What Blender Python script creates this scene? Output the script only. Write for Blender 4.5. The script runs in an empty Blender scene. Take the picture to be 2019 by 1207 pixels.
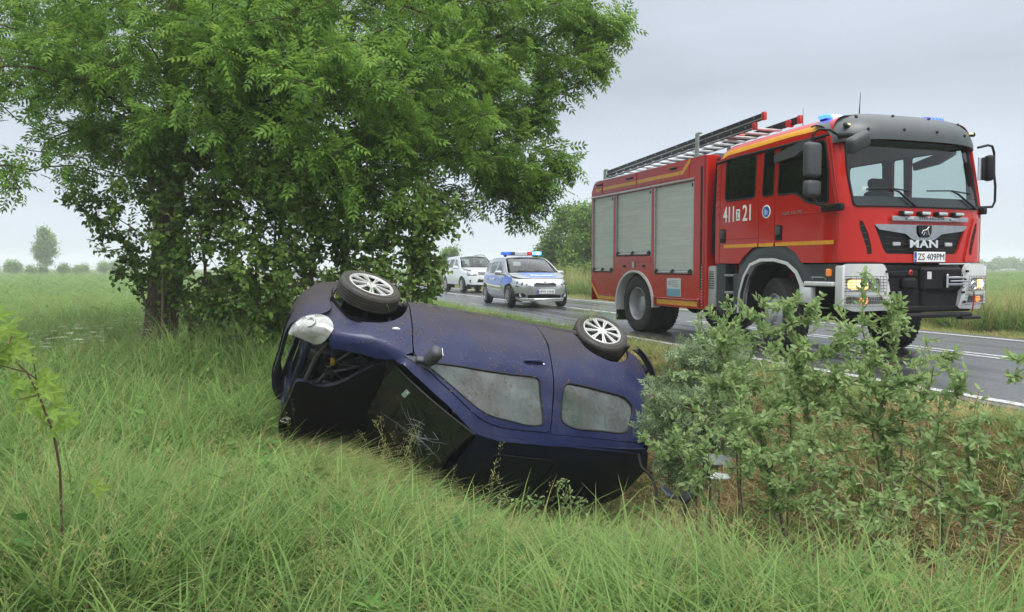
import bpy, bmesh, math, random
import numpy as np
from mathutils import Vector, Matrix, Euler
from mathutils.geometry import delaunay_2d_cdt
random.seed(7)
rng = np.random.default_rng(11)
PI = math.pi
SC = bpy.context.scene
COL = SC.collection

# ------------------------------------------------------------------ camera, sky, sun, exposure
EYE = 1.15                                   # eye height over the road surface (z = 0)
cam_data = bpy.data.cameras.new('camera')
cam = bpy.data.objects.new('camera', cam_data)
COL.objects.link(cam)
cam_data.sensor_width = 36.0
cam_data.lens = 36.0 * 1550.0 / 2019.0
cam_data.clip_start = 0.05
cam_data.clip_end = 5000.0
cam.location = (0, 0, EYE)
cam.rotation_euler = (PI / 2 - math.atan(76.5 / 1550.0), 0, 0)
SC.camera = cam

SUN_EL, SUN_AZ = math.radians(58), math.radians(150)
world = bpy.data.worlds.new('World')
SC.world = world
world.use_nodes = True
wn, wl = world.node_tree.nodes, world.node_tree.links
wn.clear()
w_out = wn.new('ShaderNodeOutputWorld')
w_mix = wn.new('ShaderNodeMixShader'); w_mix.inputs[0].default_value = 0.88
w_nb = wn.new('ShaderNodeBackground'); w_nb.inputs[1].default_value = 0.09
w_sky = wn.new('ShaderNodeTexSky'); w_sky.sky_type = 'NISHITA'; w_sky.sun_disc = False
w_sky.sun_elevation = SUN_EL; w_sky.sun_rotation = SUN_AZ
w_sky.air_density = 1.0; w_sky.dust_density = 4.0
wl.new(w_sky.outputs[0], w_nb.inputs[0])
w_ob = wn.new('ShaderNodeBackground'); w_ob.inputs[1].default_value = 1.0
w_tc = wn.new('ShaderNodeTexCoord')
w_sep = wn.new('ShaderNodeSeparateXYZ'); wl.new(w_tc.outputs['Generated'], w_sep.inputs[0])
w_ramp = wn.new('ShaderNodeValToRGB')
cr = w_ramp.color_ramp
cr.elements[0].position = 0.0; cr.elements[0].color = (0.56, 0.63, 0.71, 1)
cr.elements[1].position = 1.0; cr.elements[1].color = (2.2, 2.25, 2.3, 1)
for p_, c_ in ((0.10, (0.52, 0.58, 0.655, 1)), (0.22, (0.40, 0.44, 0.505, 1)), (0.40, (0.50, 0.55, 0.62, 1)), (0.7, (1.6, 1.65, 1.7, 1))):
    e_ = cr.elements.new(p_); e_.color = c_
wl.new(w_sep.outputs[2], w_ramp.inputs[0])
w_map = wn.new('ShaderNodeMapping'); w_map.inputs['Scale'].default_value = (1.0, 1.0, 3.2)
w_map.inputs['Rotation'].default_value = (0.12, 0.08, 0)
wl.new(w_tc.outputs['Generated'], w_map.inputs[0])
w_no = wn.new('ShaderNodeTexNoise'); w_no.inputs['Scale'].default_value = 1.7
w_no.inputs['Detail'].default_value = 5; w_no.inputs['Roughness'].default_value = 0.52
wl.new(w_map.outputs[0], w_no.inputs['Vector'])
w_mr = wn.new('ShaderNodeMapRange')
w_mr.inputs[1].default_value = 0.33; w_mr.inputs[2].default_value = 0.67
w_mr.inputs[3].default_value = 0.87; w_mr.inputs[4].default_value = 1.17
wl.new(w_no.outputs[0], w_mr.inputs[0])
w_mul = wn.new('ShaderNodeVectorMath'); w_mul.operation = 'SCALE'
wl.new(w_ramp.outputs[0], w_mul.inputs[0]); wl.new(w_mr.outputs[0], w_mul.inputs['Scale'])
wl.new(w_mul.outputs[0], w_ob.inputs[0])
wl.new(w_nb.outputs[0], w_mix.inputs[1]); wl.new(w_ob.outputs[0], w_mix.inputs[2])
wl.new(w_mix.outputs[0], w_out.inputs[0])

sun_data = bpy.data.lights.new('sun', 'SUN')
sun_data.energy = 1.5
sun_data.angle = math.radians(22)
sun_data.color = (1.0, 0.97, 0.93)
sun = bpy.data.objects.new('sun', sun_data)
COL.objects.link(sun)
sun.rotation_euler = (PI / 2 - SUN_EL, 0, PI - SUN_AZ)
SC.view_settings.view_transform = 'Standard'
SC.view_settings.look = 'None'
SC.view_settings.gamma = 1.0
SC.view_settings.use_curve_mapping = False
SC.view_settings.exposure = 0.50
SC.cycles.use_denoising = True
SC.cycles.max_bounces = 7
SC.cycles.diffuse_bounces = 3
SC.cycles.glossy_bounces = 4
SC.cycles.transmission_bounces = 5
SC.cycles.transparent_max_bounces = 12
SC.cycles.volume_bounces = 1

# ------------------------------------------------------------------ road frame
RA = math.atan((455 - 1009.5) / 1550.0)
DV = Vector((math.sin(RA), math.cos(RA), 0))          # away along the road
NV = Vector((math.cos(RA), -math.sin(RA), 0))         # across, towards the far side
HEAD = math.atan2(-DV.y, -DV.x)                       # heading of oncoming vehicles
def RT(r, t, z=0.0):
    v = DV * r + NV * t
    return Vector((v.x, v.y, z))

def sst(a, b, x):
    k = np.clip((x - a) / (b - a), 0, 1)
    return k * k * (3 - 2 * k)
def ground_z(X, Y):
    X = np.asarray(X, float); Y = np.asarray(Y, float)
    t = NV.x * X + NV.y * Y
    r = DV.x * X + DV.y * Y
    w = 0.18 * np.sin(r * 0.7 + 1.0) + 0.1 * np.sin(r * 1.9)
    dep = 0.84 - 0.35 * sst(12, 18, r)
    nb = 1 - sst(2.0, 4.9, r)
    dep = dep + .14 * np.exp(-((r - 7.4) / 2.2) ** 2)
    z = -0.45 - dep * sst(0.5 + 1.9 * nb + w, 2.7 + .9 * nb + w * .5, t) + (dep + 0.38) * sst(3.75 + w * .3, 5.55, t)
    z = z - 0.36 * sst(12.5, 15.0, t)
    off = 1 - sst(5.2, 5.7, t) * (1 - sst(12.0, 12.6, t))
    z = z + off * (0.035 * np.sin(X * 2.3 + 1.3 * np.sin(Y * 1.7)) + 0.03 * np.sin(Y * 2.9 + X * 0.8) + 0.02 * np.sin(X * 6.1 - Y * 4.7))
    far = sst(30, 120, np.hypot(X, Y))
    z = z + off * far * 0.35 * np.sin(X * 0.021 + 0.5) * np.sin(Y * 0.013 + 1.1)
    return z
def gz(x, y):
    return float(ground_z(x, y))

# ------------------------------------------------------------------ tagging
def tag(o, label=None, cat=None, group=None, kind=None):
    if label: o['label'] = label
    if cat: o['category'] = cat
    if group: o['group'] = group
    if kind: o['kind'] = kind
    return o
def empty(name, loc=(0, 0, 0), rot=(0, 0, 0), label=None, cat=None, group=None):
    o = bpy.data.objects.new(name, None)
    o.empty_display_size = 0.3
    COL.objects.link(o)
    o.location = loc; o.rotation_euler = rot
    return tag(o, label, cat, group)

# ------------------------------------------------------------------ materials
def new_mat(name):
    m = bpy.data.materials.new(name); m.use_nodes = True
    n, l = m.node_tree.nodes, m.node_tree.links
    return m, n, l, n['Principled BSDF']
def setp(b, **k):
    names = dict(rough='Roughness', metal='Metallic', coat='Coat Weight', coatr='Coat Roughness', spec='Specular IOR Level', trans='Transmission Weight', ior='IOR', alpha='Alpha', sheen='Sheen Weight')
    for a, v in k.items(): b.inputs[names[a]].default_value = v
def c4(c): return (c[0], c[1], c[2], 1.0)
def coords(n, l, scale=(1, 1, 1), kind='Object'):
    tc = n.new('ShaderNodeTexCoord'); mp = n.new('ShaderNodeMapping')
    mp.inputs['Scale'].default_value = scale
    l.new(tc.outputs[kind], mp.inputs[0])
    return mp.outputs[0]
def noise(n, l, vec, scale, detail=4, rough=0.55, dist=0.0):
    t = n.new('ShaderNodeTexNoise'); t.inputs['Scale'].default_value = scale
    t.inputs['Detail'].default_value = detail; t.inputs['Roughness'].default_value = rough
    t.inputs['Distortion'].default_value = dist
    if vec is not None: l.new(vec, t.inputs['Vector'])
    return t.outputs[0]
def maprange(n, l, src, a, b, c=0.0, d=1.0):
    t = n.new('ShaderNodeMapRange')
    t.inputs[1].default_value = a; t.inputs[2].default_value = b
    t.inputs[3].default_value = c; t.inputs[4].default_value = d
    l.new(src, t.inputs[0]); return t.outputs[0]
def mixc(n, l, fac, a, b):
    t = n.new('ShaderNodeMix'); t.data_type = 'RGBA'
    for s, v in ((0, fac), (6, a), (7, b)):
        if hasattr(v, 'is_output'): l.new(v, t.inputs[s])
        elif isinstance(v, (int, float)): t.inputs[s].default_value = v
        else: t.inputs[s].default_value = c4(v)
    return t.outputs[2]
def math_(n, l, op, a, b=0.0, clamp=False):
    t = n.new('ShaderNodeMath'); t.operation = op; t.use_clamp = clamp
    for s, v in ((0, a), (1, b)):
        if hasattr(v, 'is_output'): l.new(v, t.inputs[s])
        else: t.inputs[s].default_value = v
    return t.outputs[0]
def bump(n, l, b, h, strength=0.2, dist=0.01):
    t = n.new('ShaderNodeBump'); t.inputs['Strength'].default_value = strength
    t.inputs['Distance'].default_value = dist
    l.new(h, t.inputs['Height']); l.new(t.outputs[0], b.inputs['Normal'])
MATS = {}
def mat(name, col, rough=0.5, metal=0.0, var=0.12, scale=9.0, bmp=0.0, **k):
    """plain surface with gentle procedural variation in colour and gloss"""
    if name in MATS: return MATS[name]
    m, n, l, b = new_mat(name)
    v = coords(n, l)
    f = noise(n, l, v, scale, 5)
    f2 = maprange(n, l, f, 0.3, 0.7)
    lo = [c * (1 - var) for c in col]; hi = [min(1, c * (1 + var)) for c in col]
    l.new(mixc(n, l, f2, lo, hi), b.inputs['Base Color'])
    l.new(maprange(n, l, f, 0.3, 0.7, max(0.03, rough * (1 - var)), min(1, rough * (1 + var))), b.inputs['Roughness'])
    setp(b, metal=metal, **k)
    if bmp: bump(n, l, b, noise(n, l, v, scale * 6, 4), bmp)
    MATS[name] = m
    return m
def dirty(name, col, dust, rough=0.25, coat=0.6, lo=0.5, hi=0.75, scale=3.0, zgrad=None, metal=0.0, fine=0.35):
    """painted metal under a broken film of road dirt; zgrad=(z_clean, z_dirty) in object space"""
    m, n, l, b = new_mat(name)
    v = coords(n, l)
    a = noise(n, l, v, scale, 7, 0.62, 0.3)
    f = noise(n, l, v, scale * 14, 5, 0.7)
    s = math_(n, l, 'ADD', a, math_(n, l, 'MULTIPLY', math_(n, l, 'SUBTRACT', f, 0.5), fine))
    if zgrad:
        sp = n.new('ShaderNodeSeparateXYZ'); l.new(v, sp.inputs[0])
        s = math_(n, l, 'ADD', math_(n, l, 'MULTIPLY', s, .7), maprange(n, l, sp.outputs[2], zgrad[0], zgrad[1], .0, 0.44))
    k = maprange(n, l, s, lo, hi)
    sp_ = maprange(n, l, noise(n, l, v, scale * 24, 6, 0.75, 1.2), .53, .61, 0, .85)
    k = math_(n, l, 'MAXIMUM', k, math_(n, l, 'MULTIPLY', sp_, maprange(n, l, s, lo - .25, hi)))
    l.new(mixc(n, l, k, col, dust), b.inputs['Base Color'])
    l.new(maprange(n, l, k, 0, 1, rough, 0.82), b.inputs['Roughness'])
    l.new(maprange(n, l, k, 0, 1, coat, 0.03), b.inputs['Coat Weight'])
    b.inputs['Coat Roughness'].default_value = 0.06
    setp(b, metal=metal, spec=.25)
    bump(n, l, b, f, 0.05, 0.004)
    return m
def emis(name, col, strength, base=(0.1, 0.1, 0.1)):
    m, n, l, b = new_mat(name)
    b.inputs['Base Color'].default_value = c4(base)
    b.inputs['Emission Color'].default_value = c4(col)
    b.inputs['Emission Strength'].default_value = strength
    setp(b, rough=0.15)
    return m
def glass(name, tint=(0.75, 0.82, 0.8), alpha=0.75, rough=0.02):
    """thin pane: mirror-like sheen by angle over a tinted see-through body"""
    m, n, l, b = new_mat(name)
    n.remove(b)
    o = n['Material Output']
    tr = n.new('ShaderNodeBsdfTransparent'); tr.inputs[0].default_value = c4(tint)
    gl = n.new('ShaderNodeBsdfGlossy'); gl.inputs['Roughness'].default_value = rough
    fr = n.new('ShaderNodeLayerWeight'); fr.inputs[0].default_value = 0.5
    f = math_(n, l, 'ADD', math_(n, l, 'MULTIPLY', math_(n, l, 'POWER', fr.outputs['Facing'], 3.5), .9), 0.05, True)
    mx = n.new('ShaderNodeMixShader')
    l.new(f, mx.inputs[0]); l.new(tr.outputs[0], mx.inputs[1]); l.new(gl.outputs[0], mx.inputs[2])
    l.new(mx.outputs[0], o.inputs[0])
    return m
def foliage(name, dark, light, trans=0.35, rough=0.45, scale=1.2, attr=True, tipc=None):
    m, n, l, b = new_mat(name)
    o = n['Material Output']
    tc = n.new('ShaderNodeNewGeometry')
    nz = noise(n, l, tc.outputs['Position'], scale, 3)
    oi = n.new('ShaderNodeObjectInfo')
    at = n.new('ShaderNodeAttribute'); at.attribute_name = 'tint'
    s = math_(n, l, 'ADD', math_(n, l, 'MULTIPLY', nz, 0.5), math_(n, l, 'MULTIPLY', at.outputs['Fac'], 0.6))
    s = math_(n, l, 'ADD', s, math_(n, l, 'MULTIPLY', oi.outputs['Random'], 0.25))
    k = maprange(n, l, s, 0.33, 0.92)
    colr = mixc(n, l, k, dark, light)
    if tipc is not None:
        ad = n.new('ShaderNodeAttribute'); ad.attribute_name = 'dry'
        colr = mixc(n, l, ad.outputs['Fac'], colr, tipc)
    l.new(colr, b.inputs['Base Color'])
    setp(b, rough=rough, spec=0.12)
    tl = n.new('ShaderNodeBsdfTranslucent')
    hs = n.new('ShaderNodeHueSaturation'); hs.inputs['Value'].default_value = 1.5; hs.inputs['Hue'].default_value = 0.485
    l.new(colr, hs.inputs['Color']); l.new(hs.outputs[0], tl.inputs[0])
    mx = n.new('ShaderNodeMixShader'); mx.inputs[0].default_value = trans
    l.new(b.outputs[0], mx.inputs[1]); l.new(tl.outputs[0], mx.inputs[2])
    l.new(mx.outputs[0], o.inputs[0])
    return m

# ------------------------------------------------------------------ mesh building
def link_mesh(name, me, mats, parent=None, loc=None):
    for m in (mats if isinstance(mats, (list, tuple)) else [mats]): me.materials.append(m)
    o = bpy.data.objects.new(name, me)
    COL.objects.link(o)
    if parent is not None: o.parent = parent
    if loc is not None: o.location = loc
    return o
def np_mesh(name, V, Fq, mats, parent=None, attrs=None, smooth=False, mi=None):
    """fast mesh from arrays; Fq is (n,3) or (n,4)"""
    V = np.asarray(V, np.float32); Fq = np.asarray(Fq, np.int32)
    me = bpy.data.meshes.new(name)
    me.vertices.add(len(V)); me.vertices.foreach_set('co', V.ravel())
    k = Fq.shape[1]
    me.loops.add(Fq.size); me.loops.foreach_set('vertex_index', Fq.ravel())
    me.polygons.add(len(Fq))
    me.polygons.foreach_set('loop_start', np.arange(0, Fq.size, k, dtype=np.int32))
    me.polygons.foreach_set('loop_total', np.full(len(Fq), k, np.int32))
    if mi is not None: me.polygons.foreach_set('material_index', np.asarray(mi, np.int32))
    if smooth: me.polygons.foreach_set('use_smooth', np.ones(len(Fq), bool))
    me.update(calc_edges=True)
    if attrs:
        for a, val in attrs.items():
            at = me.attributes.new(a, 'FLOAT', 'POINT'); at.data.foreach_set('value', np.asarray(val, np.float32))
    return link_mesh(name, me, mats, parent)

class MB:
    def __init__(s): s.v = []; s.f = []; s.mi = []; s.m = 0; s.M = None
    def add(s, vs, fs):
        b = len(s.v)
        if s.M is not None: vs = [s.M @ Vector(p) for p in vs]
        s.v += [tuple(p) for p in vs]
        for f in fs: s.f.append(tuple(b + i for i in f)); s.mi.append(s.m)
        return s
    def bm(s, bm):
        bm.verts.index_update()
        return s.add([v.co.copy() for v in bm.verts], [[v.index for v in f.verts] for f in bm.faces])
    def box(s, c, d, bev=0.0, rot=None, seg=1):
        bm = bmesh.new(); bmesh.ops.create_cube(bm, size=1.0)
        for v in bm.verts: v.co = Vector((v.co.x * d[0], v.co.y * d[1], v.co.z * d[2]))
        if bev: bmesh.ops.bevel(bm, geom=bm.edges[:], offset=min(bev, min(d) * .45), segments=seg, affect='EDGES', profile=0.5)
        R = Euler(rot).to_matrix() if rot else Matrix.Identity(3)
        for v in bm.verts: v.co = R @ v.co + Vector(c)
        s.bm(bm); bm.free(); return s
    def box2(s, a, b, bev=0.0, seg=1):
        a = Vector(a); b = Vector(b)
        return s.box((a + b) / 2, [abs(x) for x in (b - a)], bev, None, seg)
    def tube(s, pts, r, n=8, caps=True):
        pts = [Vector(p) for p in pts]
        rs = r if isinstance(r, (list, tuple)) else [r] * len(pts)
        vs = []; fs = []
        up = None
        for i, p in enumerate(pts):
            t = (pts[min(i + 1, len(pts) - 1)] - pts[max(i - 1, 0)]).normalized()
            if up is None:
                up = Vector((0, 0, 1)) if abs(t.z) < .9 else Vector((1, 0, 0))
            a = t.cross(up).normalized(); b = a.cross(t).normalized(); up = b
            for k in range(n):
                q = 2 * PI * k / n
                vs.append(p + (a * math.cos(q) + b * math.sin(q)) * rs[i])
        for i in range(len(pts) - 1):
            for k in range(n):
                k2 = (k + 1) % n
                fs.append((i * n + k, i * n + k2, (i + 1) * n + k2, (i + 1) * n + k))
        if caps: fs += [tuple(range(n))[::-1], tuple((len(pts) - 1) * n + k for k in range(n))]
        return s.add(vs, fs)
    def cyl(s, a, b, r, n=20, r2=None): return s.tube([a, b], [r, r if r2 is None else r2], n)
    def lathe(s, prof, n=40, axis='Y', c=(0, 0, 0), close=False):
        """prof: (radius, along-axis)"""
        vs = []; fs = []
        for k in range(n):
            q = 2 * PI * k / n
            for (r, h) in prof:
                a, b = r * math.cos(q), r * math.sin(q)
                p = (a, h, b) if axis == 'Y' else ((h, a, b) if axis == 'X' else (a, b, h))
                vs.append(Vector(p) + Vector(c))
        m = len(prof)
        for k in range(n):
            k2 = (k + 1) % n
            for i in range(m - 1 if not close else m):
                i2 = (i + 1) % m
                fs.append((k * m + i, k * m + i2, k2 * m + i2, k2 * m + i))
        return s.add(vs, fs)
    def prism(s, poly, h0, h1, axis='Y'):
        """poly in the plane across the axis"""
        def P(a, b, h): return (a, h, b) if axis == 'Y' else ((h, a, b) if axis == 'X' else (a, b, h))
        n = len(poly)
        vs = [P(a, b, h0) for a, b in poly] + [P(a, b, h1) for a, b in poly]
        fs = [tuple(range(n)), tuple(range(2 * n - 1, n - 1, -1))] + [(i, i + n, (i + 1) % n + n, (i + 1) % n) for i in range(n)]
        return s.add(vs, fs)
    def build(s, name, mats, parent=None, smooth=35, loc=None, rot=None):
        me = bpy.data.meshes.new(name)
        me.from_pydata(s.v, [], s.f)
        me.polygons.foreach_set('material_index', s.mi)
        bm = bmesh.new(); bm.from_mesh(me); bmesh.ops.recalc_face_normals(bm, faces=bm.faces[:]); bm.to_mesh(me); bm.free()
        if smooth:
            me.polygons.foreach_set('use_smooth', [True] * len(me.polygons))
            me.set_sharp_from_angle(angle=math.radians(smooth))
        o = link_mesh(name, me, mats, parent)
        if loc is not None: o.location = loc
        if rot is not None: o.rotation_euler = rot
        return o
def one(name, m, parent, fn, *a, smooth=35, **k):
    mb = MB(); getattr(mb, fn)(*a, **k); return mb.build(name, m, parent, smooth)

def inside(px, py, poly):
    r = False; n = len(poly); j = n - 1
    for i in range(n):
        xi, yi = poly[i]; xj, yj = poly[j]
        if (yi > py) != (yj > py) and px < (xj - xi) * (py - yi) / (yj - yi + 1e-12) + xi: r = not r
        j = i
    return r
def dens(poly, step):
    out = []
    for i, a in enumerate(poly):
        b = poly[(i + 1) % len(poly)]
        L = math.hypot(b[0] - a[0], b[1] - a[1]); k = max(1, int(math.ceil(L / step)))
        for j in range(k): out.append((a[0] + (b[0] - a[0]) * j / k, a[1] + (b[1] - a[1]) * j / k))
    return out
def rnd(poly, rad, seg=4):
    """round the corners of a polygon; rad a number or list"""
    out = []; n = len(poly)
    for i in range(n):
        r = rad[i] if isinstance(rad, (list, tuple)) else rad
        p0, p, p1 = Vector(poly[i - 1]), Vector(poly[i]), Vector(poly[(i + 1) % n])
        a, b = (p0 - p), (p1 - p)
        q = min(r, a.length * .45, b.length * .45)
        if q < 1e-4: out.append(tuple(p)); continue
        A = p + a.normalized() * q; B = p + b.normalized() * q
        for k in range(seg + 1):
            t = k / seg
            out.append(tuple(A * (1 - t) ** 2 + p * 2 * t * (1 - t) + B * t * t))
    return out
def panel(name, outline, fn, m, parent=None, holes=(), step=0.08, thick=0.015, inner=None, both=False, smooth=40):
    """sheet cut to an outline in surface coordinates and laid on the surface fn(u,v)"""
    loops = [dens(outline, step)] + [dens(h, step) for h in holes]
    pts = []; edges = []
    for lp in loops:
        b = len(pts); pts += lp
        edges += [(b + i, b + (i + 1) % len(lp)) for i in range(len(lp))]
    u0 = min(p[0] for p in loops[0]); u1 = max(p[0] for p in loops[0]); v0 = min(p[1] for p in loops[0]); v1 = max(p[1] for p in loops[0])
    B = np.array(pts)
    nu = int((u1 - u0) / step); nv = int((v1 - v0) / step)
    for i in range(1, nu + 1):
        for j in range(1, nv + 1):
            x = u0 + (u1 - u0) * i / (nu + 1); y = v0 + (v1 - v0) * j / (nv + 1)
            if not inside(x, y, loops[0]) or any(inside(x, y, h) for h in loops[1:]): continue
            if np.min((B[:, 0] - x) ** 2 + (B[:, 1] - y) ** 2) < (step * .4) ** 2: continue
            pts.append((x, y))
    vs, es, fs, *_ = delaunay_2d_cdt([Vector(p) for p in pts], edges, [], 0, 1e-6)
    keep = []
    for f in fs:
        cx = sum(vs[i].x for i in f) / 3; cy = sum(vs[i].y for i in f) / 3
        if inside(cx, cy, loops[0]) and not any(inside(cx, cy, h) for h in loops[1:]): keep.append(f)
    bm = bmesh.new()
    bv = [bm.verts.new(fn(p.x, p.y)) for p in vs]
    for f in keep:
        try: bm.faces.new([bv[i] for i in f])
        except ValueError: pass
    for v in [v for v in bm.verts if not v.link_faces]: bm.verts.remove(v)
    bm.normal_update()
    if inner is not None:
        s = sum((f.normal.dot(f.calc_center_median() - Vector(inner)) * f.calc_area() for f in bm.faces))
        if s < 0: bmesh.ops.reverse_faces(bm, faces=bm.faces[:]); bm.normal_update()
    if thick:
        be = [e for e in bm.edges if len(e.link_faces) == 1]
        nv_ = {}
        for e in be:
            for v in e.verts:
                if v not in nv_: nv_[v] = bm.verts.new(v.co - v.normal * thick)
        for e in be:
            a, b = e.verts
            try: bm.faces.new([a, b, nv_[b], nv_[a]])
            except ValueError: pass
        if both:
            pass
    me = bpy.data.meshes.new(name)
    bm.to_mesh(me); bm.free()
    me.polygons.foreach_set('use_smooth', [True] * len(me.polygons))
    me.set_sharp_from_angle(angle=math.radians(smooth))
    return link_mesh(name, me, m, parent)
def circ(cx, cy, r, a0=0, a1=360, n=24, ry=None):
    ry = r if ry is None else ry
    full = abs(a1 - a0) >= 360
    k = n if full else n + 1
    return [(cx + r * math.cos(math.radians(a0 + (a1 - a0) * i / n)), cy + ry * math.sin(math.radians(a0 + (a1 - a0) * i / n))) for i in range(k)]

def lettering(name, text, m, parent, M, w, h, depth=0.004, bold=0.0, space=1.0):
    """text fitted to w x h, centred on the local frame M (x along the line, y up, z out of the surface)"""
    cu = bpy.data.curves.new(name, 'FONT'); cu.body = text
    cu.extrude = 0.01; cu.offset = bold; cu.space_character = space; cu.resolution_u = 3
    ob = bpy.data.objects.new(name, cu); COL.objects.link(ob)
    dg = bpy.context.evaluated_depsgraph_get()
    me = bpy.data.meshes.new_from_object(ob.evaluated_get(dg))
    bpy.data.objects.remove(ob); bpy.data.curves.remove(cu)
    co = np.empty(len(me.vertices) * 3, np.float32); me.vertices.foreach_get('co', co); co = co.reshape(-1, 3)
    mn, mx = co.min(0), co.max(0)
    co = (co - (mn + mx) / 2) / np.maximum(mx - mn, 1e-6) * np.array([w, h, depth])
    R = np.array(M.to_3x3()); T = np.array(M.translation)
    co = co @ R.T + T
    me.vertices.foreach_set('co', co.astype(np.float32).ravel()); me.update()
    me.name = name
    return link_mesh(name, me, m, parent)
def frame(o, x, y):
    """matrix with given origin, x axis and y axis"""
    x = Vector(x).normalized(); y = Vector(y).normalized(); z = x.cross(y).normalized(); y = z.cross(x)
    M = Matrix.Identity(4)
    for i in range(3): M[i][0] = x[i]; M[i][1] = y[i]; M[i][2] = z[i]; M[i][3] = o[i]
    return M

# ------------------------------------------------------------------ shared materials
BLACK = mat('black_plastic', (0.012, 0.013, 0.014), 0.5, spec=.25, bmp=0.05, scale=30)
GREYP = mat('grey_plastic', (0.055, 0.06, 0.065), 0.55, bmp=0.05, scale=20)
RUBBER = mat('tyre_rubber', (0.022, 0.021, 0.020), 0.78, var=0.35, scale=14, bmp=0.15)
RUBBERD = mat('muddy_tyre_rubber', (0.040, 0.036, 0.030), 0.85, var=0.5, scale=7, bmp=0.2)
DARK = mat('dark_underside', (0.012, 0.012, 0.013), 0.8, var=0.4)
CHROME = mat('chrome', (0.62, 0.63, 0.65), 0.16, 1.0, var=0.1)
ALU = mat('aluminium', (0.42, 0.43, 0.44), 0.38, 0.9, var=0.15)
STEELG = mat('grey_steel', (0.23, 0.25, 0.25), 0.42, 0.6, var=0.2)
WHITEP = mat('white_plastic', (0.60, 0.61, 0.60), 0.4, var=0.06)
GLASSC = glass('clear_glass')
GLASSD = glass('darkened_near_glass', (0.12, 0.15, 0.14), 0.97)  # near-side cab panes: dim interior and tree reflection put into the dark tint
# ================================================================== SETTING
def axis(lo, hi, near, n, c=0.0, p=3.2):
    u = np.linspace(-1, 1, n)
    k = np.sinh(u * p) / math.sinh(p)
    return np.where(k < 0, c + (c - lo) * k, c + (hi - c) * k)
tt = np.unique(np.concatenate([axis(-420, 420, 0, 90, 3.0, 4.2), np.linspace(-6, 16, 150)]))
rr = np.unique(np.concatenate([axis(-25, 700, 0, 110, 6.0, 4.5), np.linspace(0, 26, 150)]))
Tg, Rg = np.meshgrid(tt, rr, indexing='ij')
Xg = DV.x * Rg + NV.x * Tg; Yg = DV.y * Rg + NV.y * Tg
Zg = ground_z(Xg, Yg)
Vg = np.stack([Xg, Yg, Zg], -1).reshape(-1, 3)
na, nb = len(tt), len(rr)
ii, jj = np.meshgrid(np.arange(na - 1), np.arange(nb - 1), indexing='ij')
b0 = (ii * nb + jj).ravel()
Fg = np.stack([b0, b0 + nb, b0 + nb + 1, b0 + 1], 1)

gm, n, l, b = new_mat('meadow_ground')
v = coords(n, l)
tcn = n.new('ShaderNodeAttribute'); tcn.attribute_name = 'verge'
soil = mixc(n, l, maprange(n, l, noise(n, l, v, 5, 6), 0.35, 0.65), (0.07, 0.062, 0.034), (0.17, 0.145, 0.075))
green = mixc(n, l, maprange(n, l, noise(n, l, v, 0.35, 5, 0.6), 0.35, 0.65), (0.085, 0.125, 0.040), (0.155, 0.195, 0.078))
green = mixc(n, l, maprange(n, l, noise(n, l, v, 9, 5, 0.7), 0.3, 0.7, 0, 0.6), green, (0.060, 0.085, 0.030))
far = n.new('ShaderNodeAttribute'); far.attribute_name = 'meadow'
k = mixc(n, l, far.outputs['Fac'], soil, green)
dryc = mixc(n, l, maprange(n, l, noise(n, l, v, 12, 6, 0.7), 0.35, 0.65), (0.20, 0.15, 0.07), (0.34, 0.26, 0.13))
k = mixc(n, l, tcn.outputs['Fac'], k, dryc)
l.new(k, b.inputs['Base Color']); setp(b, rough=0.95, spec=0.1)
bump(n, l, b, noise(n, l, v, 22, 5, 0.7), 0.6, 0.03)
Tf = Tg.ravel(); Df = np.hypot(Xg, Yg).ravel()
verge = sst(3.9, 5.0, Tf) * (1 - sst(12.6, 14, Tf))
meadow = sst(9, 20, Df)
ground = np_mesh('ground', Vg, Fg, gm, None, {'verge': verge, 'meadow': meadow}, smooth=True)
tag(ground, 'grassy meadow ground with a ditch and road embankment', kind='structure')

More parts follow.
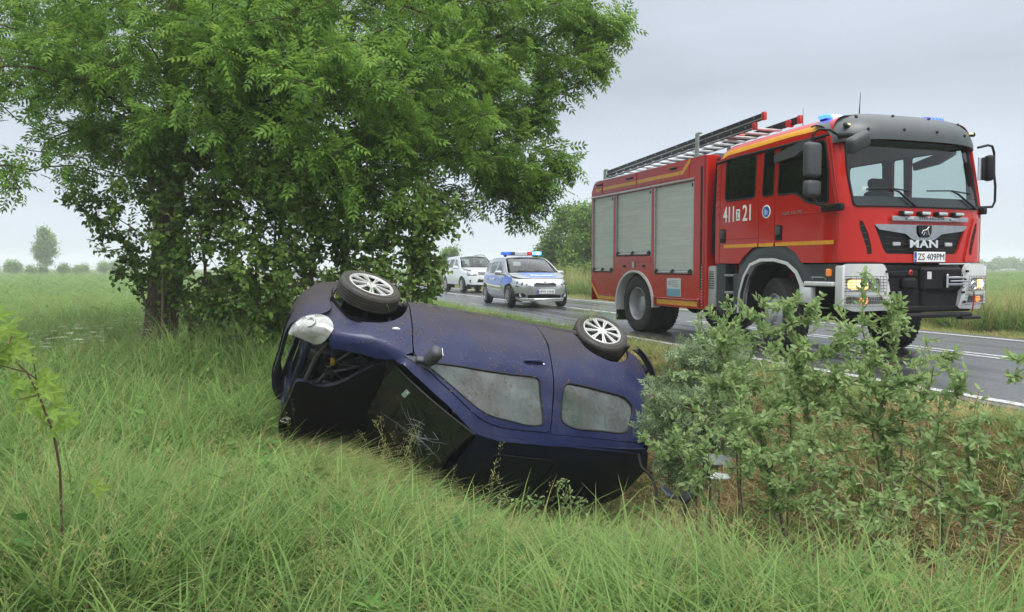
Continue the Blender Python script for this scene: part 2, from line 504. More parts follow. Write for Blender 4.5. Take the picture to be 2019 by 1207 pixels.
# road: wet asphalt, sagging verge edges
rm, n, l, b = new_mat('wet_asphalt')
v = coords(n, l)
sp = n.new('ShaderNodeSeparateXYZ'); l.new(v, sp.inputs[0])
big = noise(n, l, coords(n, l, (0.12, 1.4, 1)), 1.2, 5, 0.6)
fine = noise(n, l, v, 160, 3, 0.8)
base = mixc(n, l, maprange(n, l, fine, 0.35, 0.65), (0.028, 0.029, 0.031), (0.075, 0.077, 0.080))
l.new(base, b.inputs['Base Color'])
wet = math_(n, l, 'ADD', maprange(n, l, big, 0.38, 0.62, 0.10, 0.42), math_(n, l, 'MULTIPLY', fine, 0.12))
l.new(wet, b.inputs['Roughness']); setp(b, spec=0.6)
bump(n, l, b, math_(n, l, 'ADD', fine, math_(n, l, 'MULTIPLY', noise(n, l, v, 6, 4), 0.8)), 0.35, 0.004)
def strip(name, t0, t1, r0, r1, z, m, parent=None, n_=60, wob=0.0, thick=0.0):
    """a sheet laid along the road in the road's own frame (x = -r, y = t)"""
    vs = []; fs = []
    for i in range(n_ + 1):
        u = i / n_; r = r0 + (r1 - r0) * (u ** 1.6 if n_ > 20 else u)
        w0 = wob * (math.sin(r * 2.1) + .6 * math.sin(r * 5.3 + 1)); w1 = wob * (math.sin(r * 1.7 + 2) + .6 * math.sin(r * 4.9))
        vs += [(-r, t0 + w0, z), (-r, t1 + w1, z)]
        if thick: vs += [(-r, t0 + w0 - .01, z - thick), (-r, t1 + w1 + .01, z - thick)]
    s = 4 if thick else 2
    for i in range(n_):
        a = i * s
        fs.append((a, a + 1, a + s + 1, a + s))
        if thick: fs += [(a + 2, a, a + s, a + s + 2), (a + 1, a + 3, a + s + 3, a + s + 1)]
    me = bpy.data.meshes.new(name); me.from_pydata(vs, [], fs); me.update()
    o = link_mesh(name, me, m, parent)
    if parent is None: o.rotation_euler = (0, 0, HEAD)
    return o
road = strip('road', 5.98, 11.95, -24, 690, 0.0, rm, wob=0.018, n_=260, thick=0.12)
tag(road, 'wet dark asphalt road with white lane markings', kind='structure')
pm, n, l, b = new_mat('road_paint')
v = coords(n, l)
w = maprange(n, l, noise(n, l, v, 30, 6, 0.75), 0.40, 0.60)
l.new(mixc(n, l, w, (0.22, 0.22, 0.22), (0.72, 0.73, 0.73)), b.inputs['Base Color'])
setp(b, rough=0.35)
strip('edge_line', 6.14, 6.27, -24, 400, 0.004, pm, road, n_=120, wob=0.006)['kind'] = 'structure'
strip('edge_line', 11.52, 11.65, -24, 400, 0.004, pm, road, n_=120, wob=0.006)
for ta in (9.05, 9.29):
    strip('centre_line', ta, ta + 0.12, -24, 14.5, 0.004, pm, road, n_=40, wob=0.003)
strip('centre_line', 9.05, 9.17, 14.8, 60, 0.004, pm, road, n_=60, wob=0.003)
# ================================================================== CAR SURFACES
class Shape:
    """a car body as surfaces: the wall round it (s along the plan outline, z up) and the sheets on top.
    x forward, y left, z up; s runs along the right-hand side, s = x amidships, and round both ends to the centre line."""
    def __init__(s, xf, xr, W, nf=5.0, nr=6.0, sill=.22, belt=.93, rail=1.42, lean=.42, hood0=.70, cowlx=.95, cowlz=.95, bulge=.035, tuck=.05, shoulder=.10, hexp=.62):
        s.__dict__.update(locals())
        a = np.linspace(0, PI / 2, 400)
        def half(L, n):
            return L * np.sin(a) ** (2 / n), W * np.cos(a) ** (2 / n)
        fx, fy = half(xf, nf); rx, ry = half(-xr, nr)
        X = np.concatenate([-rx[::-1], fx[1:]]); Y = np.concatenate([ry[::-1], fy[1:]])
        d = np.hypot(np.diff(X), np.diff(Y)); S = np.concatenate([[0], np.cumsum(d)])
        S -= np.interp(0, X, S)
        s.S, s.X, s.Y = S, X, Y
        s.smax, s.smin = S[-1], S[0]
    def sx(s, x): return float(np.interp(x, s.X, s.S))
    def sy(s, y, front=True):
        """s on the front (or rear) end where the outline is y metres off the centre line"""
        if front:
            k = s.X > s.xf * .55; return float(np.interp(-abs(y), -s.Y[k], s.S[k]))
        k = s.X < s.xr * .55; return float(np.interp(abs(y), s.Y[k], s.S[k]))
    def hz(s, x):
        """bonnet height along the car"""
        u = np.clip((s.xf - x) / (s.xf - s.cowlx), 0, 1)
        return s.hood0 + (s.cowlz - s.hood0) * (u ** s.hexp)
    def inset(s, x, z):
        i = s.bulge * ((z - .58) / .36) ** 2 if z < s.belt else s.bulge * ((s.belt - .58) / .36) ** 2 + (z - s.belt) * s.lean + .25 * max(0, z - (s.rail - .12)) ** 1.5
        if z < .42: i += s.tuck * ((.42 - z) / .2) ** 2
        if x > s.cowlx:
            top = s.hz(x); q = max(0, z - (top - s.shoulder)) / s.shoulder
            k = min(1, (x - s.cowlx) / .25 + .25)
            i = min(i, s.bulge * 1.2) + k * .10 * q * q
        return i
    def wall(s, sgn):
        def f(u, z):
            x = float(np.interp(u, s.S, s.X)); y = float(np.interp(u, s.S, s.Y))
            e = .01
            dx = np.interp(u + e, s.S, s.X) - np.interp(u - e, s.S, s.X); dy = np.interp(u + e, s.S, s.Y) - np.interp(u - e, s.S, s.Y)
            L = math.hypot(dx, dy) + 1e-9
            nx, ny = -dy / L, dx / L
            if ny < 0 or abs(u) < .5: nx, ny = nx, ny
            i = s.inset(x, z)
            return Vector((x - nx * i, sgn * (y - ny * i), z))
        return f
    def top(s, prof, crown=.035, wid=None):
        """sheet over (y, x): prof(x) gives centre height"""
        def f(y, x):
            w = wid(x) if wid else s.W
            return Vector((x, y, prof(x) - crown * (y / w) ** 2 - crown * .6 * (abs(y) / w) ** 6))
        return f
def ruled(b, t, wb, wt, bulge=.10, bz=.03):
    """windscreen-like sheet: b and t are (x, z) of bottom and top centre, wb/wt half widths. u in metres across, v 0..1"""
    def f(u, v):
        w = wb + (wt - wb) * v
        q = u
        y = q * w
        x = b[0] + (t[0] - b[0]) * v; z = b[1] + (t[1] - b[1]) * v
        sg = 1 if b[0] > t[0] else -1
        return Vector((x - sg * bulge * q * q, y, z + bz * math.sin(PI * v) - .015 * q * q))
    return f

def wheel(parent, c, sgn, R=.29, w=.18, rim=.19, style='multi', mrim=None, mtyre=None, yaw=0.0, camber=0.0, name='wheel'):
    """wheel with tyre and rim as sub-parts; its outer face towards sgn*y"""
    mrim = mrim or ALU; mtyre = mtyre or RUBBER
    h = bpy.data.objects.new(name, None); COL.objects.link(h); h.parent = parent; h.empty_display_size = .1
    h.location = c; h.rotation_euler = (camber, 0, yaw)
    o = sgn * w / 2
    def P(r, a): return (r, a * sgn)
    tb = MB()
    a = w / 2
    prof = [P(rim * .96, -a * .8), P(rim * 1.02, -a * .98), P(rim + (R - rim) * .5, -a * 1.06), P(R - .022, -a * .96), P(R - .006, -a * .80)]
    k = 5
    for i in range(k):      # circumferential tread ribs
        y0 = -a * .8 + (2 * a * .8) * i / k; y1 = -a * .8 + (2 * a * .8) * (i + 1) / k
        prof += [P(R, y0 + .004), P(R, y1 - .004), P(R - .009, y1 - .003), P(R - .009, y1 + .003)] if i < k - 1 else [P(R, y0 + .004), P(R - .006, a * .80)]
    prof += [P(R - .022, a * .96), P(R - .04, a * 1.0), P(rim + (R - rim) * .5, a * 1.06), P(rim + (R - rim) * .18, a * 1.02), P(rim * 1.02, a * .95), P(rim * .96, a * .8)]
    tb.lathe(prof, 56)
    for q in range(46):     # tread blocks across the shoulders
        t = 2 * PI * q / 46
        for yy in ((-1, 1) if style.startswith('truck') else ()):
            tb.M = Matrix.Rotation(t, 4, 'Y')
            tb.box((R - .001, yy * a * .72, 0), (.004, a * .40, R * .085), 0)
    tb.M = None
    tb.build('tyre', mtyre, h, 50)
    rb = MB()
    if style == 'truck_rear':
        rb.lathe([P(rim, a * .95), P(rim * .98, a * .98), P(rim * .93, a * .85), P(rim * .90, -a * .1), P(rim * .62, -a * .3), P(rim * .60, -a * .3), P(rim * .50, -a * .3), P(rim * .47, -a * .25), P(rim * .47, a * .15), P(rim * .40, a * .22), P(0.001, a * .22)], 48)
        for q in range(10):
            t = 2 * PI * q / 10
            rb.cyl((rim * .56 * math.cos(t), -sgn * a * .32, rim * .56 * math.sin(t)), (rim * .56 * math.cos(t), -sgn * a * .1, rim * .56 * math.sin(t)), rim * .045, 6)
    elif style == 'truck_front':
        rb.lathe([P(rim, a * .95), P(rim * .98, a * 1.0), P(rim * .93, a * .9), P(rim * .91, a * .55), P(rim * .84, a * .65), P(rim * .70, a * 1.05), P(rim * .52, a * 1.12), P(rim * .46, a * 1.12), P(rim * .43, a * 1.5), P(rim * .30, a * 1.62), P(0.001, a * 1.62)], 48)
        for q in range(10):
            t = 2 * PI * q / 10
            rb.cyl((rim * .57 * math.cos(t), sgn * a * 1.08, rim * .57 * math.sin(t)), (rim * .57 * math.cos(t), sgn * a * 1.3, rim * .57 * math.sin(t)), rim * .05, 6)
    else:
        rb.lathe([P(rim * 1.0, a * .9), P(rim * 1.01, a * 1.0), P(rim * .97, a * 1.04), P(rim * .93, a * .98), P(rim * .90, a * .80)], 56)
        rb.lathe([P(0.001, a * 1.06), P(rim * .2, a * 1.06), P(rim * .25, a * 1.0), P(rim * .28, a * .84)], 40)
        ns, sw = dict(multi=(9, .034), five=(5, .19), seven=(7, .13))[style]
        for q in range(ns):
            for e in ((-1, 1) if style == 'multi' else (0,)):
                t = 2 * PI * q / ns + e * PI / ns * .46
                rb.M = Matrix.Rotation(t, 4, 'Y')
                ww = rim * sw
                vs = []
                for (r_, wf, hh) in ((rim * .18, .8, a * 1.04), (rim * .55, 1.0, a * 1.0), (rim * .93, 1.5, a * .97)):
                    tw = e * .018 * (r_ / rim)
                    vs += [(r_, sgn * (hh - .014), -ww * wf + tw), (r_, sgn * hh, -ww * wf * .8 + tw), (r_, sgn * hh, ww * wf * .8 + tw), (r_, sgn * (hh - .014), ww * wf + tw)]
                fs = []
                for i in range(2):
                    for j in range(3): fs.append((i * 4 + j, i * 4 + j + 1, i * 4 + j + 5, i * 4 + j + 4))
                rb.add(vs, fs)
        rb.M = None
    rb.build('rim', mrim, h, 40)
    db = MB()
    db.lathe([P(rim * .93, a * .5), P(rim * .5, a * .45), P(0.001, a * .45)], 32)
    db.lathe([P(rim * .94, a * .5), P(rim * .94, -a * .8), P(0.001, -a * .8)], 32)
    if style not in ('truck_rear', 'truck_front'): db.build('brake_drum', DARK, h, 40)
    return h
# ================================================================== THE OVERTURNED CAR
WR = Matrix(((-0.9005, -0.4067, 0.154), (-0.3911, 0.6024, -0.6958), (0.1903, -0.6868, -0.7015)))
WT = Vector((-0.537, 8.336, 0.31))
wreck = empty('overturned_car', label='dark blue three-door hatchback lying on its roof in the ditch, side caked with dirt', cat='car')
wreck.matrix_world = Matrix.Translation(WT) @ WR.to_4x4()
F = Shape(1.93, -1.90, .83, nf=4.2, nr=5.0, sill=.20, belt=.90, rail=1.465, lean=.40, hood0=.70, cowlx=.98, cowlz=.955, bulge=.04)
def WALL(sgn):
    f0 = F.wall(sgn)
    def f(u, z):
        p = f0(u, z)
        k = .006 * math.sin(u * 5.1 + 2.3 * math.sin(z * 6.0)) * math.sin(z * 7.3 + 1.1 * math.sin(u * 4.3)) + .0035 * math.sin(u * 13.0 + z * 9.0) * math.sin(z * 17.0 - u * 6.0)
        k -= .030 * math.exp(-((u - 1.42) / .13) ** 2 - ((z - .60) / .10) ** 2) + .018 * math.exp(-((u - .05) / .22) ** 2 - ((z - .50) / .10) ** 2) + .016 * math.exp(-((u + 1.55) / .16) ** 2 - ((z - .80) / .12) ** 2)
        return p + Vector((0, sgn * k, 0))
    return f
BLUE = dirty('dirty_blue_paint', (0.008, 0.014, 0.064), (0.055, 0.047, 0.050), rough=.38, coat=.2, lo=.37, hi=.74, scale=2.3, zgrad=(.80, .20), metal=.1, fine=.55)
BLUE_SHADE = dirty('shaded_roof_paint', (0.008, 0.012, 0.045), (0.010, 0.010, 0.011), rough=.4, coat=.05, lo=.62, hi=.95, scale=2.5, fine=.5, metal=.2)  # body blue again for the roof, its shade put into darker colours
# mud-streaked side glass
MUDG, n, l, b = new_mat('mud_streaked_glass')
v = coords(n, l, (1.0, 1.0, .45))
st = noise(n, l, v, 26, 8, 0.70, 1.1)
bl = noise(n, l, v, 3.5, 4, 0.6)
k = maprange(n, l, math_(n, l, 'ADD', math_(n, l, 'MULTIPLY', st, 1.0), math_(n, l, 'MULTIPLY', bl, 0.5)), .66, .86)
l.new(mixc(n, l, k, (0.055, 0.080, 0.074), (0.038, 0.034, 0.028)), b.inputs['Base Color'])
l.new(maprange(n, l, k, 0, 1, .10, .60), b.inputs['Roughness'])
setp(b, spec=.8); l.new(maprange(n, l, k, 0, 1, 1.0, .2), b.inputs['Coat Weight']); bump(n, l, b, st, .1, .004)
inn = (0, 0, .7)
g = .006
archF, archR = F.sx(1.23), F.sx(-1.235)
# windshield line of the A pillar in side view, from the mirror corner up to the roof rail
A0, A1 = (1.06, .935), (.30, 1.43)
def rail_z(x): return 1.465 - .028 * max(0, -x - .2) ** 1.6 - .05 * max(0, x - .1)
for sgn in (-1, 1):
    W = WALL(sgn)
    xs = np.linspace(1.60, 1.0, 7)
    topline = [(F.sx(x), float(F.hz(x)) - .004) for x in xs]
    arch = [p for p in circ(archF, .27, .345, 12, 168, 18)]
    fen = [(F.sx(1.70), .44), (archF + .37, .34)] + arch + [(archF - .345, .22), (.88 + g, .20), (.88 + g, .885), (.985, .93)] + topline[::-1] + [(F.sx(1.66), .62)]
    panel('front_fender', fen, W, BLUE, wreck, step=.055, thick=.03, inner=inn)
    win = rnd([(.80, .955), (-.37, .945), (-.415, 1.365), (-.25, 1.385), (.20, 1.33), (.42, 1.19), (.62, 1.055)], [.02, .05, .06, .1, .15, .1, .1])
    dr = rnd([(.88 - g, .20), (.88 - g, .90), (.645, 1.08), (.43, 1.235), (.24, 1.375), (.0, 1.425), (-.48 + g, 1.42), (-.52 + g, 1.1), (-.52 + g, .55), (-.44, .20)], [.03, .06, .1, .1, .2, .2, .05, .3, .3, .05])
    door = panel('door', dr, W, BLUE, wreck, [win], step=.055, thick=.03, inner=inn)
    wi = [(x * .995, z) for x, z in win]
    W2 = lambda u, z, W=W, sgn=sgn: W(u, z) - Vector((0, sgn * .012, 0))
    door_win = panel('window', rnd([(.80, .955), (-.37, .945), (-.415, 1.365), (-.25, 1.385), (.20, 1.33), (.42, 1.19), (.62, 1.055)], [.02, .05, .06, .1, .15, .1, .1]), W2, MUDG, door, step=.07, thick=.0, inner=inn)
    # rubber strip along the belt and round the glass
    mb = MB(); q = dens(win, .06)
    mb.tube([W2(*p) + Vector((0, sgn * .008, 0)) for p in q + q[:1]], .009, 6); mb.build('window_seal', BLACK, door)
    # rear quarter with its own window and the wheel arch
    qwin = rnd([(-.63, .950), (-1.36, .985), (-1.475, 1.06), (-1.40, 1.30), (-1.28, 1.335), (-.74, 1.365), (-.59, 1.31)], [.09, .1, .1, .1, .08, .08, .08])
    archb = [p for p in circ(archR, .27, .345, 12, 168, 18)]
    qr = [(-.44 - g, .20), (archR + .36, .22)] + archb + [(archR - .35, .36), (F.sx(-1.78), .40), (F.sx(-1.86), .60), (F.sx(-1.87), .95), (F.sx(-1.78), 1.15), (F.sx(-1.66), rail_z(-1.66) - .05)]
    qr += [(x, rail_z(x) - .03) for x in (-1.3, -.9, -.65)] + [(-.48 - g, 1.43), (-.52 - g, 1.1), (-.52 - g, .55)]
    quarter = panel('quarter_panel', qr, W, BLUE, wreck, [qwin], step=.055, thick=.03, inner=inn)
    panel('quarter_window', qwin, W2, MUDG, wreck, step=.07, thick=.0, inner=inn)
    mb = MB(); q = dens(qwin, .06)
    mb.tube([W2(*p) + Vector((0, sgn * .010, 0)) for p in q + q[:1]], .010, 6); mb.build('window_seal', BLACK, quarter)
    # roof rail and A pillar: a blue band from the fender up and along the roof
    lowz = [(.985, .925), (.90 , .915), (.66, 1.09), (.45, 1.24), (.25, 1.385), (0, 1.435), (-.4, 1.435)] + [(x, rail_z(x) - .025) for x in (-.6, -.9, -1.3, -1.66)]
    upz = [(1.03, .95), (.86, 1.075), (.56, 1.285), (.28, 1.495), (0, 1.535), (-.4, 1.53)] + [(x, rail_z(x) + .065) for x in (-.6, -.9, -1.3, -1.60)]
    panel('roof_rail', lowz + upz[::-1], W, BLUE, wreck, step=.05, thick=.02, inner=inn)
    panel('pillar_backing', [(x - .03, z - .05) for x, z in lowz[1:]] + [(x, z - .02) for x, z in upz[::-1]][:-1], lambda u, z, W=W, sgn=sgn: W(u, z) - Vector((0, sgn * .014, 0)), BLUE, wreck, step=.06, thick=0, inner=inn)
    # side repeater, door handle
    one('side_repeater', mat('repeater_lens', (.75, .73, .68), .2, coat=.6), wreck, 'lathe', [(.001, .016), (.02, .015), (.034, .008), (.040, 0)], 20)
    sr = wreck.children[-1]; sr.scale = (1.0, sgn, .36); sr.location = W(1.03, .66); sr.rotation_euler = (0, -.10, 0)
    hb = MB(); hb.tube([W(-.225, .80) + Vector((0, sgn * .012, 0)), W(-.26, .80) + Vector((0, sgn * .022, 0)), W(-.38, .79) + Vector((0, sgn * .022, 0)), W(-.415, .79) + Vector((0, sgn * .01, 0))], [.012, .017, .017, .012], 8)
    hb.build('door_handle', BLUE, door)
    one('keyhole', CHROME, door, 'cyl', W(-.425, .80), W(-.425, .80) + Vector((0, sgn * .012, 0)), .009, 10)
    one('handle_recess', BLACK, door, 'box', W(-.315, .772) + Vector((0, sgn * .002, 0)), (.12, .008, .02), .003)
    # mirror
    mb = MB()
    mb.box(W(.74, .975) + Vector((.0, sgn * .12, .0)), (.10, .20, .125), .045, (0, 0, sgn * .18), 3)
    mb.box(W(.78, .955) + Vector((0, sgn * .012, .0)), (.16, .05, .06), .015, None, 2)
    mm = mb.build('side_mirror', GREYP, wreck, 60)
    one('mirror_glass', CHROME, mm, 'box', W(.74, .975) + Vector((-.052, sgn * .12, 0)), (.006, .15, .09), .002, (0, 0, sgn * .18))
    # mirror triangle
    panel('mirror_base', [(.97, .925), (.70, 1.04), (.74, .945), (.76, .925)], lambda u, z, W=W, sgn=sgn: W(u, z) + Vector((0, sgn * .006, 0)), GREYP, wreck, step=.08, thick=.01, inner=inn)
    # tail light
    tl = panel('tail_light', rnd([(F.sx(-1.80), .72), (F.sx(-1.885), .74), (F.sx(-1.89), .99), (F.sx(-1.80), 1.06), (F.sx(-1.76), .95)], .04), lambda u, z, W=W, sgn=sgn: W(u, z) + Vector((-.012, sgn * .02, 0)), mat('red_lens', (.30, .012, .012), .12, coat=1.0), wreck, step=.05, thick=.04, inner=inn)
    # wheel housing, dark
    for cx, nm in ((1.23, 'wheel_housing'), (-1.235, 'wheel_housing')):
        mb = MB(); pr = circ(cx, .27, .355, -5, 185, 18)
        vs = []; fs = []
        for i, (x, z) in enumerate(pr): vs += [(x, sgn * .77, z), (x, sgn * .45, z)]
        for i in range(len(pr) - 1): fs.append((2 * i, 2 * i + 1, 2 * i + 3, 2 * i + 2))
        mb.add(vs, fs)
        mb.add([(cx - .36, sgn * .45, .1), (cx + .36, sgn * .45, .1), (cx + .36, sgn * .45, .66), (cx - .36, sgn * .45, .66)], [(0, 1, 2, 3)])
        mb.build(nm, DARK, wreck)
# roof, sunroof outline, windscreen, bonnet, tailgate
def roofz(x): return 1.582 - .035 * (x + .5) ** 2 - .03 * max(0, -x - .9) ** 2
def rw(x): return .555
roof = panel('roof', rnd([(-.545, .24), (-.2, .30), (.2, .30), (.545, .24), (.545, -1.58), (.3, -1.70), (-.3, -1.70), (-.545, -1.58)], .05), lambda y, x: Vector((x, y, roofz(x) - .035 * (y / .55) ** 2 - .05 * (abs(y) / .55) ** 5)), BLUE_SHADE, wreck, step=.07, thick=.02, inner=inn)
mb = MB(); sq = rnd([(-.36, .02), (.36, .02), (.36, -.62), (-.36, -.62)], .07)
mb.tube([Vector((x, y, roofz(x) - .035 * (y / .55) ** 2 + .002)) for y, x in dens(sq + sq[:1], .1)], .008, 6); mb.build('sunroof_seal', BLACK, roof)
WS = ruled((1.14, .955), (.38, 1.525), .66, .555, bulge=.12, bz=.035)
WSM, n, l, b = new_mat('cracked_windscreen')
v = coords(n, l)
vo = n.new('ShaderNodeTexVoronoi'); vo.feature = 'DISTANCE_TO_EDGE'; vo.inputs['Scale'].default_value = 26
l.new(v, vo.inputs['Vector'])
cr_ = maprange(n, l, vo.outputs['Distance'], 0.0, 0.012, .55, 0)
sp = n.new('ShaderNodeVectorMath'); sp.operation = 'DISTANCE'; l.new(v, sp.inputs[0]); sp.inputs[1].default_value = (.42, -.18, 1.40)
near = maprange(n, l, sp.outputs['Value'], .08, .36, 1, 0)
km = math_(n, l, 'MULTIPLY', cr_, near)
l.new(mixc(n, l, km, mixc(n, l, maprange(n, l, noise(n, l, v, 7, 6, .7), .5, .75), (0.004, 0.010, 0.009), (0.016, 0.020, 0.017)), (0.30, 0.36, 0.36)), b.inputs['Base Color'])
l.new(maprange(n, l, noise(n, l, v, 7, 6, .7), .4, .7, .03, .35), b.inputs['Roughness']); setp(b, coat=1.0)
bump(n, l, b, km, .4, .006)
wsq = panel('windscreen', rnd([(-.99, .02), (.99, .02), (.98, .98), (-.98, .98)], .06), WS, WSM, wreck, step=.09, thick=.0, inner=inn)
mb = MB(); q = dens([(-.99, .02), (.99, .02), (.98, .98), (-.98, .98)], .12)
mb.tube([WS(*p) for p in q + q[:1]], .013, 6); mb.build('windscreen_seal', BLACK, wsq)
# crack rays from the impact point: hair-thin raised splinters
mb = MB(); rc = random.Random(5)
cu, cv = -.30, .62
for i in range(26):
    a = rc.uniform(0, 2 * PI); L = rc.uniform(.12, .55) * (1.3 if math.cos(a) > 0 else 1)
    p = []
    for k in range(6):
        t = k / 5; p.append(WS(min(.9, max(-.9, cu + L * t * math.cos(a) + rc.uniform(-.012, .012))), min(.95, max(.05, cv + L * .8 * t * math.sin(a) + rc.uniform(-.012, .012)))) + Vector((.004, 0, .004)))
    mb.tube(p, [.0011 * (1 - .6 * k / 5) for k in range(6)], 3, False)
for rr_ in (.06, .11, .17, .24):
    for i in range(7):
        a = rc.uniform(0, 2 * PI); p = []
        for k in range(4):
            aa = a + k * .16; p.append(WS(cu + rr_ * 1.2 * math.cos(aa), cv + rr_ * math.sin(aa)) + Vector((.004, 0, .004)))
        mb.tube(p, .0012, 3, False)
mb.build('glass_cracks', mat('broken_glass', (.5, .56, .56), .2), wsq)
stk = MB(); M = WS(-.80, .26); stk.M = frame(M + Vector((.006, -.002, .008)), WS(-.72, .26) - WS(-.88, .26), WS(-.8, .34) - WS(-.8, .18)); stk.box((0, 0, 0), (.085, .045, .002), 0); stk.build('registration_sticker', mat('sticker_green', (.30, .40, .33), .5), wsq)
stk = MB(); stk.M = frame(WS(-.80, .26) + Vector((.009, -.003, .011)), WS(-.72, .26) - WS(-.88, .26), WS(-.8, .34) - WS(-.8, .18)); stk.box((-.026, .006, 0), (.018, .018, .001), 0); stk.build('sticker_seal', mat('seal_silver', (.6, .62, .6), .3), wsq)
# bonnet hangs open, hinged at the screen
bon = empty('bonnet'); bon.parent = wreck; bon.location = (1.02, 0, .955); bon.rotation_euler = (0, math.radians(-26), 0)
def hood(y, x):
    X = x + 1.02
    return Vector((x, y, float(F.hz(X)) + .05 - .955 - .055 * (y / .62) ** 2 - .03 * (abs(y) / .62) ** 6))
ho = rnd([(-.66, .02), (-.60, .22), (-.47, .42), (-.42, .58), (-.50, .74), (-.50, .81), (-.30, .83), (0, .855), (.30, .80), (.50, .70), (.60, .52), (.64, .30), (.66, .02), (.3, .07), (-.3, .07)], .12)
hh = panel('bonnet_skin', ho, hood, mat('shaded_bonnet_paint', (0.004, 0.005, 0.010), .4, coat=.0, spec=.15, var=.4, scale=3), bon, step=.06, thick=.035, inner=(.4, 0, -1))  # bonnet is body blue too; its shade is painted in as near black
bdg = MB(); bdg.M = frame(hood(0, .80) + Vector((.005, 0, .006)), (0, 1, 0), hood(0, .74) - hood(0, .82))
bdg.lathe([(.040, 0), (.044, .004), (.048, 0)], 28, 'Z')
for pts in (((-.022, .036), (-.006, .004), (0, .016), (.006, .004), (.022, .036)), ((-.037, .020), (-.016, -.034), (0, -.006), (.016, -.034), (.037, .020))):
    bdg.tube([(x, y, .002) for x, y in pts], .0036, 6)
bdg.build('badge', CHROME, bon)
# rear end: tailgate, window, bumper, curled skin
TG = ruled((-1.90, .62), (-1.70, 1.42), .66, .56, bulge=.10, bz=.0)
panel('tailgate', rnd([(-.98, 0), (.98, 0), (.98, 1), (-.98, 1)], .08), lambda u, v: TG(u, v), BLUE, wreck, [rnd([(-.84, .48), (.84, .48), (.80, .92), (-.80, .92)], .08)], step=.1, thick=.02, inner=inn)
panel('rear_window', rnd([(-.84, .48), (.84, .48), (.80, .92), (-.80, .92)], .08), lambda u, v: TG(u, v) + Vector((.01, 0, 0)), WSM, wreck, step=.1, thick=0, inner=inn)
one('bumper_beam', DARK, wreck, 'box', (-1.86, 0, .42), (.06, 1.2, .12), .02)
# torn rear bumper corner curling away
vs = []; fs = []; NU, NVV = 14, 6
for i in range(NU + 1):
    t = i / NU
    base = WALL(-1)(F.sx(-1.62) + (F.sx(-1.885) - F.sx(-1.62)) * t - .05 * t, .30 + .46 * t)
    for j in range(NVV + 1):
        a = -1.2 + 2.5 * j / NVV; rr_ = .085 * (1 - .4 * t)
        vs.append(base + Vector((-.045 - rr_ * math.cos(a), -.018 - rr_ * .6 * math.sin(a), -.02 + .02 * math.sin(a * 2))))
for i in range(NU):
    for j in range(NVV): fs.append((i * (NVV + 1) + j, (i + 1) * (NVV + 1) + j, (i + 1) * (NVV + 1) + j + 1, i * (NVV + 1) + j + 1))
mb = MB(); mb.add(vs, fs); tb_ = mb.build('torn_bumper_skin', dirty('dirty_black_skin', (.014, .015, .022), (.06, .055, .055), rough=.4, coat=.3, lo=.5, hi=.8), wreck, 70)
sm = tb_.modifiers.new('solid', 'SOLIDIFY'); sm.thickness = .008
# front bumper skin torn loose: a curved band round the nose
BS = WALL(-1); BS2 = WALL(1)
def bump_pt(u, z, off=0):
    if u <= F.smax: p = BS(u, z); nn = Vector((1, -.4, 0)) if u > F.sx(1.8) else Vector((.35, -1, 0))
    else: p = BS2(2 * F.smax - u, z); nn = Vector((1, .4, 0))
    return p + nn.normalized() * off
bp = [(archF + .28, .12), (F.sx(1.72), .11), (F.sx(1.86), .17), (F.smax, .20), (2 * F.smax - F.sx(1.86), .22), (2 * F.smax - F.sx(1.74), .30), (2 * F.smax - F.sx(1.78), .50),
      (2 * F.smax - F.sx(1.88), .47), (F.smax, .47), (F.sx(1.89), .49), (F.sx(1.80), .52), (F.sx(1.66), .54), (archF + .36, .50), (archF + .385, .34)]
panel('front_bumper', rnd(bp, .05), lambda u, z: bump_pt(u, z + .04 * max(0, u - archF - .4), .035 - .075 * sst(archF + .45, F.smax, u)), BLUE, wreck, step=.05, thick=.03, inner=inn)
panel('bumper_grille', rnd([(F.sx(1.87), .30), (2 * F.smax - F.sx(1.87), .32), (2 * F.smax - F.sx(1.88), .38), (F.sx(1.89), .37)], .03), lambda u, z: bump_pt(u, z + .04 * max(0, u - archF - .4), .050 - .075 * sst(archF + .45, F.smax, u)), BLACK, wreck, step=.08, thick=.02, inner=inn)
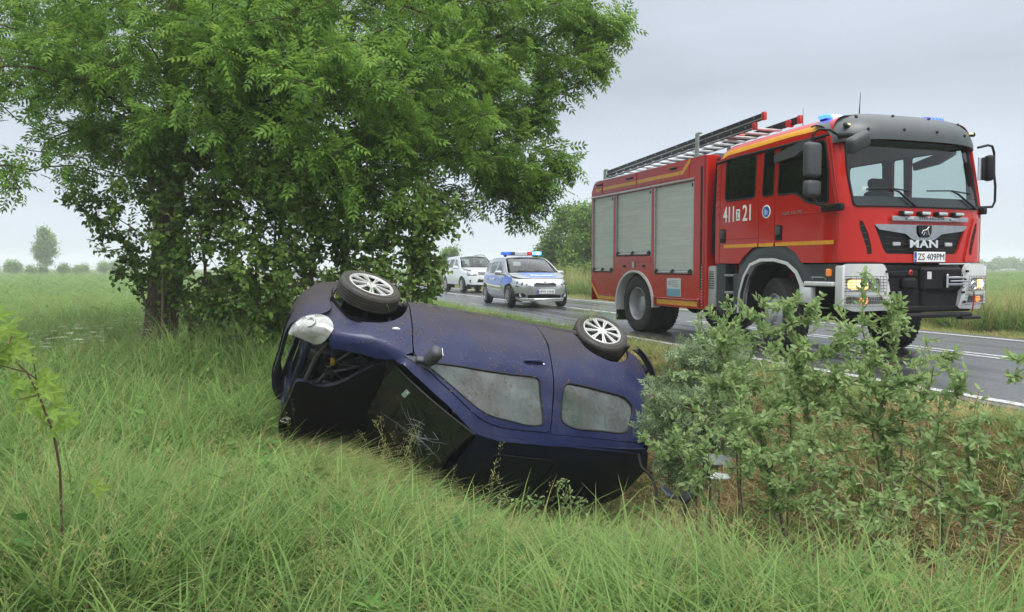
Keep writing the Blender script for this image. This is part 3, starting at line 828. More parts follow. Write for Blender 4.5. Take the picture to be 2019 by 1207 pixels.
# headlights: large almond lens, bright reflector inside
HLM, n, l, b = new_mat('scuffed_headlamp')
v = coords(n, l)
k = maprange(n, l, noise(n, l, v, 9, 7, .7, .6), .45, .72)
l.new(mixc(n, l, k, (0.34, 0.35, 0.33), (0.13, 0.125, 0.11)), b.inputs['Base Color'])
l.new(maprange(n, l, k, 0, 1, .10, .45), b.inputs['Roughness']); setp(b, metal=.15, coat=1.0)
for sgn in (-1,):
    W = WALL(sgn)
    c0, cz = F.sx(1.745), .655
    al = []
    for i in range(28):
        a = 2 * PI * i / 28; ca, sa = math.cos(a), math.sin(a)
        rx = .215; rz = .128 * (1 - .38 * ca)
        al.append((c0 + rx * ca, cz + rz * sa - .03 * ca))
    def lens(u, z, W=W, sgn=sgn):
        q = ((u - c0) / .225) ** 2 + ((z - cz) / .135) ** 2
        p = W(u, z - .0); d_ = Vector((.75, sgn * .65, .1)).normalized()
        W0 = F.inset
        return p + d_ * (.055 * max(0, 1 - q) + .035)
    hl = panel('headlight', al, lens, HLM, wreck, step=.035, thick=.10, inner=inn)
    mb = MB()
    for (du, dz, rr_) in ((-.05, .0, .050),):
        p = lens(c0 + du, cz + dz) + Vector((.004, sgn * .004, 0))
        dr_ = Vector((.70, sgn * .70, .05)).normalized()
        up_ = Vector((0, 0, 1)); M_ = frame(p, up_.cross(dr_), up_)
        mb.M = M_; mb.lathe([(rr_, -.012), (rr_ * .96, .001), (rr_ * .86, .003), (rr_ * .8, -.006)], 26, 'Z'); mb.M = None
    for tri in ([(-.075, -.085), (.005, -.095), (-.02, .05)], [(.03, -.07), (.10, -.05), (.055, .02)]):
        q = [lens(c0 + du, cz + dz) + Vector((.004, sgn * .004, 0)) for du, dz in tri]; mb.add(q, [(0, 1, 2)])
    mb.build('reflector_ring', mat('lamp_reflector', (.62, .62, .6), .2, .6), hl)
# engine bay
rc = random.Random(12)
eb = MB(); eb.box((1.42, .05, .50), (.50, .62, .34), .05, None, 2); eb.box((1.36, -.20, .66), (.40, .22, .12), .03, None, 2); eb.box((1.40, .12, .72), (.38, .30, .08), .03, None, 2)
eb.build('engine', mat('engine_black', (.022, .022, .024), .45, var=.5, scale=12), wreck)
eb = MB()
eb.box((1.25, .42, .66), (.24, .18, .2), .01); eb.build('battery', BLACK, wreck)
eb = MB(); eb.tube([(1.30, -.48, .60), (1.55, -.46, .64), (1.62, -.34, .70), (1.64, .0, .72)], .022, 8); eb.tube([(1.1, -.40, .72), (1.3, -.3, .76), (1.5, -.2, .77), (1.58, .1, .76)], .014, 8); eb.tube([(1.15, -.5, .55), (1.35, -.45, .70), (1.5, -.30, .78)], .010, 6); eb.tube([(1.1, .3, .74), (1.3, -.05, .80), (1.5, -.1, .79)], .016, 8)
eb.build('hoses', mat('hose_grey', (.10, .10, .10), .4), wreck)
eb = MB(); eb.lathe([(.001, .05), (.03, .05), (.035, .02), (.075, .02), (.08, -.03), (.001, -.03)], 26, 'X', (1.66, -.30, .62)); eb.lathe([(.001, .02), (.045, .02), (.05, -.03), (.001, -.03)], 24, 'Y', (1.45, -.48, .52)); eb.build('pulley', mat('worn_metal', (.12, .12, .12), .4, .6), wreck)
eb = MB(); eb.tube([(1.5, -.42, .74), (1.42, -.35, .77), (1.25, -.34, .76)], .009, 6); eb.tube([(1.62, -.2, .55), (1.5, -.25, .74), (1.3, -.15, .80)], .007, 6); eb.tube([(1.2, -.52, .70), (1.5, -.50, .68)], .012, 6); eb.build('metal_pipes', mat('pipe_metal', (.30, .29, .27), .3, .8), wreck)
eb = MB(); eb.cyl((1.48, -.36, .73), (1.48, -.36, .79), .022, 12); eb.build('filler_cap', mat('cap_yellow', (.5, .33, .04), .4), wreck)
eb = MB()
eb.box((1.72, 0, .67), (.05, 1.10, .055), .01); eb.box((1.74, 0, .30), (.05, 1.05, .07), .01)
for y in (-.50, -.27, .27, .50): eb.box((1.73, y, .48), (.04, .06, .36), .01)
sup = eb.build('radiator_support', mat('support_blue', (.022, .028, .075), .45, var=.4), wreck)
eb = MB()
for i in range(9):
    eb.cyl((1.742, -.48 + i * .12, .67), (1.749, -.48 + i * .12, .67), .016, 10)
eb.build('support_holes', DARK, sup)
one('radiator', mat('radiator_fins', (.03, .03, .032), .6), wreck, 'box', (1.69, 0, .48), (.04, .54, .30), .005)
eb = MB()
for sgn in (-1, 1): eb.box((1.42, sgn * .58, .55), (.62, .10, .30), .02); 
eb.box((1.02, 0, .62), (.05, 1.26, .55), .01)
eb.build('inner_wings', mat('wing_dark', (.015, .018, .035), .6), wreck)
eb = MB()
for i in range(46):
    c = (rc.uniform(1.1, 1.62), rc.uniform(-.5, .5), rc.uniform(.66, .79)); eb.box(c, (rc.uniform(.03, .10), rc.uniform(.03, .1), rc.uniform(.02, .06)), .008, (rc.uniform(-.5, .5), rc.uniform(-.5, .5), rc.uniform(0, 3)))
eb.build('engine_fittings', mat('fitting_dark', (.04, .04, .042), .4, .3, var=.6, scale=20), wreck)
# floor pan, sills, exhaust, cabin filling
eb = MB(); eb.box((-.1, 0, .23), (3.1, 1.40, .05), .01); eb.box((-.2, 0, .25), (2.6, .26, .14), .04)
for sgn in (-1, 1): eb.box((-.18, sgn * .71, .25), (1.95, .12, .07), .03, None, 2)
eb.build('floor_pan', mat('floor_pan_dark', (.03, .028, .025), .8, var=.5), wreck)
eb = MB(); eb.tube([(1.0, .1, .18), (0, .12, .16), (-1.0, .2, .17), (-1.6, .35, .2)], .03, 10); eb.cyl((-.6, .14, .16), (-1.0, .18, .16), .07, 14); eb.build('exhaust', mat('rusty_exhaust', (.12, .07, .045), .8, .3), wreck)
eb = MB()
for sgn in (-1, 1):
    eb.cyl((1.23, sgn * .45, .24), (1.23, sgn * .76, .22), .05, 12); eb.box((1.23, sgn * .5, .30), (.10, .36, .05), .01); eb.cyl((1.23, sgn * .60, .3), (1.18, sgn * .56, .75), .035, 12)
    eb.cyl((-1.235, sgn * .3, .24), (-1.235, sgn * .74, .24), .05, 12)
eb.cyl((-1.235, -.6, .24), (-1.235, .6, .24), .035, 10)
eb.build('suspension', DARK, wreck)
eb = MB()
for y in (-.36, .36):
    eb.box((.10, y, .52), (.50, .48, .16), .05, None, 2); eb.box((-.16, y, .86), (.14, .46, .62), .05, (0, -.25, 0), 2); eb.box((-.27, y, 1.22), (.09, .26, .17), .03, (0, -.2, 0), 2)
eb.build('front_seats', mat('seat_fabric', (.04, .04, .045), .9), wreck)
eb = MB(); eb.box((.92, 0, .82), (.36, 1.30, .26), .06, None, 2); eb.build('dashboard', BLACK, wreck)
RIMD = dirty('dirty_silver_rim', (.52, .52, .50), (.10, .085, .06), rough=.35, coat=.2, lo=.60, hi=.85, scale=9, metal=.35)
wheel(wreck, (1.245, -.75, .20), -1, .292, .165, .208, 'multi', RIMD, RUBBERD, yaw=math.radians(-4), camber=math.radians(21), name='front_wheel')
wheel(wreck, (-1.235, -.75, .235), -1, .288, .165, .204, 'multi', RIMD, RUBBERD, yaw=math.radians(6), camber=math.radians(9), name='rear_wheel')
wheel(wreck, (1.23, .75, .22), 1, .288, .185, .188, 'multi', RIMD, RUBBERD, name='front_wheel')
wheel(wreck, (-1.235, .75, .24), 1, .288, .185, .188, 'multi', RIMD, RUBBERD, name='rear_wheel')
# ================================================================== FIRE ENGINE
truck = empty('fire_truck', RT(7.46, 7.985), (0, 0, HEAD), 'red fire engine with ladder on its roof and blue lights standing on the wet road', 'fire engine')
truck.scale = (1, .962, 1)
RED = dirty('fire_red_paint', (0.48, 0.015, 0.009), (0.22, 0.05, 0.035), rough=.22, coat=.2, lo=.66, hi=.95, scale=1.8, zgrad=(1.3, .3), fine=.4)
REDC = mat('red_cab_paint', (0.46, 0.016, 0.009), .22, coat=.2, spec=.25, var=.05, scale=2)
YEL = mat('reflective_yellow', (0.78, 0.36, 0.02), .4, var=.1)
SHUT, n, l, b = new_mat('shutter_aluminium')
v = coords(n, l)
l.new(mixc(n, l, maprange(n, l, noise(n, l, coords(n, l, (.6, 1, 9)), 3, 4), .35, .65), (.52, .55, .51), (.60, .63, .58)), b.inputs['Base Color'])
setp(b, rough=.42, metal=.25)
FEND = mat('fender_grey', (0.040, 0.046, 0.052), .5, bmp=.04, scale=25)
WPAINT = mat('white_bumper_paint', (.60, .61, .60), .3, coat=.5, var=.05)
HANDLE = BLACK
GLASSF = glass('far_side_glass', (.72, .80, .78), .96)
tin = (-1.3, 0, 1.6)
def side(sgn, off=0.0):
    """flat cab/body side, leaning in a little above the belt"""
    return lambda x, z: Vector((x, sgn * (1.195 + off - (0.03 * max(0, z - 2.0) / .8 if x > -2.75 else 0) - (.05 * max(0, x + .35) ** 2 / .06 if x > -.35 else 0)), z))
# ---- chassis
mb = MB()
for y in (-.42, .42): mb.box((-3.5, y, .78), (6.6, .09, .24), .01)
for x in (-6.5, -4.4, -2.9, -.9): mb.box((x, 0, .78), (.1, .8, .2), .01)
mb.build('chassis_rail', DARK, truck)
mb = MB(); mb.cyl((-5.05, -.9, .5), (-5.05, .9, .5), .09, 14); mb.lathe([(.001, -.2), (.16, -.14), (.2, 0), (.16, .14), (.001, .2)], 20, 'X', (-5.05, .1, .5)); mb.build('rear_axle', DARK, truck)
mb = MB(); mb.cyl((-1.3, -.9, .5), (-1.3, .9, .5), .08, 14); mb.lathe([(.001, -.2), (.14, -.14), (.18, 0), (.14, .14), (.001, .2)], 20, 'X', (-1.3, .15, .5)); mb.build('front_axle', DARK, truck)
mb = MB(); mb.box((-1.0, 0, .85), (1.6, .75, .5), .06); mb.box((-3.6, -.2, .7), (.9, .9, .45), .05); mb.build('driveline', DARK, truck)
for sgn in (-1, 1):
    wheel(truck, (-5.05, sgn * 1.03, .5), sgn, .505, .29, .295, 'truck_rear', mat('painted_rim', (.40, .41, .42), .4, .3), name='rear_wheel')
    wheel(truck, (-5.05, sgn * .72, .5), sgn, .505, .29, .295, 'truck_rear', mat('painted_rim', (.40, .41, .42), .4, .3), name='rear_wheel')
    wheel(truck, (-1.3, sgn * .98, .505), sgn, .505, .30, .295, 'truck_front', mat('painted_rim', (.40, .41, .42), .4, .3), name='front_wheel', yaw=math.radians(-17))
# ---- equipment body
XB0, XB1, ZB, ZT = -6.91, -2.93, .50, 2.86
ac = (-5.10, .52, .70, .56)
for sgn in (-1, 1):
    S0 = side(sgn); y = sgn * 1.195
    holes = [[(-6.84, 1.05), (-5.95, 1.05), (-5.95, 2.50), (-6.84, 2.50)], [(-5.83, 1.35), (-4.53, 1.35), (-4.53, 2.50), (-5.83, 2.50)], [(-4.41, 1.03), (-3.22, 1.03), (-3.22, 2.50), (-4.41, 2.50)]]
    arch = circ(-5.10, .50, .675, 180, 0, 22, ry=.575)
    out = [(XB0, .80), (XB0 + .30, ZB + .02), (-5.76, ZB)] + arch + [(-4.44, ZB), (-3.0, ZB), (XB1, ZB), (XB1, ZT), (-6.78, ZT - .05), (XB0, ZT - .22)]
    bs = panel('body_side', out, S0, RED, truck, holes, step=.16, thick=.05, inner=(-5, 0, 1.6))
    # wheel-arch trim, white
    mb = MB()
    a_in = circ(-5.10, .50, .66, 180, 0, 26, ry=.56); a_out = circ(-5.10, .50, .70, 180, 0, 26, ry=.60)
    vs = []; fs = []
    a_in = [(-5.76, .36)] + a_in + [(-4.44, .46)]; a_out = [(-5.80, .36)] + a_out + [(-4.40, .46)]
    for (p, q) in zip(a_in, a_out): vs += [(p[0], y + sgn * .035, p[1]), (q[0], y + sgn * .035, q[1]), (q[0], y + sgn * .002, q[1]), (p[0], y - sgn * .14, p[1])]
    for i in range(len(a_in) - 1):
        for k in range(4): fs.append((i * 4 + k, i * 4 + (k + 1) % 4, (i + 1) * 4 + (k + 1) % 4, (i + 1) * 4 + k))
    mb.add(vs, fs); mb.build('arch_trim', WHITEP, truck)
    mb = MB(); pr = circ(-5.10, .50, .665, 180, 0, 20, ry=.565); vs = []; fs = []
    for (x, z) in pr: vs += [(x, y - sgn * .05, z), (x, y - sgn * .7, z)]
    for i in range(len(pr) - 1): fs.append((2 * i, 2 * i + 1, 2 * i + 3, 2 * i + 2))
    mb.add(vs, fs); mb.build('wheel_housing', DARK, truck)
    mb = MB(); mb.box((-5.79, sgn * 1.05, .33), (.03, .30, .34), .005); mb.build('mud_flap', BLACK, truck)
    # roller shutters: interlocking ribs as relief, one sheet each
    for hi, h in enumerate(holes):
        x0, x1, z0, z1 = h[0][0], h[1][0], h[0][1], h[2][1]
        nr = int((z1 - z0 - .07) / .030); pitch = (z1 - z0 - .07) / nr
        vs = []; fs = []
        for i in range(nr):
            za = z0 + .07 + i * pitch
            for zz, d in ((za, -.0275), (za + .003, -.0245), (za + pitch * .5, -.0235), (za + pitch - .003, -.0245)):
                vs += [(x0 + .012, y + sgn * d, zz), (x1 - .012, y + sgn * d, zz)]
        k = len(vs) // 2
        for i in range(k - 1): fs.append((2 * i, 2 * i + 1, 2 * i + 3, 2 * i + 2))
        mb = MB(); mb.add(vs, fs)
        mb.box(((x0 + x1) / 2, y - sgn * .028, z0 + .04), (x1 - x0 - .03, .02, .05), .004)
        sh = mb.build('roller_shutter', SHUT, truck, 25)
        mb = MB()
        for a, c in (((x0, z0), (x0, z1)), ((x1, z0), (x1, z1))): mb.box2((a[0] - .012, y - sgn * .04, a[1]), (a[0] + .012, y + sgn * .004, c[1]), .004)
        mb.build('shutter_guide', ALU, sh)
        mb = MB(); mb.cyl((x0 + .06, y + sgn * .012, z0 + .035), (x1 - .06, y + sgn * .012, z0 + .035), .011, 10); mb.build('shutter_bar', ALU, sh)
        for xx in (x0 + .07, (x0 + x1) / 2, x1 - .07):
            one('shutter_latch', HANDLE, sh, 'box', (xx, y + sgn * .008, z0 + .045), (.10, .035, .045), .01)
            one('latch_stop', HANDLE, sh, 'box', (xx, y + sgn * .004, z0 + .075), (.045, .03, .03), .008)
        one('shutter_clip', HANDLE, sh, 'box', (x1 - .03, y + sgn * .0, z1 - .06), (.03, .02, .05), .004)
    one('gutter', ALU, truck, 'box2', (XB0 + .01, y - sgn * .01, 2.515), (-3.20, y + sgn * .022, 2.545), .006)
    # upper cover flaps with handles, stripe
    for (x0, x1) in ((-6.76, -6.43), (-6.40, -5.06), (-5.04, -3.35)):
        panel('upper_flap', [(x0, 2.575), (x1, 2.575), (x1, 2.83 - (.03 if x0 < -6.5 else 0)), (x0 + .02, 2.83 - (.05 if x0 < -6.5 else 0))], side(sgn, .010), RED, truck, step=.3, thick=.012, inner=(-5, 0, 2))
    for (x0, x1) in ((-6.70, -6.46), (-6.38, -5.07), (-5.03, -3.62)):
        panel('yellow_stripe', [(x0, 2.63), (x1, 2.63), (x1, 2.69), (x0, 2.69)], side(sgn, .013), YEL, truck, step=.3, thick=.002, inner=(-5, 0, 2))
    panel('yellow_stripe', [(-3.60, 2.63), (-3.52, 2.63), (-3.30, 2.80), (-3.30, 2.85), (-3.35, 2.85), (-3.55, 2.69), (-3.60, 2.69)], side(sgn, .013), YEL, truck, step=.3, thick=.002, inner=(-5, 0, 2))
    for xx in (-6.55, -5.30, -3.80): one('flap_handle', HANDLE, truck, 'box', (xx, y + sgn * .024, 2.755), (.20, .022, .035), .008)
    # lower yellow stripes with bright edging, marker reflectors
    panel('yellow_stripe', [(-4.32, .535), (-3.06, .535), (-3.06, .615), (-4.32, .615)], side(sgn, .004), YEL, truck, step=.3, thick=.003, inner=(-5, 0, 2))
    panel('yellow_stripe', [(XB0 + .30, ZB + .035), (-5.86, ZB + .035), (-5.86, .60), (-6.56, .60), (XB0 + .02, .86), (XB0 + .02, .79)], side(sgn, .004), YEL, truck, step=.3, thick=.003, inner=(-5, 0, 2))
    mb = MB(); mb.box2((-4.32, y, .628), (-3.06, y + sgn * .03, .648), .008); mb.tube([(-5.86, y + sgn * .01, .615), (-6.55, y + sgn * .01, .615), (XB0 + .03, y + sgn * .01, .88)], .012, 6); mb.build('rub_rail', RED, truck)
    for xx in (-4.36, -3.02): one('marker_lamp', mat('red_lens', (.30, .012, .012), .12, coat=1.0), truck, 'box', (xx, y + sgn * .022, .60), (.05, .035, .13), .012)
    one('lower_panel_edge', RED, truck, 'box2', (-5.82, y, 1.245), (-4.5, y + sgn * .012, 1.262), .003)
    for xx in (-5.50, -4.78): one('recessed_latch', HANDLE, truck, 'box', (xx, y + sgn * .002, 1.17), (.10, .02, .045), .008)
    one('centre_latch', ALU, truck, 'box', (-5.14, y + sgn * .008, 1.19), (.09, .02, .11), .006)
    # notice panel
    pn = one('notice_panel', mat('notice_white', (.62, .66, .66), .3), truck, 'box', (-3.77, y + sgn * .005, .82), (.42, .008, .30), .001)
    one('notice_lower_half', mat('notice_blue', (.14, .36, .52), .3), pn, 'box', (-3.77, y + sgn * .0105, .735), (.40, .003, .12), 0)
    mb = MB()
    for i in range(4): mb.box((-3.72, y + sgn * .0105, .93 - i * .03), (.24 - .04 * (i % 2), .002, .010), 0)
    for i in range(2): mb.box((-3.77, y + sgn * .0130, .755 - i * .035), (.28, .002, .010), 0)
    mb.build('notice_lines', mat('notice_grey', (.25, .33, .38), .4), pn)
    mb = MB(); mb.lathe([(.020, 0), (.028, sgn * .004), (.034, 0)], 18, 'Y', (-3.90, y + sgn * .0095, .89)); mb.build('notice_emblem', mat('emblem_blue', (.03, .08, .35), .4), pn)
    # exhaust stack and rear corner column between cab and body
    mb = MB(); mb.box2((-2.93, sgn * 1.19, .50), (-2.86, sgn * .95, ZT), .012); mb.build('body_front_post', RED, truck)
    one('post_slot', DARK, truck, 'box', (-2.995, y + sgn * .002, 1.75), (.05, .006, 1.9), 0)
    mb = MB()
    for i in range(14): mb.cyl((-2.965, y, .56 + i * .045), (-2.965, y + sgn * .01, .56 + i * .045), .012, 8)
    mb.build('post_holes', mat('hole_grey', (.35, .3, .3), .5), truck)['kind'] = 'stuff'
    mb = MB(); mb.tube([(-2.80, sgn * 1.06, 1.35), (-2.78, sgn * 1.07, 1.8), (-2.74, sgn * 1.07, 2.4), (-2.70, sgn * 1.05, 2.78)], .065, 12)
    for i in range(42): mb.lathe([(.062, -.008), (.074, 0), (.062, .008)], 12, 'Z', (-2.80 + .10 * (i / 42) ** 1.3, sgn * 1.065, 1.37 + i * .033))
    mb.build('intake_hose', BLACK, truck)
    mb = MB(); mb.box2((-2.88, sgn * 1.15, .55), (-2.66, sgn * .75, 1.17), .03, 2); tank = mb.build('side_box', mat('box_grey', (.42, .44, .43), .4), truck)
    mb = MB()
    for i in range(8): mb.box((-2.77, sgn * 1.152, 1.08 - i * .035), (.15 - .012 * max(0, 3 - i), .006, .014), 0)
    mb.build('louvre_slots', DARK, tank)['kind'] = 'stuff'
    # battery tube at the rear end
one('rear_tube', ALU, truck, 'cyl', (-7.06, -.98, .58), (-6.62, -.98, .58), .055, 20)
mb = MB(); mb.box2((XB0, -1.19, ZB), (XB0 + .03, 1.19, ZT - .22), .01); mb.build('body_rear', RED, truck)
panel('rear_shutter', [(-.85, 1.0), (.85, 1.0), (.85, 2.5), (-.85, 2.5)], lambda y, z: Vector((XB0 - .012, y, z)), SHUT, truck, step=.4, thick=.01, inner=(-5, 0, 1.6))
panel('body_front', [(-1.19, ZB), (1.19, ZB), (1.19, ZT), (-1.19, ZT)], lambda y, z: Vector((-2.90, y, z)), RED, truck, step=.4, thick=.03, inner=(-5, 0, 1.6))
mb = MB(); mb.prism([(-1.19, ZT - .03), (-1.12, ZT), (-1.02, ZT + .03), (1.02, ZT + .03), (1.12, ZT), (1.19, ZT - .03)], -6.80, -2.87, 'X'); mb.build('body_roof', STEELG, truck)
mb = MB(); mb.box2((-6.80, -.55, .9), (-3.0, .55, 2.4), .02); mb.build('water_tank', DARK, truck)
# ---- ladder
lad = empty('ladder'); lad.parent = truck
def ladline(x, z0, z1, x0=-6.95, x1=-1.4): return z0 + (z1 - z0) * (x - x0) / (x1 - x0)
BLK = mat('ladder_black', (.016, .016, .018), .45, .3)
for (ya, x0, x1, z0, z1, h, nm) in ((-.84, -6.98, -2.2, 2.965, 3.185, .085, 'ladder_rail'), (-.36, -6.98, -1.80, 2.965, 3.24, .10, 'ladder_rail'), (-.82, -6.93, -2.02, 3.04, 3.30, .10, 'ladder_rail')):
    a = math.atan2(z1 - z0, x1 - x0); L = math.hypot(x1 - x0, z1 - z0)
    c = Vector(((x0 + x1) / 2, ya, (z0 + z1) / 2))
    mb = MB(); mb.box(c, (L, .035, h), .006, (0, -a, 0)); rail = mb.build(nm, BLK, lad)
    sg = -1 if ya < -.6 else 1
    one('rail_trim', ALU, rail, 'box', c + Vector((0, sg * .018 if sg > 0 else -.020, -.028)), (L, .012, .018), .003, (0, -a, 0))
    one('rail_cap', mat('cap_red', (.45, .03, .03), .4), rail, 'box', Vector((x1 + .03, ya, z1 + .003)), (.07, .06, h + .02), .015, (0, -a, 0), seg=2)
    mb = MB()
    for i in range(14):
        t = (i + .5) / 14; mb.cyl((x0 + (x1 - x0) * t, ya - .019, z0 + (z1 - z0) * t + .02), (x0 + (x1 - x0) * t, ya - .024, z0 + (z1 - z0) * t + .02), .011, 8)
    mb.build('rivets', ALU, rail)['kind'] = 'stuff'
rungm = bpy.data.objects.new('tmp', None); bpy.data.objects.remove(rungm)
first = None
for i in range(17):
    x = -6.75 + i * .285; z = ladline(x, 2.97, 3.20)
    if first is None:
        mb = MB(); mb.box((0, 0, 0), (.085, .50, .022), .004); mb.box((0, 0, .012), (.05, .50, .006), .002)
        first = mb.build('rung', mat('rung_alu', (.72, .73, .73), .45, .6), lad); o = first
    else:
        o = first.copy(); COL.objects.link(o); o.parent = lad
    o.location = (x, -.61, z - .015)
one('stay_wheel', mat('cap_red', (.45, .03, .03), .4), lad, 'cyl', (-1.98, -.40, 3.22), (-1.98, -.32, 3.22), .055, 20)
one('red_fitting', mat('cap_red', (.45, .03, .03), .4), lad, 'box', (-3.0, -.60, 3.17), (.34, .20, .05), .02)
for (x, h) in ((-6.86, 3.10), (-3.55, 3.30)):
    mb = MB(); mb.box2((x - .05, -.93, 2.86), (x + .05, -.905, h), .008); mb.box2((x - .03, -.93, h - .02), (x + .09, -.88, h + .01), .004); mb.box2((x - .05, -.30, 2.86), (x + .05, -.275, h - .15), .008)
    mb.box2((x - .05, -.93, 2.90), (x + .05, -.28, 2.93), .004)
    mb.build('ladder_bracket', mat('bracket_grey', (.33, .37, .34), .5, .3), truck)
# ---- cab side panels, doors, windows
Z0, ZC = 1.205, 2.74
def fz(x):   # fender top line over the front wheel arch
    return 0
archc = [(-2.02, 1.205), (-1.93, 1.30), (-1.72, 1.425), (-1.30, 1.435), (-1.02, 1.42), (-.84, 1.33), (-.72, 1.205)]
w1 = rnd([(-2.39, 2.11), (-1.69, 2.11), (-1.69, 2.70), (-2.39, 2.70)], .07)
w2 = rnd([(-1.535, 2.11), (-1.30, 2.11), (-1.30, 2.70), (-1.52, 2.70)], .05)
w3 = rnd([(-1.215, 2.10), (-.86, 2.10), (-.62, 1.95), (-.27, 1.93), (-.29, 2.30), (-.36, 2.70), (-1.20, 2.70)], [.05, .08, .08, .05, .05, .06, .05])
for sgn in (-1, 1):
    y = sgn * 1.195; S0 = side(sgn); S1 = side(sgn, -.018); S2 = side(sgn, .003)
    cut = lambda a, b_: [p for p in archc if a <= p[0] <= b_]
    # rear door
    rd = [(-2.50, Z0), (-2.02, 1.205), (-1.93, 1.30), (-1.72, 1.425), (-1.608, 1.43), (-1.608, ZC), (-2.50, ZC)]
    d1 = panel('rear_door', rd, S0, REDC, truck, [w1], step=.14, thick=.03, inner=tin)
    mid = [(-1.596, 1.432), (-1.268, 1.436), (-1.268, ZC), (-1.596, ZC)]
    panel('middle_panel', mid, S0, REDC, truck, [w2], step=.14, thick=.03, inner=tin)
    fd = [(-1.256, 1.436), (-1.02, 1.42), (-.84, 1.33), (-.72, 1.205), (-.135, 1.205), (-.135, 1.95), (-.20, 2.30), (-.27, ZC), (-1.256, ZC)]
    d2 = panel('front_door', fd, S0, REDC, truck, [w3], step=.14, thick=.03, inner=tin)
    panel('rear_pillar', [(-2.62, 1.205), (-2.512, 1.205), (-2.512, ZC), (-2.62, ZC)], S0, REDC, truck, step=.14, thick=.03, inner=tin)
    for i in range(7): one('pillar_louvre', REDC, truck, 'box', (-2.565, y + sgn * .004, 2.60 - i * .11), (.05, .012, .035), .005)
    for nm, w, par in (('window', w1, d1), ('window', w2, truck), ('window', w3, d2)):
        gp = panel(nm, w, S1, GLASSD if sgn < 0 else GLASSF, par, step=.2, thick=0, inner=tin)
        mb = MB(); q = dens(w, .08); mb.tube([S2(*p) - Vector((0, sgn * .006, 0)) for p in q + q[:1]], .013, 6); mb.build('window_seal', BLACK, par)
    if sgn > 0:
        SI = side(sgn, -.05); TR_ = mat('trim_grey', (.10, .105, .11), .8)
        panel('door_trim', [(-2.60, 1.3), (-1.60, 1.45), (-1.60, 2.72), (-2.60, 2.72)], SI, TR_, truck, [w1], step=.3, thick=0, inner=tin)
        panel('door_trim', [(-1.60, 1.45), (-1.26, 1.45), (-1.26, 2.72), (-1.60, 2.72)], SI, TR_, truck, [w2], step=.3, thick=0, inner=tin)
        panel('door_trim', [(-1.26, 1.45), (-.15, 1.3), (-.20, 2.3), (-.27, 2.72), (-1.26, 2.72)], SI, TR_, truck, [w3], step=.3, thick=0, inner=tin)
    # creases
    one('door_crease', REDC, d2, 'box', (-.68, y + sgn * .003, 1.83), (.88, .012, .014), .005)
    one('door_crease', REDC, d1, 'box', (-2.05, y + sgn * .003, 1.56), (.88, .010, .012), .004)
    # handles
    for xx, par in ((-2.42, d1), (-1.17, d2)):
        one('handle_recess', BLACK, par, 'box', (xx, y + sgn * .004, 1.605), (.13, .016, .20), .025, seg=2)
        one('door_handle', GREYP, par, 'box', (xx + .0, y + sgn * .018, 1.625), (.085, .02, .11), .012, seg=2)
    # yellow tape blocks
    for (x0, x1, par) in ((-2.40, -1.625, d1), (-1.59, -1.275, truck), (-1.24, -.16, d2)):
        nb_ = max(1, round((x1 - x0) / .053)); mb = MB()
        for i in range(nb_): mb.box((x0 + (i + .5) * (x1 - x0) / nb_, y + sgn * .004, 1.452), ((x1 - x0) / nb_ - .005, .004, .048), 0)
        mb.build('reflective_tape', YEL, par)['kind'] = 'stuff'
    # writing on the doors
    xd = Vector((-sgn, 0, 0)) if sgn > 0 else Vector((1, 0, 0))
    WH = mat('decal_white', (.85, .85, .82), .4, var=.03)
    cx = -2.07
    lettering('number_lettering', '411', WH, d1, frame((-2.29 if sgn < 0 else -1.86, y + sgn * .003, 1.915), xd, (0, 0, 1)), .255, .225, .004, .012)
    lettering('number_lettering', '21', WH, d1, frame((-1.865 if sgn < 0 else -2.29, y + sgn * .003, 1.915), xd, (0, 0, 1)), .185, .225, .004, .012)
    zb = one('number_block', WH, d1, 'box', (-2.065, y + sgn * .003, 1.895), (.085, .004, .16), 0)
    lettering('number_lettering', 'Z', mat('decal_black', (.02, .02, .02), .4), d1, frame((-2.065, y + sgn * .0065, 1.895), xd, (0, 0, 1)), .045, .11, .003, .008)
    em = MB(); em.lathe([(.001, sgn * .004), (.085, sgn * .004), (.09, 0)], 32, 'Y', (-1.435, y + sgn * .002, 1.90)); em_ = em.build('crest', WH, truck); 
    em = MB(); em.lathe([(.001, sgn * .006), (.070, sgn * .006), (.073, 0)], 32, 'Y', (-1.435, y + sgn * .003, 1.90)); em.build('crest_field', mat('crest_blue', (.02, .07, .33), .4), em_)
    em = MB()
    for k in range(4): em.tube([(-1.46 + .018 * k, y + sgn * .011, 1.85), (-1.465 + .02 * k, y + sgn * .011, 1.90), (-1.45 + .018 * k, y + sgn * .011, 1.945 - .012 * k)], [.004, .010, .003], 6)
    em.build('crest_flame', mat('crest_light', (.35, .5, .8), .4), em_)
    lettering('model_lettering', 'TGM 13.290', CHROME, d2, frame((-.93, y + sgn * .004, 1.855), xd, (0, 0, 1)), .40, .038, .005, .004)
    # roof side with stripe and drip rail
    def roofside(x, v, sgn=sgn):
        a = v * PI / 2; e = .0 if x < -.4 else .10 * ((x + .4) / .3) ** 2
        rr_ = .16
        back = max(0, (-2.35 - x)) ** 2 * 1.3
        return Vector((x, sgn * (1.165 - e * .4 - .20 * (1 - math.cos(a)) - .14 * (1 - math.cos(a)) ** 3), 2.765 + .235 * math.sin(a) - back - max(0, -x - 1.0) * .035))
    panel('roof_side', [(-2.62, 0), (-.26, 0), (-.26, 1), (-2.62, 1)], roofside, REDC, truck, step=.12, thick=0, inner=tin)
    panel('yellow_stripe', [(-2.50, .15), (-.46, .20), (-.46, .42), (-2.50, .36)], lambda x, v, sgn=sgn: roofside(x, v) + Vector((0, sgn * .004, .002)), YEL, truck, step=.12, thick=0, inner=tin)
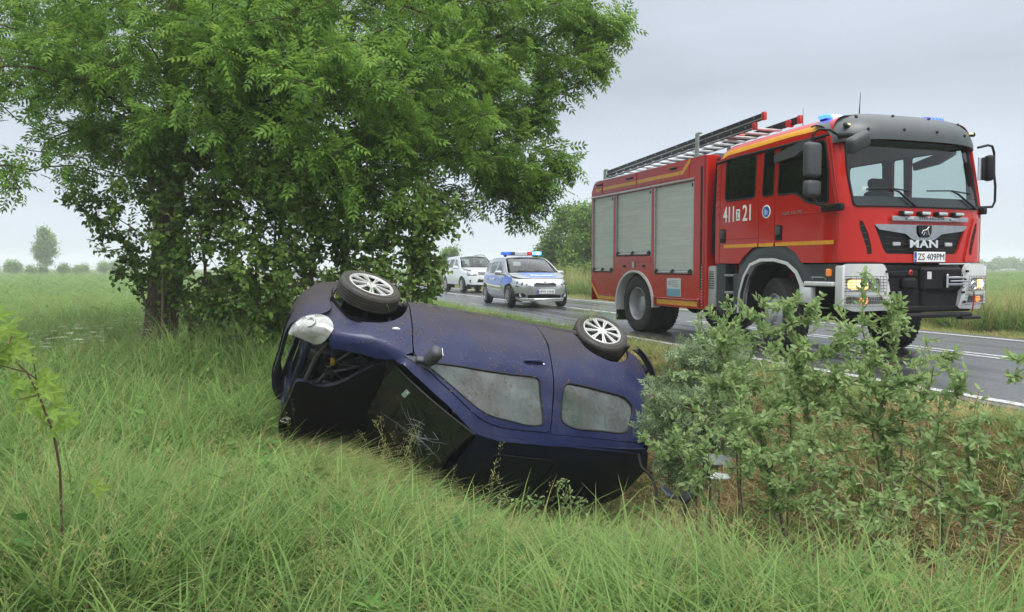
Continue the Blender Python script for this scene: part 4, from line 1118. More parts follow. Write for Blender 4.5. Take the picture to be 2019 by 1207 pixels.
    mb = MB(); mb.tube([(-2.63, sgn * 1.17, 2.69), (-2.2, sgn * 1.18, 2.715), (-1.2, sgn * 1.18, 2.735), (-.42, sgn * 1.175, 2.75), (-.25, sgn * 1.14, 2.765)], .020, 8); mb.build('drip_rail', BLACK, truck)
    # visor over the front side window
    mb = MB(); mb.prism([(-1.22, 2.62), (-.75, 2.72), (-.55, 2.735), (-.55, 2.66), (-.80, 2.56), (-1.20, 2.52)], y + sgn * .01, y + sgn * .07, 'Y'); mb.build('window_deflector', GREYP, truck)
    # fender: dark flared arch, white lip, steps
    fo = [(-2.60, .50), (-2.60, 1.20), (-2.03, 1.20), (-1.93, 1.30), (-1.72, 1.42), (-1.30, 1.43), (-1.02, 1.415), (-.84, 1.325), (-.70, 1.19), (-.14, 1.19), (-.14, .97), (-.62, .95), (-.68, 1.0)]
    fi = [(-.70, .95), (-.80, 1.08), (-.98, 1.19), (-1.22, 1.235), (-1.50, 1.235), (-1.72, 1.17), (-1.86, 1.00), (-1.95, .78), (-1.98, .50)]
    def fl(x, z, sgn=sgn):
        dd = math.hypot(x + 1.32, z - .6); k = sst(.92, .74, dd)
        return Vector((x, sgn * (1.165 + .055 * float(k)) , z))
    panel('front_fender', [(-2.06, .50), (-2.06, 1.20), (-2.03, 1.20)] + fo[3:] + fi, fl, FEND, truck, step=.07, thick=.05, inner=tin)
    mb = MB(); ao = [(-.62, .62), (-.66, .92)] + fi[1:]; 
    vs = []; fs = []
    lipo = [(-.60, .70), (-.63, .93), (-.76, 1.105), (-.95, 1.22), (-1.22, 1.27), (-1.52, 1.27), (-1.75, 1.20), (-1.90, 1.02), (-1.99, .79), (-2.02, .50)]
    lipi = [(-.69, .70), (-.71, .92), (-.80, 1.07), (-.97, 1.18), (-1.22, 1.228), (-1.50, 1.228), (-1.72, 1.165), (-1.862, 1.0), (-1.955, .78), (-1.985, .50)]
    for p, q in zip(lipo, lipi): vs += [(p[0], y + sgn * .035, p[1]), (q[0], y + sgn * .04, q[1]), (q[0], y - sgn * .10, q[1])]
    for i in range(len(lipo) - 1):
        for k in range(2): fs.append((i * 3 + k, i * 3 + k + 1, i * 3 + k + 4, i * 3 + k + 3))
    mb.add(vs, fs); mb.box((-.60, y + sgn * .0, .80), (.20, .09, .20), .01); mb.build('arch_lip', WHITEP, truck, 50)
    one('side_step', WHITEP, truck, 'box', (-.38, y + sgn * .0, .945), (.50, .10, .055), .012)
    pr = lipi; mb = MB(); vs = []; fs = []
    for (x, z) in pr: vs += [(x, y - sgn * .05, z), (x, y - sgn * .75, z)]
    for i in range(len(pr) - 1): fs.append((2 * i, 2 * i + 1, 2 * i + 3, 2 * i + 2))
    mb.add(vs, fs); mb.build('wheel_housing', DARK, truck)
    one('mount_bracket', CHROME, truck, 'tube', [(-.52, y + sgn * -.01, 1.0), (-.50, y + sgn * .025, 1.03), (-.30, y + sgn * .025, 1.03), (-.28, y - sgn * .01, 1.0)], .006, 6)
    one('indicator', emis('indicator_amber', (.75, .22, .02), .35, (.5, .13, .01)), truck, 'box', (-.24, y - sgn * .005, 1.085), (.07, .06, .09), .015)
    # cab access steps behind the wheel
    mb = MB(); mb.box2((-2.60, sgn * 1.18, .50), (-2.38, sgn * 1.0, 1.20), .01); mb.box2((-2.18, sgn * 1.185, .50), (-2.07, sgn * 1.0, 1.06), .01); mb.box2((-2.40, sgn * .92, .5), (-2.1, sgn * .88, 1.2), .005); mb.build('step_well', FEND, truck)
    for z in (1.03, .78, .53): one('cab_step', mat('step_grey', (.30, .31, .31), .5, .4), truck, 'box', (-2.28, sgn * 1.07, z), (.22, .24, .035), .008)
    # mirrors
    X = -.26
    one('mirror_mount', BLACK, truck, 'box', (-.20, sgn * 1.19, 1.87), (.34, .07, .085), .015, seg=2)
    if sgn < 0:
        one('mirror_arm', BLACK, truck, 'tube', [(-.17, sgn * 1.13, 2.72), (-.15, sgn * 1.30, 2.78), (-.20, sgn * 1.42, 2.79), (X, sgn * 1.46, 2.73), (X, sgn * 1.46, 2.0), (X + .05, sgn * 1.42, 1.90), (-.15, sgn * 1.18, 1.87)], .016, 8)
        mh = one('main_mirror', GREYP, truck, 'box', (X + .01, sgn * 1.47, 2.43), (.13, .24, .42), .05, (0, 0, -sgn * .15), seg=3)
        one('mirror_glass', CHROME, mh, 'box', (X - .055, sgn * 1.465, 2.43), (.012, .19, .36), .004, (0, 0, -sgn * .15))
        mh = one('wide_mirror', GREYP, truck, 'box', (X + .01, sgn * 1.47, 2.09), (.13, .23, .20), .045, (0, 0, -sgn * .15), seg=3)
        one('mirror_glass', CHROME, mh, 'box', (X - .055, sgn * 1.465, 2.09), (.012, .18, .15), .004, (0, 0, -sgn * .15))
    else:
        one('mirror_arm', BLACK, truck, 'tube', [(-.10, 1.10, 2.68), (-.05, 1.22, 2.71), (-.05, 1.30, 2.70), (-.06, 1.35, 2.62), (-.06, 1.36, 2.35), (-.06, 1.39, 2.20), (-.06, 1.39, 2.0), (-.07, 1.36, 1.93), (-.12, 1.14, 1.92)], .016, 8)
        mh = one('main_mirror', BLACK, truck, 'box', (-.05, 1.25, 2.42), (.15, .11, .33), .045, (0, 0, -.5), seg=3)
        one('mirror_glass', CHROME, mh, 'box', (-.12, 1.22, 2.42), (.012, .11, .30), .004, (0, 0, -.5))
mb = MB(); mb.tube([(-.16, -1.14, 2.72), (.04, -1.16, 2.70), (.22, -1.18, 2.66)], [.035, .03, .025], 8); mb.build('mirror_arm', BLACK, truck)
mb = MB(); mb.box((.24, -1.24, 2.58), (.13, .33, .20), .06, (.45, .35, .15), 3); mb.build('kerb_mirror', GREYP, truck, 60)
# ---- cab front
def frontx(y, z):
    q = abs(y) / 1.195
    x = 0.07 - .13 * q ** 3.2 - .10 * q ** 14
    if z > 1.88: x -= (z - 1.88) * .23
    return x
def front(y, z): return Vector((frontx(y, z), y, z))
def frontoff(o): return lambda y, z: front(y, z) + Vector((o, 0, 0))
grille = rnd([(-.52 - .06, 1.31), (.52 + .06, 1.31), (.62, 1.36), (.76, 1.655), (-.76, 1.655), (-.62, 1.36)], .03)
fp = [(-1.17, 1.205), (-.78, 1.205), (-.70, 1.205), (.70, 1.205), (.78, 1.205), (1.17, 1.205), (1.185, 1.86), (1.03, 1.875), (-1.03, 1.875), (-1.185, 1.86)]
panel('front_panel', fp, front, REDC, truck, [grille], step=.09, thick=.04, inner=tin)
panel('grille', grille, frontoff(-.03), mat('grille_black', (.007, .007, .008), .35, spec=.25), truck, step=.1, thick=0, inner=tin)
gr = truck.children[-1]
mb = MB()
for z in (1.36, 1.43, 1.50): mb.tube([front(y_, z) + Vector((-.022, 0, 0)) for y_ in np.linspace(-.60, .60, 9)], .008, 5)
mb.build('grille_bars', BLACK, gr)['kind'] = 'stuff'
panel('grille_chrome', rnd([(-.77, 1.665), (.77, 1.665), (.70, 1.60), (.30, 1.555), (.19, 1.49), (.13, 1.475), (-.13, 1.475), (-.19, 1.49), (-.30, 1.555), (-.70, 1.60)], .02), frontoff(.012), mat('dark_chrome', (.36, .37, .38), .22, 1.0), gr, step=.07, thick=.03, inner=tin)
panel('emblem_shield', rnd([(-.11, 1.66), (.11, 1.66), (.105, 1.56), (.06, 1.51), (-.06, 1.51), (-.105, 1.56)], .02), frontoff(.03), BLACK, gr, step=.07, thick=.01, inner=tin)
mb = MB()
def L3(pts, r=.007): mb.tube([front(y_, z_) + Vector((.036, 0, 0)) for y_, z_ in pts], r, 6)
L3([(-.065, 1.555), (-.045, 1.59), (-.03, 1.60), (.0, 1.60), (.035, 1.625), (.05, 1.64), (.065, 1.63)], .007); L3([(-.03, 1.60), (-.01, 1.575), (-.035, 1.54)], .006); L3([(.03, 1.62), (.045, 1.575), (.06, 1.54)], .007); L3([(.0, 1.60), (.02, 1.56), (.02, 1.54)], .006)
mb.build('lion_emblem', CHROME, gr)
lettering('maker_lettering', 'MAN', mat('letter_chrome', (.72, .73, .73), .18, .8), gr, frame((.078, .0, 1.435), (0, 1, 0), (0, 0, 1)), .46, .095, .022, .03, 1.08)
for y_ in (-.43, .43): 
    fb = one('flasher', mat('flasher_grey', (.45, .47, .5), .25, .3), gr, 'box', front(y_, 1.43) + Vector((.0, 0, 0)), (.03, .12, .045), .006)
# registration plate
pl = one('number_plate', mat('plate_white', (.78, .79, .78), .35, var=.03), truck, 'box', (.085, .10, 1.275), (.012, .52, .125), .004)
one('plate_band', mat('plate_blue', (.01, .05, .36), .4), pl, 'box', (.0925, -.14, 1.275), (.003, .036, .118), 0)
PB = mat('plate_black', (.015, .015, .015), .5)
lettering('plate_lettering', 'ZS 409PM', PB, pl, frame((.0925, .118, 1.278), (0, 1, 0), (0, 0, 1)), .44, .078, .003)
lettering('plate_lettering', 'PL', mat('decal_white', (.85, .85, .82), .4), pl, frame((.0945, -.14, 1.25), (0, 1, 0), (0, 0, 1)), .024, .018, .002)
# lamp bar
bar = one('lamp_bar', ALU, truck, 'box', (.095, .09, 1.735), (.025, 1.26, .058), .006)
lettering('bar_lettering', 'STOLARCZYK', BLACK, bar, frame((.1085, .10, 1.742), (0, 1, 0), (0, 0, 1)), .42, .032, .003, .01, 1.35)
for y_ in (-.33, -.04, .24, .52):
    w = one('work_lamp', BLACK, bar, 'box', (.10, y_, 1.80), (.10, .165, .058), .025, seg=3)
    one('lamp_lens', mat('lens_silver', (.7, .72, .72), .1, .7), w, 'box', (.145, y_, 1.80), (.03, .14, .042), .018, seg=2)
for y_ in (-.27, .46):
    one('small_flasher', mat('flasher_grey', (.45, .47, .5), .25, .3), bar, 'box', (.118, y_, 1.735), (.025, .11, .03), .006)
# corner wind deflectors with dark louvres
for sgn in (-1, 1):
    cf = lambda u, z, sgn=sgn: Vector((frontx(sgn * (.72 + u), z) + .022, sgn * (.72 + u), z))
    panel('corner_deflector', rnd([(.0, 1.22), (.455, 1.22), (.463, 1.74), (.40, 1.78), (.20, 1.77), (.12, 1.60)], .03), cf, REDC, truck, [rnd([(.085, 1.31), (.145, 1.30), (.16, 1.38), (.25, 1.62), (.255, 1.71), (.215, 1.70), (.14, 1.55), (.095, 1.40)], .015)], step=.05, thick=.03, inner=tin)
    panel('louvre_opening', rnd([(.085, 1.31), (.145, 1.30), (.16, 1.38), (.25, 1.62), (.255, 1.71), (.215, 1.70), (.14, 1.55), (.095, 1.40)], .015), lambda u, z, cf=cf: cf(u, z) - Vector((.012, 0, 0)), BLACK, truck, step=.08, thick=0, inner=tin)
    mb = MB()
    for z in (1.40, 1.48, 1.56, 1.64): mb.tube([cf(u + (z - 1.3) * .31, z) - Vector((.006, 0, 0)) for u in (.085, .11, .135)], .005, 5)
    mb.build('louvre_bars', GREYP, truck)['kind'] = 'stuff'
    # A pillar
    panel('windscreen_pillar', rnd([(1.035, 1.86), (1.188, 1.86), (1.188, 2.30), (1.185, 2.74), (1.02, 2.74), (1.045, 2.3)], .01), lambda u, z, sgn=sgn: front(sgn * u, z), REDC, truck, step=.07, thick=.03, inner=tin)
    # corner wrap between door and front
    vs = []; fs = []
    zz = np.linspace(1.205, 2.74, 14)
    for z in zz:
        for k in range(7):
            t = k / 6; p0 = side(sgn)(-.128 - .13 * max(0, (z - 1.95) / .79), z); p1 = front(sgn * 1.17, z)
            q = p0.lerp(p1, t) + Vector((.028 * math.sin(PI * t), sgn * .030 * math.sin(PI * t), 0)); vs.append(q)
    for i in range(13):
        for k in range(6): fs.append((i * 7 + k, i * 7 + k + 1, (i + 1) * 7 + k + 1, (i + 1) * 7 + k))
    mb = MB(); mb.add(vs, fs); mb.build('corner_panel', REDC, truck, 60)
# windscreen
wsp = rnd([(-1.03, 1.885), (1.03, 1.885), (1.045, 2.3), (1.01, 2.74), (-1.01, 2.74), (-1.045, 2.3)], .05)
wsg = panel('windscreen', wsp, frontoff(.004), glass('windscreen_glass', (.70, .80, .77), .93), truck, step=.12, thick=0, inner=tin)
mb = MB(); q = dens(wsp, .1); mb.tube([front(*p) + Vector((.006, 0, 0)) for p in q + q[:1]], .016, 6); mb.build('windscreen_seal', BLACK, wsg)
panel('windscreen_border', rnd([(-1.02, 1.89), (1.02, 1.89), (1.03, 2.0), (-1.03, 2.0)], .03), frontoff(-.01), mat('frit_black', (.02, .022, .025), .3), wsg, step=.12, thick=0, inner=tin)
lettering('screen_sticker', 'P', mat('sticker_pale', (.5, .6, .6), .4), wsg, frame(front(-.98 + .09, 2.09) + Vector((.008, 0, 0)), (0, 1, 0), (0, 0, 1)), .02, .04)
one('screen_label', mat('sticker_pale', (.5, .6, .6), .4), wsg, 'box', front(-.86, 2.09) + Vector((.006, 0, 0)), (.003, .10, .05), 0)
for (y0, y1, z1) in ((-.85, -.15, 1.97), (.08, .93, 1.97)):
    mb = MB(); mb.tube([front(y1 - .02, 1.885) + Vector((.035, 0, 0)), front((y1 + y0) / 2 + .1, 2.06) + Vector((.03, 0, .0)), front((y0 + y1) / 2 - .02, 2.10) + Vector((.02, 0, 0))], [.016, .013, .008], 6)
    mb.tube([front(y0, 2.085) + Vector((.018, 0, 0)), front((y0 + y1) / 2, 2.10) + Vector((.022, 0, 0)), front(y1 - .06, 2.075) + Vector((.018, 0, 0))], .009, 6)
    mb.build('wiper', BLACK, truck)
# sun visor / roof front in grey plastic
def visor(y, v):
    """v 0 (lower lip) .. 1 (roof)"""
    q = abs(y) / 1.19; a = v * PI / 2
    return Vector((.02 - .15 * q ** 3 - .13 * q ** 10 - .36 * (1 - math.cos(a)) , y, 2.69 + .36 * math.sin(a) - .05 * q ** 4 - .10 * v * q ** 6))
VG = mat('visor_grey', (.060, .070, .072), .38, var=.1, scale=6)
panel('sun_visor', [(-1.185, 0), (1.185, 0), (1.185, 1), (-1.185, 1)], visor, VG, truck, step=.1, thick=.02, inner=(-1, 0, 2.5))
vz = truck.children[-1]
mb = MB()
for (y_, v_) in ((-.85, .62), (-.30, .66), (.30, .66), (.85, .62), (-.80, .22), (-.27, .22), (.27, .22), (.80, .22)): mb.M = None; c = visor(y_, v_); mb.cyl(c + Vector((-.01, 0, 0)), c + Vector((.012, 0, .008)), .017, 10)
mb.build('visor_bolts', BLACK, vz)['kind'] = 'stuff'
for sgn in (-1, 1):
    p = visor(sgn * 1.02, .38); lm = one('marker_lamp', BLACK, vz, 'box', p + Vector((.005, 0, 0)), (.05, .15, .06), .015, (0, -.5, -sgn * .35))
    one('marker_bulb', emis('marker_warm', (1, .72, .35), 1.2), lm, 'box', p + Vector((.028, 0, .01)), (.02, .06, .025), .006, (0, -.5, -sgn * .35))
# roof skin
panel('cab_roof', [(-2.62, -.84), (-.24, -.84), (-.24, .84), (-2.62, .84)], lambda x, y: Vector((x, y, 3.0 + .03 * (1 - (y / .84) ** 2) - max(0, -x - 1.0) * .035 - max(0, -2.35 - x) ** 2 * 1.3)), REDC, truck, step=.2, thick=0, inner=tin)
panel('roof_front', [(-.52, -1.0), (-.33, -1.0), (-.33, 1.0), (-.52, 1.0)], lambda x, y: Vector((x, y, 3.035 - .06 * (y / 1.0) ** 4)), VG, truck, step=.2, thick=.03, inner=tin)
panel('cab_back', [(-1.17, 1.2), (1.17, 1.2), (1.17, 2.74), (-1.17, 2.74)], lambda y, z: Vector((-2.63, y, z)), REDC, truck, step=.4, thick=.02, inner=tin)
panel('cab_back_trim', [(-1.15, 1.25), (1.15, 1.25), (1.15, 2.72), (-1.15, 2.72)], lambda y, z: Vector((-2.60, y, z)), mat('trim_grey', (.10, .105, .11), .8), truck, step=.4, thick=0, inner=tin)
# blue beacons
BLU = emis('blue_beacon_lit', (.02, .07, 1.0), 6.5, (.02, .04, .5)); BLU2 = emis('blue_beacon_dim', (.03, .07, 1.0), .9, (.02, .04, .4)); BLW = emis('beacon_core', (.25, .5, 1.0), 8)
for (y0, y1, z, lit) in ((-1.08, -.78, 3.01, True), (.58, .88, 3.075, False)):
    mb = MB(); mb.box2((-.58, y0, z - .045), (-.46, y1, z - .02), .01); bc = mb.build('beacon', BLACK, truck)
    mb = MB(); mb.box2((-.60, y0 - .02, z - .02), (-.44, y1 + .02, z + .03), .025, 3); mb.build('beacon_lens', BLU if lit else BLU2, bc, 60)
    if lit: one('beacon_led', BLW, bc, 'box', (-.435, (y0 + y1) / 2, z + .006), (.012, (y1 - y0) * .55, .025), .004)
    else:
        for k in range(5): one('beacon_led', BLU, bc, 'box', (-.435, y0 + .04 + k * .055, z + .006), (.012, .03, .02), .004)
mb = MB(); mb.tube([(-.9, -.12, 3.02), (-.9, -.12, 3.08), (-.9, -.10, 3.46)], [.018, .010, .003], 6); mb.build('aerial', BLACK, truck)
mb = MB(); mb.tube([(-1.2, -.80, 3.0), (-1.2, -.80, 3.28)], [.006, .002], 6); mb.build('aerial', BLACK, truck)
# ---- lower front: white corner bumpers, lamps, winch
AMB = emis('headlamp_warm', (1.0, .55, .16), 1.5, (.6, .5, .35)); AMC = emis('headlamp_core', (1.0, .82, .52), 3.0)
for sgn in (-1, 1):
    def bfn(u, z, sgn=sgn):
        q = max(0, (u - .60) / .62)
        return Vector((.145 - .13 * q ** 2.2 - .16 * q ** 9 - .03 * max(0, .74 - z) / .1, sgn * (u if u < 1.20 else 1.20), z))
    inner_, outer_ = (.54, 1.205)
    h1 = rnd([(.735, .865), (1.145, .865), (1.15, 1.02), (.76, 1.02)], .03); h2 = rnd([(.69, .70), (1.14, .70), (1.145, .80), (.71, .80)], .025)
    bo = rnd([(.56, .66), (.60, .635), (1.08, .62), (1.20, .70), (1.20, 1.05), (1.17, 1.19), (.70, 1.19), (.64, 1.10)], [.02, .03, .1, .08, .05, .04, .04, .05])
    cb = panel('corner_bumper', bo, bfn, WPAINT, truck, [h1, h2], step=.06, thick=.06, inner=tin)
    # side return of the bumper
    mb = MB(); mb.box2((-.13, sgn * 1.20, .68), (.0, sgn * 1.15, 1.17), .02, 2); mb.build('bumper_side', WPAINT, cb)
    hb = panel('headlamp', h1, lambda u, z, bfn=bfn: bfn(u, z) - Vector((.02, 0, 0)), mat('lamp_chrome', (.45, .46, .47), .12, .8), truck, step=.1, thick=0, inner=tin)
    c = bfn(1.0, .943)
    gl_ = panel('lamp_glow', rnd([(.90, .885), (1.125, .885), (1.13, 1.0), (.915, 1.0)], .045), lambda u, z, bfn=bfn: bfn(u, z) - Vector((.008, 0, 0)), AMB, hb, step=.05, thick=.01, inner=tin)
    mb = MB(); mb.M = Matrix.Translation(c + Vector((.0, 0, 0))); mb.lathe([(.001, .010), (.028, .008), (.042, -.004)], 20, 'X'); mb.build('lamp_bulb', AMC, hb)
    mb = MB(); mb.M = Matrix.Translation(bfn(.83, .943) + Vector((-.006, 0, 0))); mb.lathe([(.001, -.01), (.03, .0), (.045, .008), (.05, 0)], 20, 'X'); mb.build('dipped_reflector', CHROME, hb)
    fb = panel('fog_lamp', h2, lambda u, z, bfn=bfn: bfn(u, z) - Vector((.02, 0, 0)), mat('lamp_chrome', (.45, .46, .47), .12, .8), truck, step=.1, thick=0, inner=tin)
    panel('indicator_glow', rnd([(.90, .715), (1.0, .715), (1.0, .785), (.90, .785)], .02), lambda u, z, bfn=bfn: bfn(u, z) - Vector((.01, 0, 0)), emis('indicator_lit', (1.0, .33, .08), 1.6), fb, step=.05, thick=.01, inner=tin)
    mb = MB()
    for u in np.linspace(.72, 1.10, 13): mb.tube([bfn(u, z) + Vector((.0, 0, 0)) for z in (.705, .795)], .0035, 4)
    mb.build('fog_lamp_ribs', GREYP, fb)['kind'] = 'stuff'
    mb = MB()
    for z in np.linspace(.86, 1.04, 6): mb.tube([bfn(u, z) + Vector((.03, 0, 0)) for u in np.linspace(.68, 1.17, 7)], .0028, 4)
    for z in np.linspace(.69, .81, 4): mb.tube([bfn(u, z) + Vector((.03, 0, 0)) for u in np.linspace(.62, 1.17, 7)], .0028, 4)
    for u in np.linspace(.68, 1.17, 11): mb.tube([bfn(u, z) + Vector((.03, 0, 0)) for z in (.86, 1.04)], .0028, 4)
    mb.build('lamp_guard', BLACK, cb)['kind'] = 'stuff'
    for (u, z) in ((.62, 1.0), (.66, 1.10), (.60, .84), (1.18, .97), (1.18, .87), (1.18, .72), (.63, .72)): one('guard_stud', BLACK, cb, 'cyl', bfn(u, z), bfn(u, z) + Vector((.03, 0, 0)), .016, 10)
mb = MB(); mb.box2((-.15, -.62, .62), (.06, .66, 1.18), .02); mb.build('front_crossmember', mat('winch_black', (.008, .008, .009), .5, var=.4, scale=6, spec=.2), truck)
mb = MB(); mb.box2((.0, -.60, 1.04), (.09, -.08, 1.10), .01); mb.box2((.0, -.35, .88), (.13, -.12, 1.02), .03); mb.box2((.0, -.05, .86), (.12, .64, 1.15), .03); mb.box2((.0, -.62, .60), (.10, .82, .68), .02); mb.box2((.02, -.02, .60), (.09, .62, .84), .02); mb.build('winch_housing', mat('winch_black', (.014, .014, .015), .4), truck)
mb = MB()
mb.box((.15, .33, .98), (.03, .035, .17), .008); mb.box((.15, .61, .98), (.03, .035, .17), .008); mb.cyl((.15, .33, 1.02), (.15, .61, 1.02), .018, 10); mb.cyl((.15, .33, .94), (.15, .61, .94), .018, 10); mb.cyl((.17, .36, .98), (.17, .66, .98), .012, 8)
mb.build('winch_fairlead', CHROME, truck)
mb = MB(); mb.lathe([(.045, -.012), (.062, 0), (.045, .012), (.03, 0)], 20, 'X', (.20, .73, .92), True); mb.tube([(.2, .73, .86), (.2, .74, .82)], .014, 8); mb.build('winch_hook', ALU, truck)
one('hook_strap', mat('strap_red', (.30, .02, .02), .6), truck, 'tube', [(.20, .74, .84), (.19, .745, .70), (.18, .74, .60)], [.010, .009, .009], 6)
one('warning_tag', mat('tag_white', (.6, .6, .6), .5), truck, 'box', (.125, -.02 + .08, 1.05), (.004, .07, .09), 0)
one('towing_eye', mat('cap_red', (.45, .03, .03), .4), truck, 'lathe', [(.018, -.01), (.035, 0), (.018, .01)], 16, 'X', (.10, -.22, 1.085))
mb = MB(); mb.box((.08, .25, .56), (.14, 1.1, .06), .02); mb.box((.10, .78, .52), (.10, .34, .04), .012); mb.build('lower_crossbar', BLACK, truck)
for y_ in (-.52, -.42): one('shackle_bolt', ALU, truck, 'cyl', (.12, y_, .78), (.12, y_, .86), .022, 10)
# ---- cab interior
mb = MB(); mb.box2((-.55, -1.1, 1.55), (-.10, 1.1, 1.92), .08, 2); mb.build('dashboard', mat('dash_grey', (.035, .037, .04), .6), truck)
for y_ in (-.55, .60):
    mb = MB(); mb.box((-1.0, y_, 1.55), (.5, .5, .16), .05, None, 2); mb.box((-1.22, y_, 1.90), (.14, .46, .62), .06, (0, -.12, 0), 2); mb.box((-1.26, y_, 2.29), (.12, .30, .20), .05, (0, -.1, 0), 2); mb.build('front_seat', mat('seat_grey', (.05, .05, .055), .9), truck)
mb = MB(); mb.M = Matrix.Translation((-.62, .60, 1.97)) @ Matrix.Rotation(math.radians(-62), 4, 'Y'); mb.lathe([(.21, -.014), (.228, 0), (.21, .014), (.196, 0)], 32, 'X', (0, 0, 0), True); mb.box((0, 0, 0), (.02, .38, .04), .008); mb.box((0, 0, -.1), (.02, .04, .2), .008); mb.build('steering_wheel', BLACK, truck)
mb = MB(); mb.box2((-2.55, -1.1, 1.2), (-.2, 1.1, 1.3), .01); mb.box2((-2.55, -1.1, 1.5), (-2.1, 1.1, 1.7), .04); mb.build('cab_floor', mat('dash_grey', (.035, .037, .04), .6), truck)
mb = MB(); mb.box2((-2.56, -1.1, 2.70), (-.3, 1.1, 2.73), .0); mb.build('headliner', mat('headliner_grey', (.25, .26, .26), .8), truck)
# ================================================================== POLICE CAR AND OFF-ROADER
def simple_car(root, F, paint, p):
    """passenger car from its surfaces; p holds the openings and sizes"""
    inn = (0, 0, .8)
    wf, wr, R = p['wf'], p['wr'], p['R']
    glassm = p['glass']
    for sgn in (-1, 1):
        W = F.wall(sgn)
        af, ar = F.sx(wf), F.sx(wr)
        ra = R + .055
        archf = circ(af, R + .01, ra, 8, 172, 14); archr = circ(ar, R + .01, ra, 8, 172, 14)
        A, B, C_ = p['A'], p['B'], p['C']          # door shut lines
        xs = np.linspace(p['hlx'], F.cowlx, 8)
        top = [(F.sx(x), float(F.hz(x)) - .006) for x in xs]
        low = [(F.sx(wf + ra + .15), .42), (af + ra + .03, .30)] + archf + [(af - ra, F.sill), (A + .006, F.sill), (A + .006, F.belt - .02)] + top[::-1] + [(F.sx(wf + ra + .10), .62)]
        panel('front_fender', low, W, paint, root, step=.08, thick=.03, inner=inn)
        rz = p['rail_line']; pz = p['pillar']
        wa = p['winF']; wb = p['winR']; wc = p['winQ']
        d1 = panel('front_door', [(A - .006, F.sill), (A - .006, F.belt)] + pz + [(B + .006, rz(B)), (B + .006, F.sill)], W, paint, root, [wa], step=.09, thick=.03, inner=inn)
        d2 = panel('rear_door', [(B - .006, F.sill), (B - .006, rz(B)), ((B + C_) / 2, rz((B + C_) / 2)), (C_ + .006, rz(C_)), (C_ + .006, .75), (ar + ra + .04, .40), (ar + ra, F.sill)], W, paint, root, [wb], step=.09, thick=.03, inner=inn)
        xe = p['xend']
        qp = [(C_ - .006, rz(C_))] + [(x, rz(x)) for x in np.linspace(C_ - .2, p['railend'], 4)] + [(F.sx(xe), 1.05), (F.sx(xe - .06), .7), (F.sx(xe), .42), (ar - ra - .02, .32)] + archr[::-1] + [(ar + ra + .03, .40), (C_ - .006, .75)]
        panel('quarter_panel', qp, W, paint, root, [wc] if wc else [], step=.09, thick=.03, inner=inn)
        for w_, par in ((wa, d1), (wb, d2), (wc, root)):
            if w_: panel('side_window', w_, lambda u, z, W=W, sgn=sgn: W(u, z) - Vector((0, sgn * .01, 0)), glassm, par, step=.12, thick=0, inner=inn)
        # rail over the doors down the screen pillar
        up = p['rail_up']; lo = p['rail_lo']
        panel('roof_rail', lo + up[::-1], W, paint, root, step=.08, thick=.02, inner=inn)
        for (xx, par) in ((B + .12, d1), (C_ + .12, d2)):
            one('door_handle', paint, par, 'box', W(xx + .06, F.belt - .12) + Vector((0, sgn * .018, 0)), (.17, .03, .03), .01, seg=2)
        mb = MB(); c = W(A - .17, F.belt + .06) + Vector((0, sgn * .14, .0)); mb.box(c, (.13, .22, .135), .05, (0, 0, sgn * .2), 3); mb.box(c - Vector((0, sgn * .11, .03)), (.08, .12, .04), .01)
        mm = mb.build('side_mirror', p['mirror'], root, 60)
        one('mirror_glass', CHROME, mm, 'box', c + Vector((-.07, 0, 0)), (.008, .17, .10), .003, (0, 0, sgn * .2))
        for (cx, ff) in ((wf, 'front_wheel'), (wr, 'rear_wheel')):
            wheel(root, (cx, sgn * (F.W - p['tw'] / 2 - .025), R), sgn, R, p['tw'], R * .66, p['rim'], name=ff)
            mb = MB(); pr = circ(cx, R + .01, ra + .015, -5, 185, 14); vs = []; fs = []
            for (x, z) in pr: vs += [(x, sgn * (F.W - .06), z), (x, sgn * (F.W - .40), z)]
            for i in range(len(pr) - 1): fs.append((2 * i, 2 * i + 1, 2 * i + 3, 2 * i + 2))
            k = len(vs); mb.add(vs, fs); mb.add([(cx - ra, sgn * (F.W - .38), .15), (cx + ra, sgn * (F.W - .38), .15), (cx + ra, sgn * (F.W - .38), R + ra), (cx - ra, sgn * (F.W - .38), R + ra)], [(0, 1, 2, 3)])
            mb.build('wheel_housing', DARK, root)
    # bonnet, roof, screens, floor
    hx0, hx1 = F.cowlx - .02, p['hoodx']
    def hood(y, x):
        return Vector((x, y, float(F.hz(min(x, F.xf - .01))) + p['hcrown'] * (1 - (y / F.W) ** 2) - .01))
    hw0, hw1 = F.W - .10, p['hoodw']
    ho = [(-hw0, hx0 + .02), (-hw0, (hx0 + hx1) / 2), (-hw1, hx1 - .10), (-hw1 * .55, hx1), (hw1 * .55, hx1), (hw1, hx1 - .10), (hw0, (hx0 + hx1) / 2), (hw0, hx0 + .02), (0, hx0 + .10)]
    hd = panel('bonnet', rnd(ho, .05), hood, paint, root, step=.08, thick=.02, inner=(0, 0, 0))
    T = p['roof']
    rf = panel('roof', rnd([(-T['w'], T['x0']), (-T['w'] * .4, T['x0'] + .08), (T['w'] * .4, T['x0'] + .08), (T['w'], T['x0']), (T['w'], T['x1']), (-T['w'], T['x1'])], .04), lambda y, x: Vector((x, y, T['z'](x) - .04 * (y / T['w']) ** 2 - .03 * (abs(y) / T['w']) ** 6)), paint, root, step=.12, thick=.02, inner=(0, 0, .5))
    WS = ruled(*p['ws'])
    wsn = panel('windscreen', rnd([(-.99, .01), (.99, .01), (.98, .98), (-.98, .98)], .07), WS, p['wsglass'], root, step=.12, thick=0, inner=(0, 0, .5))
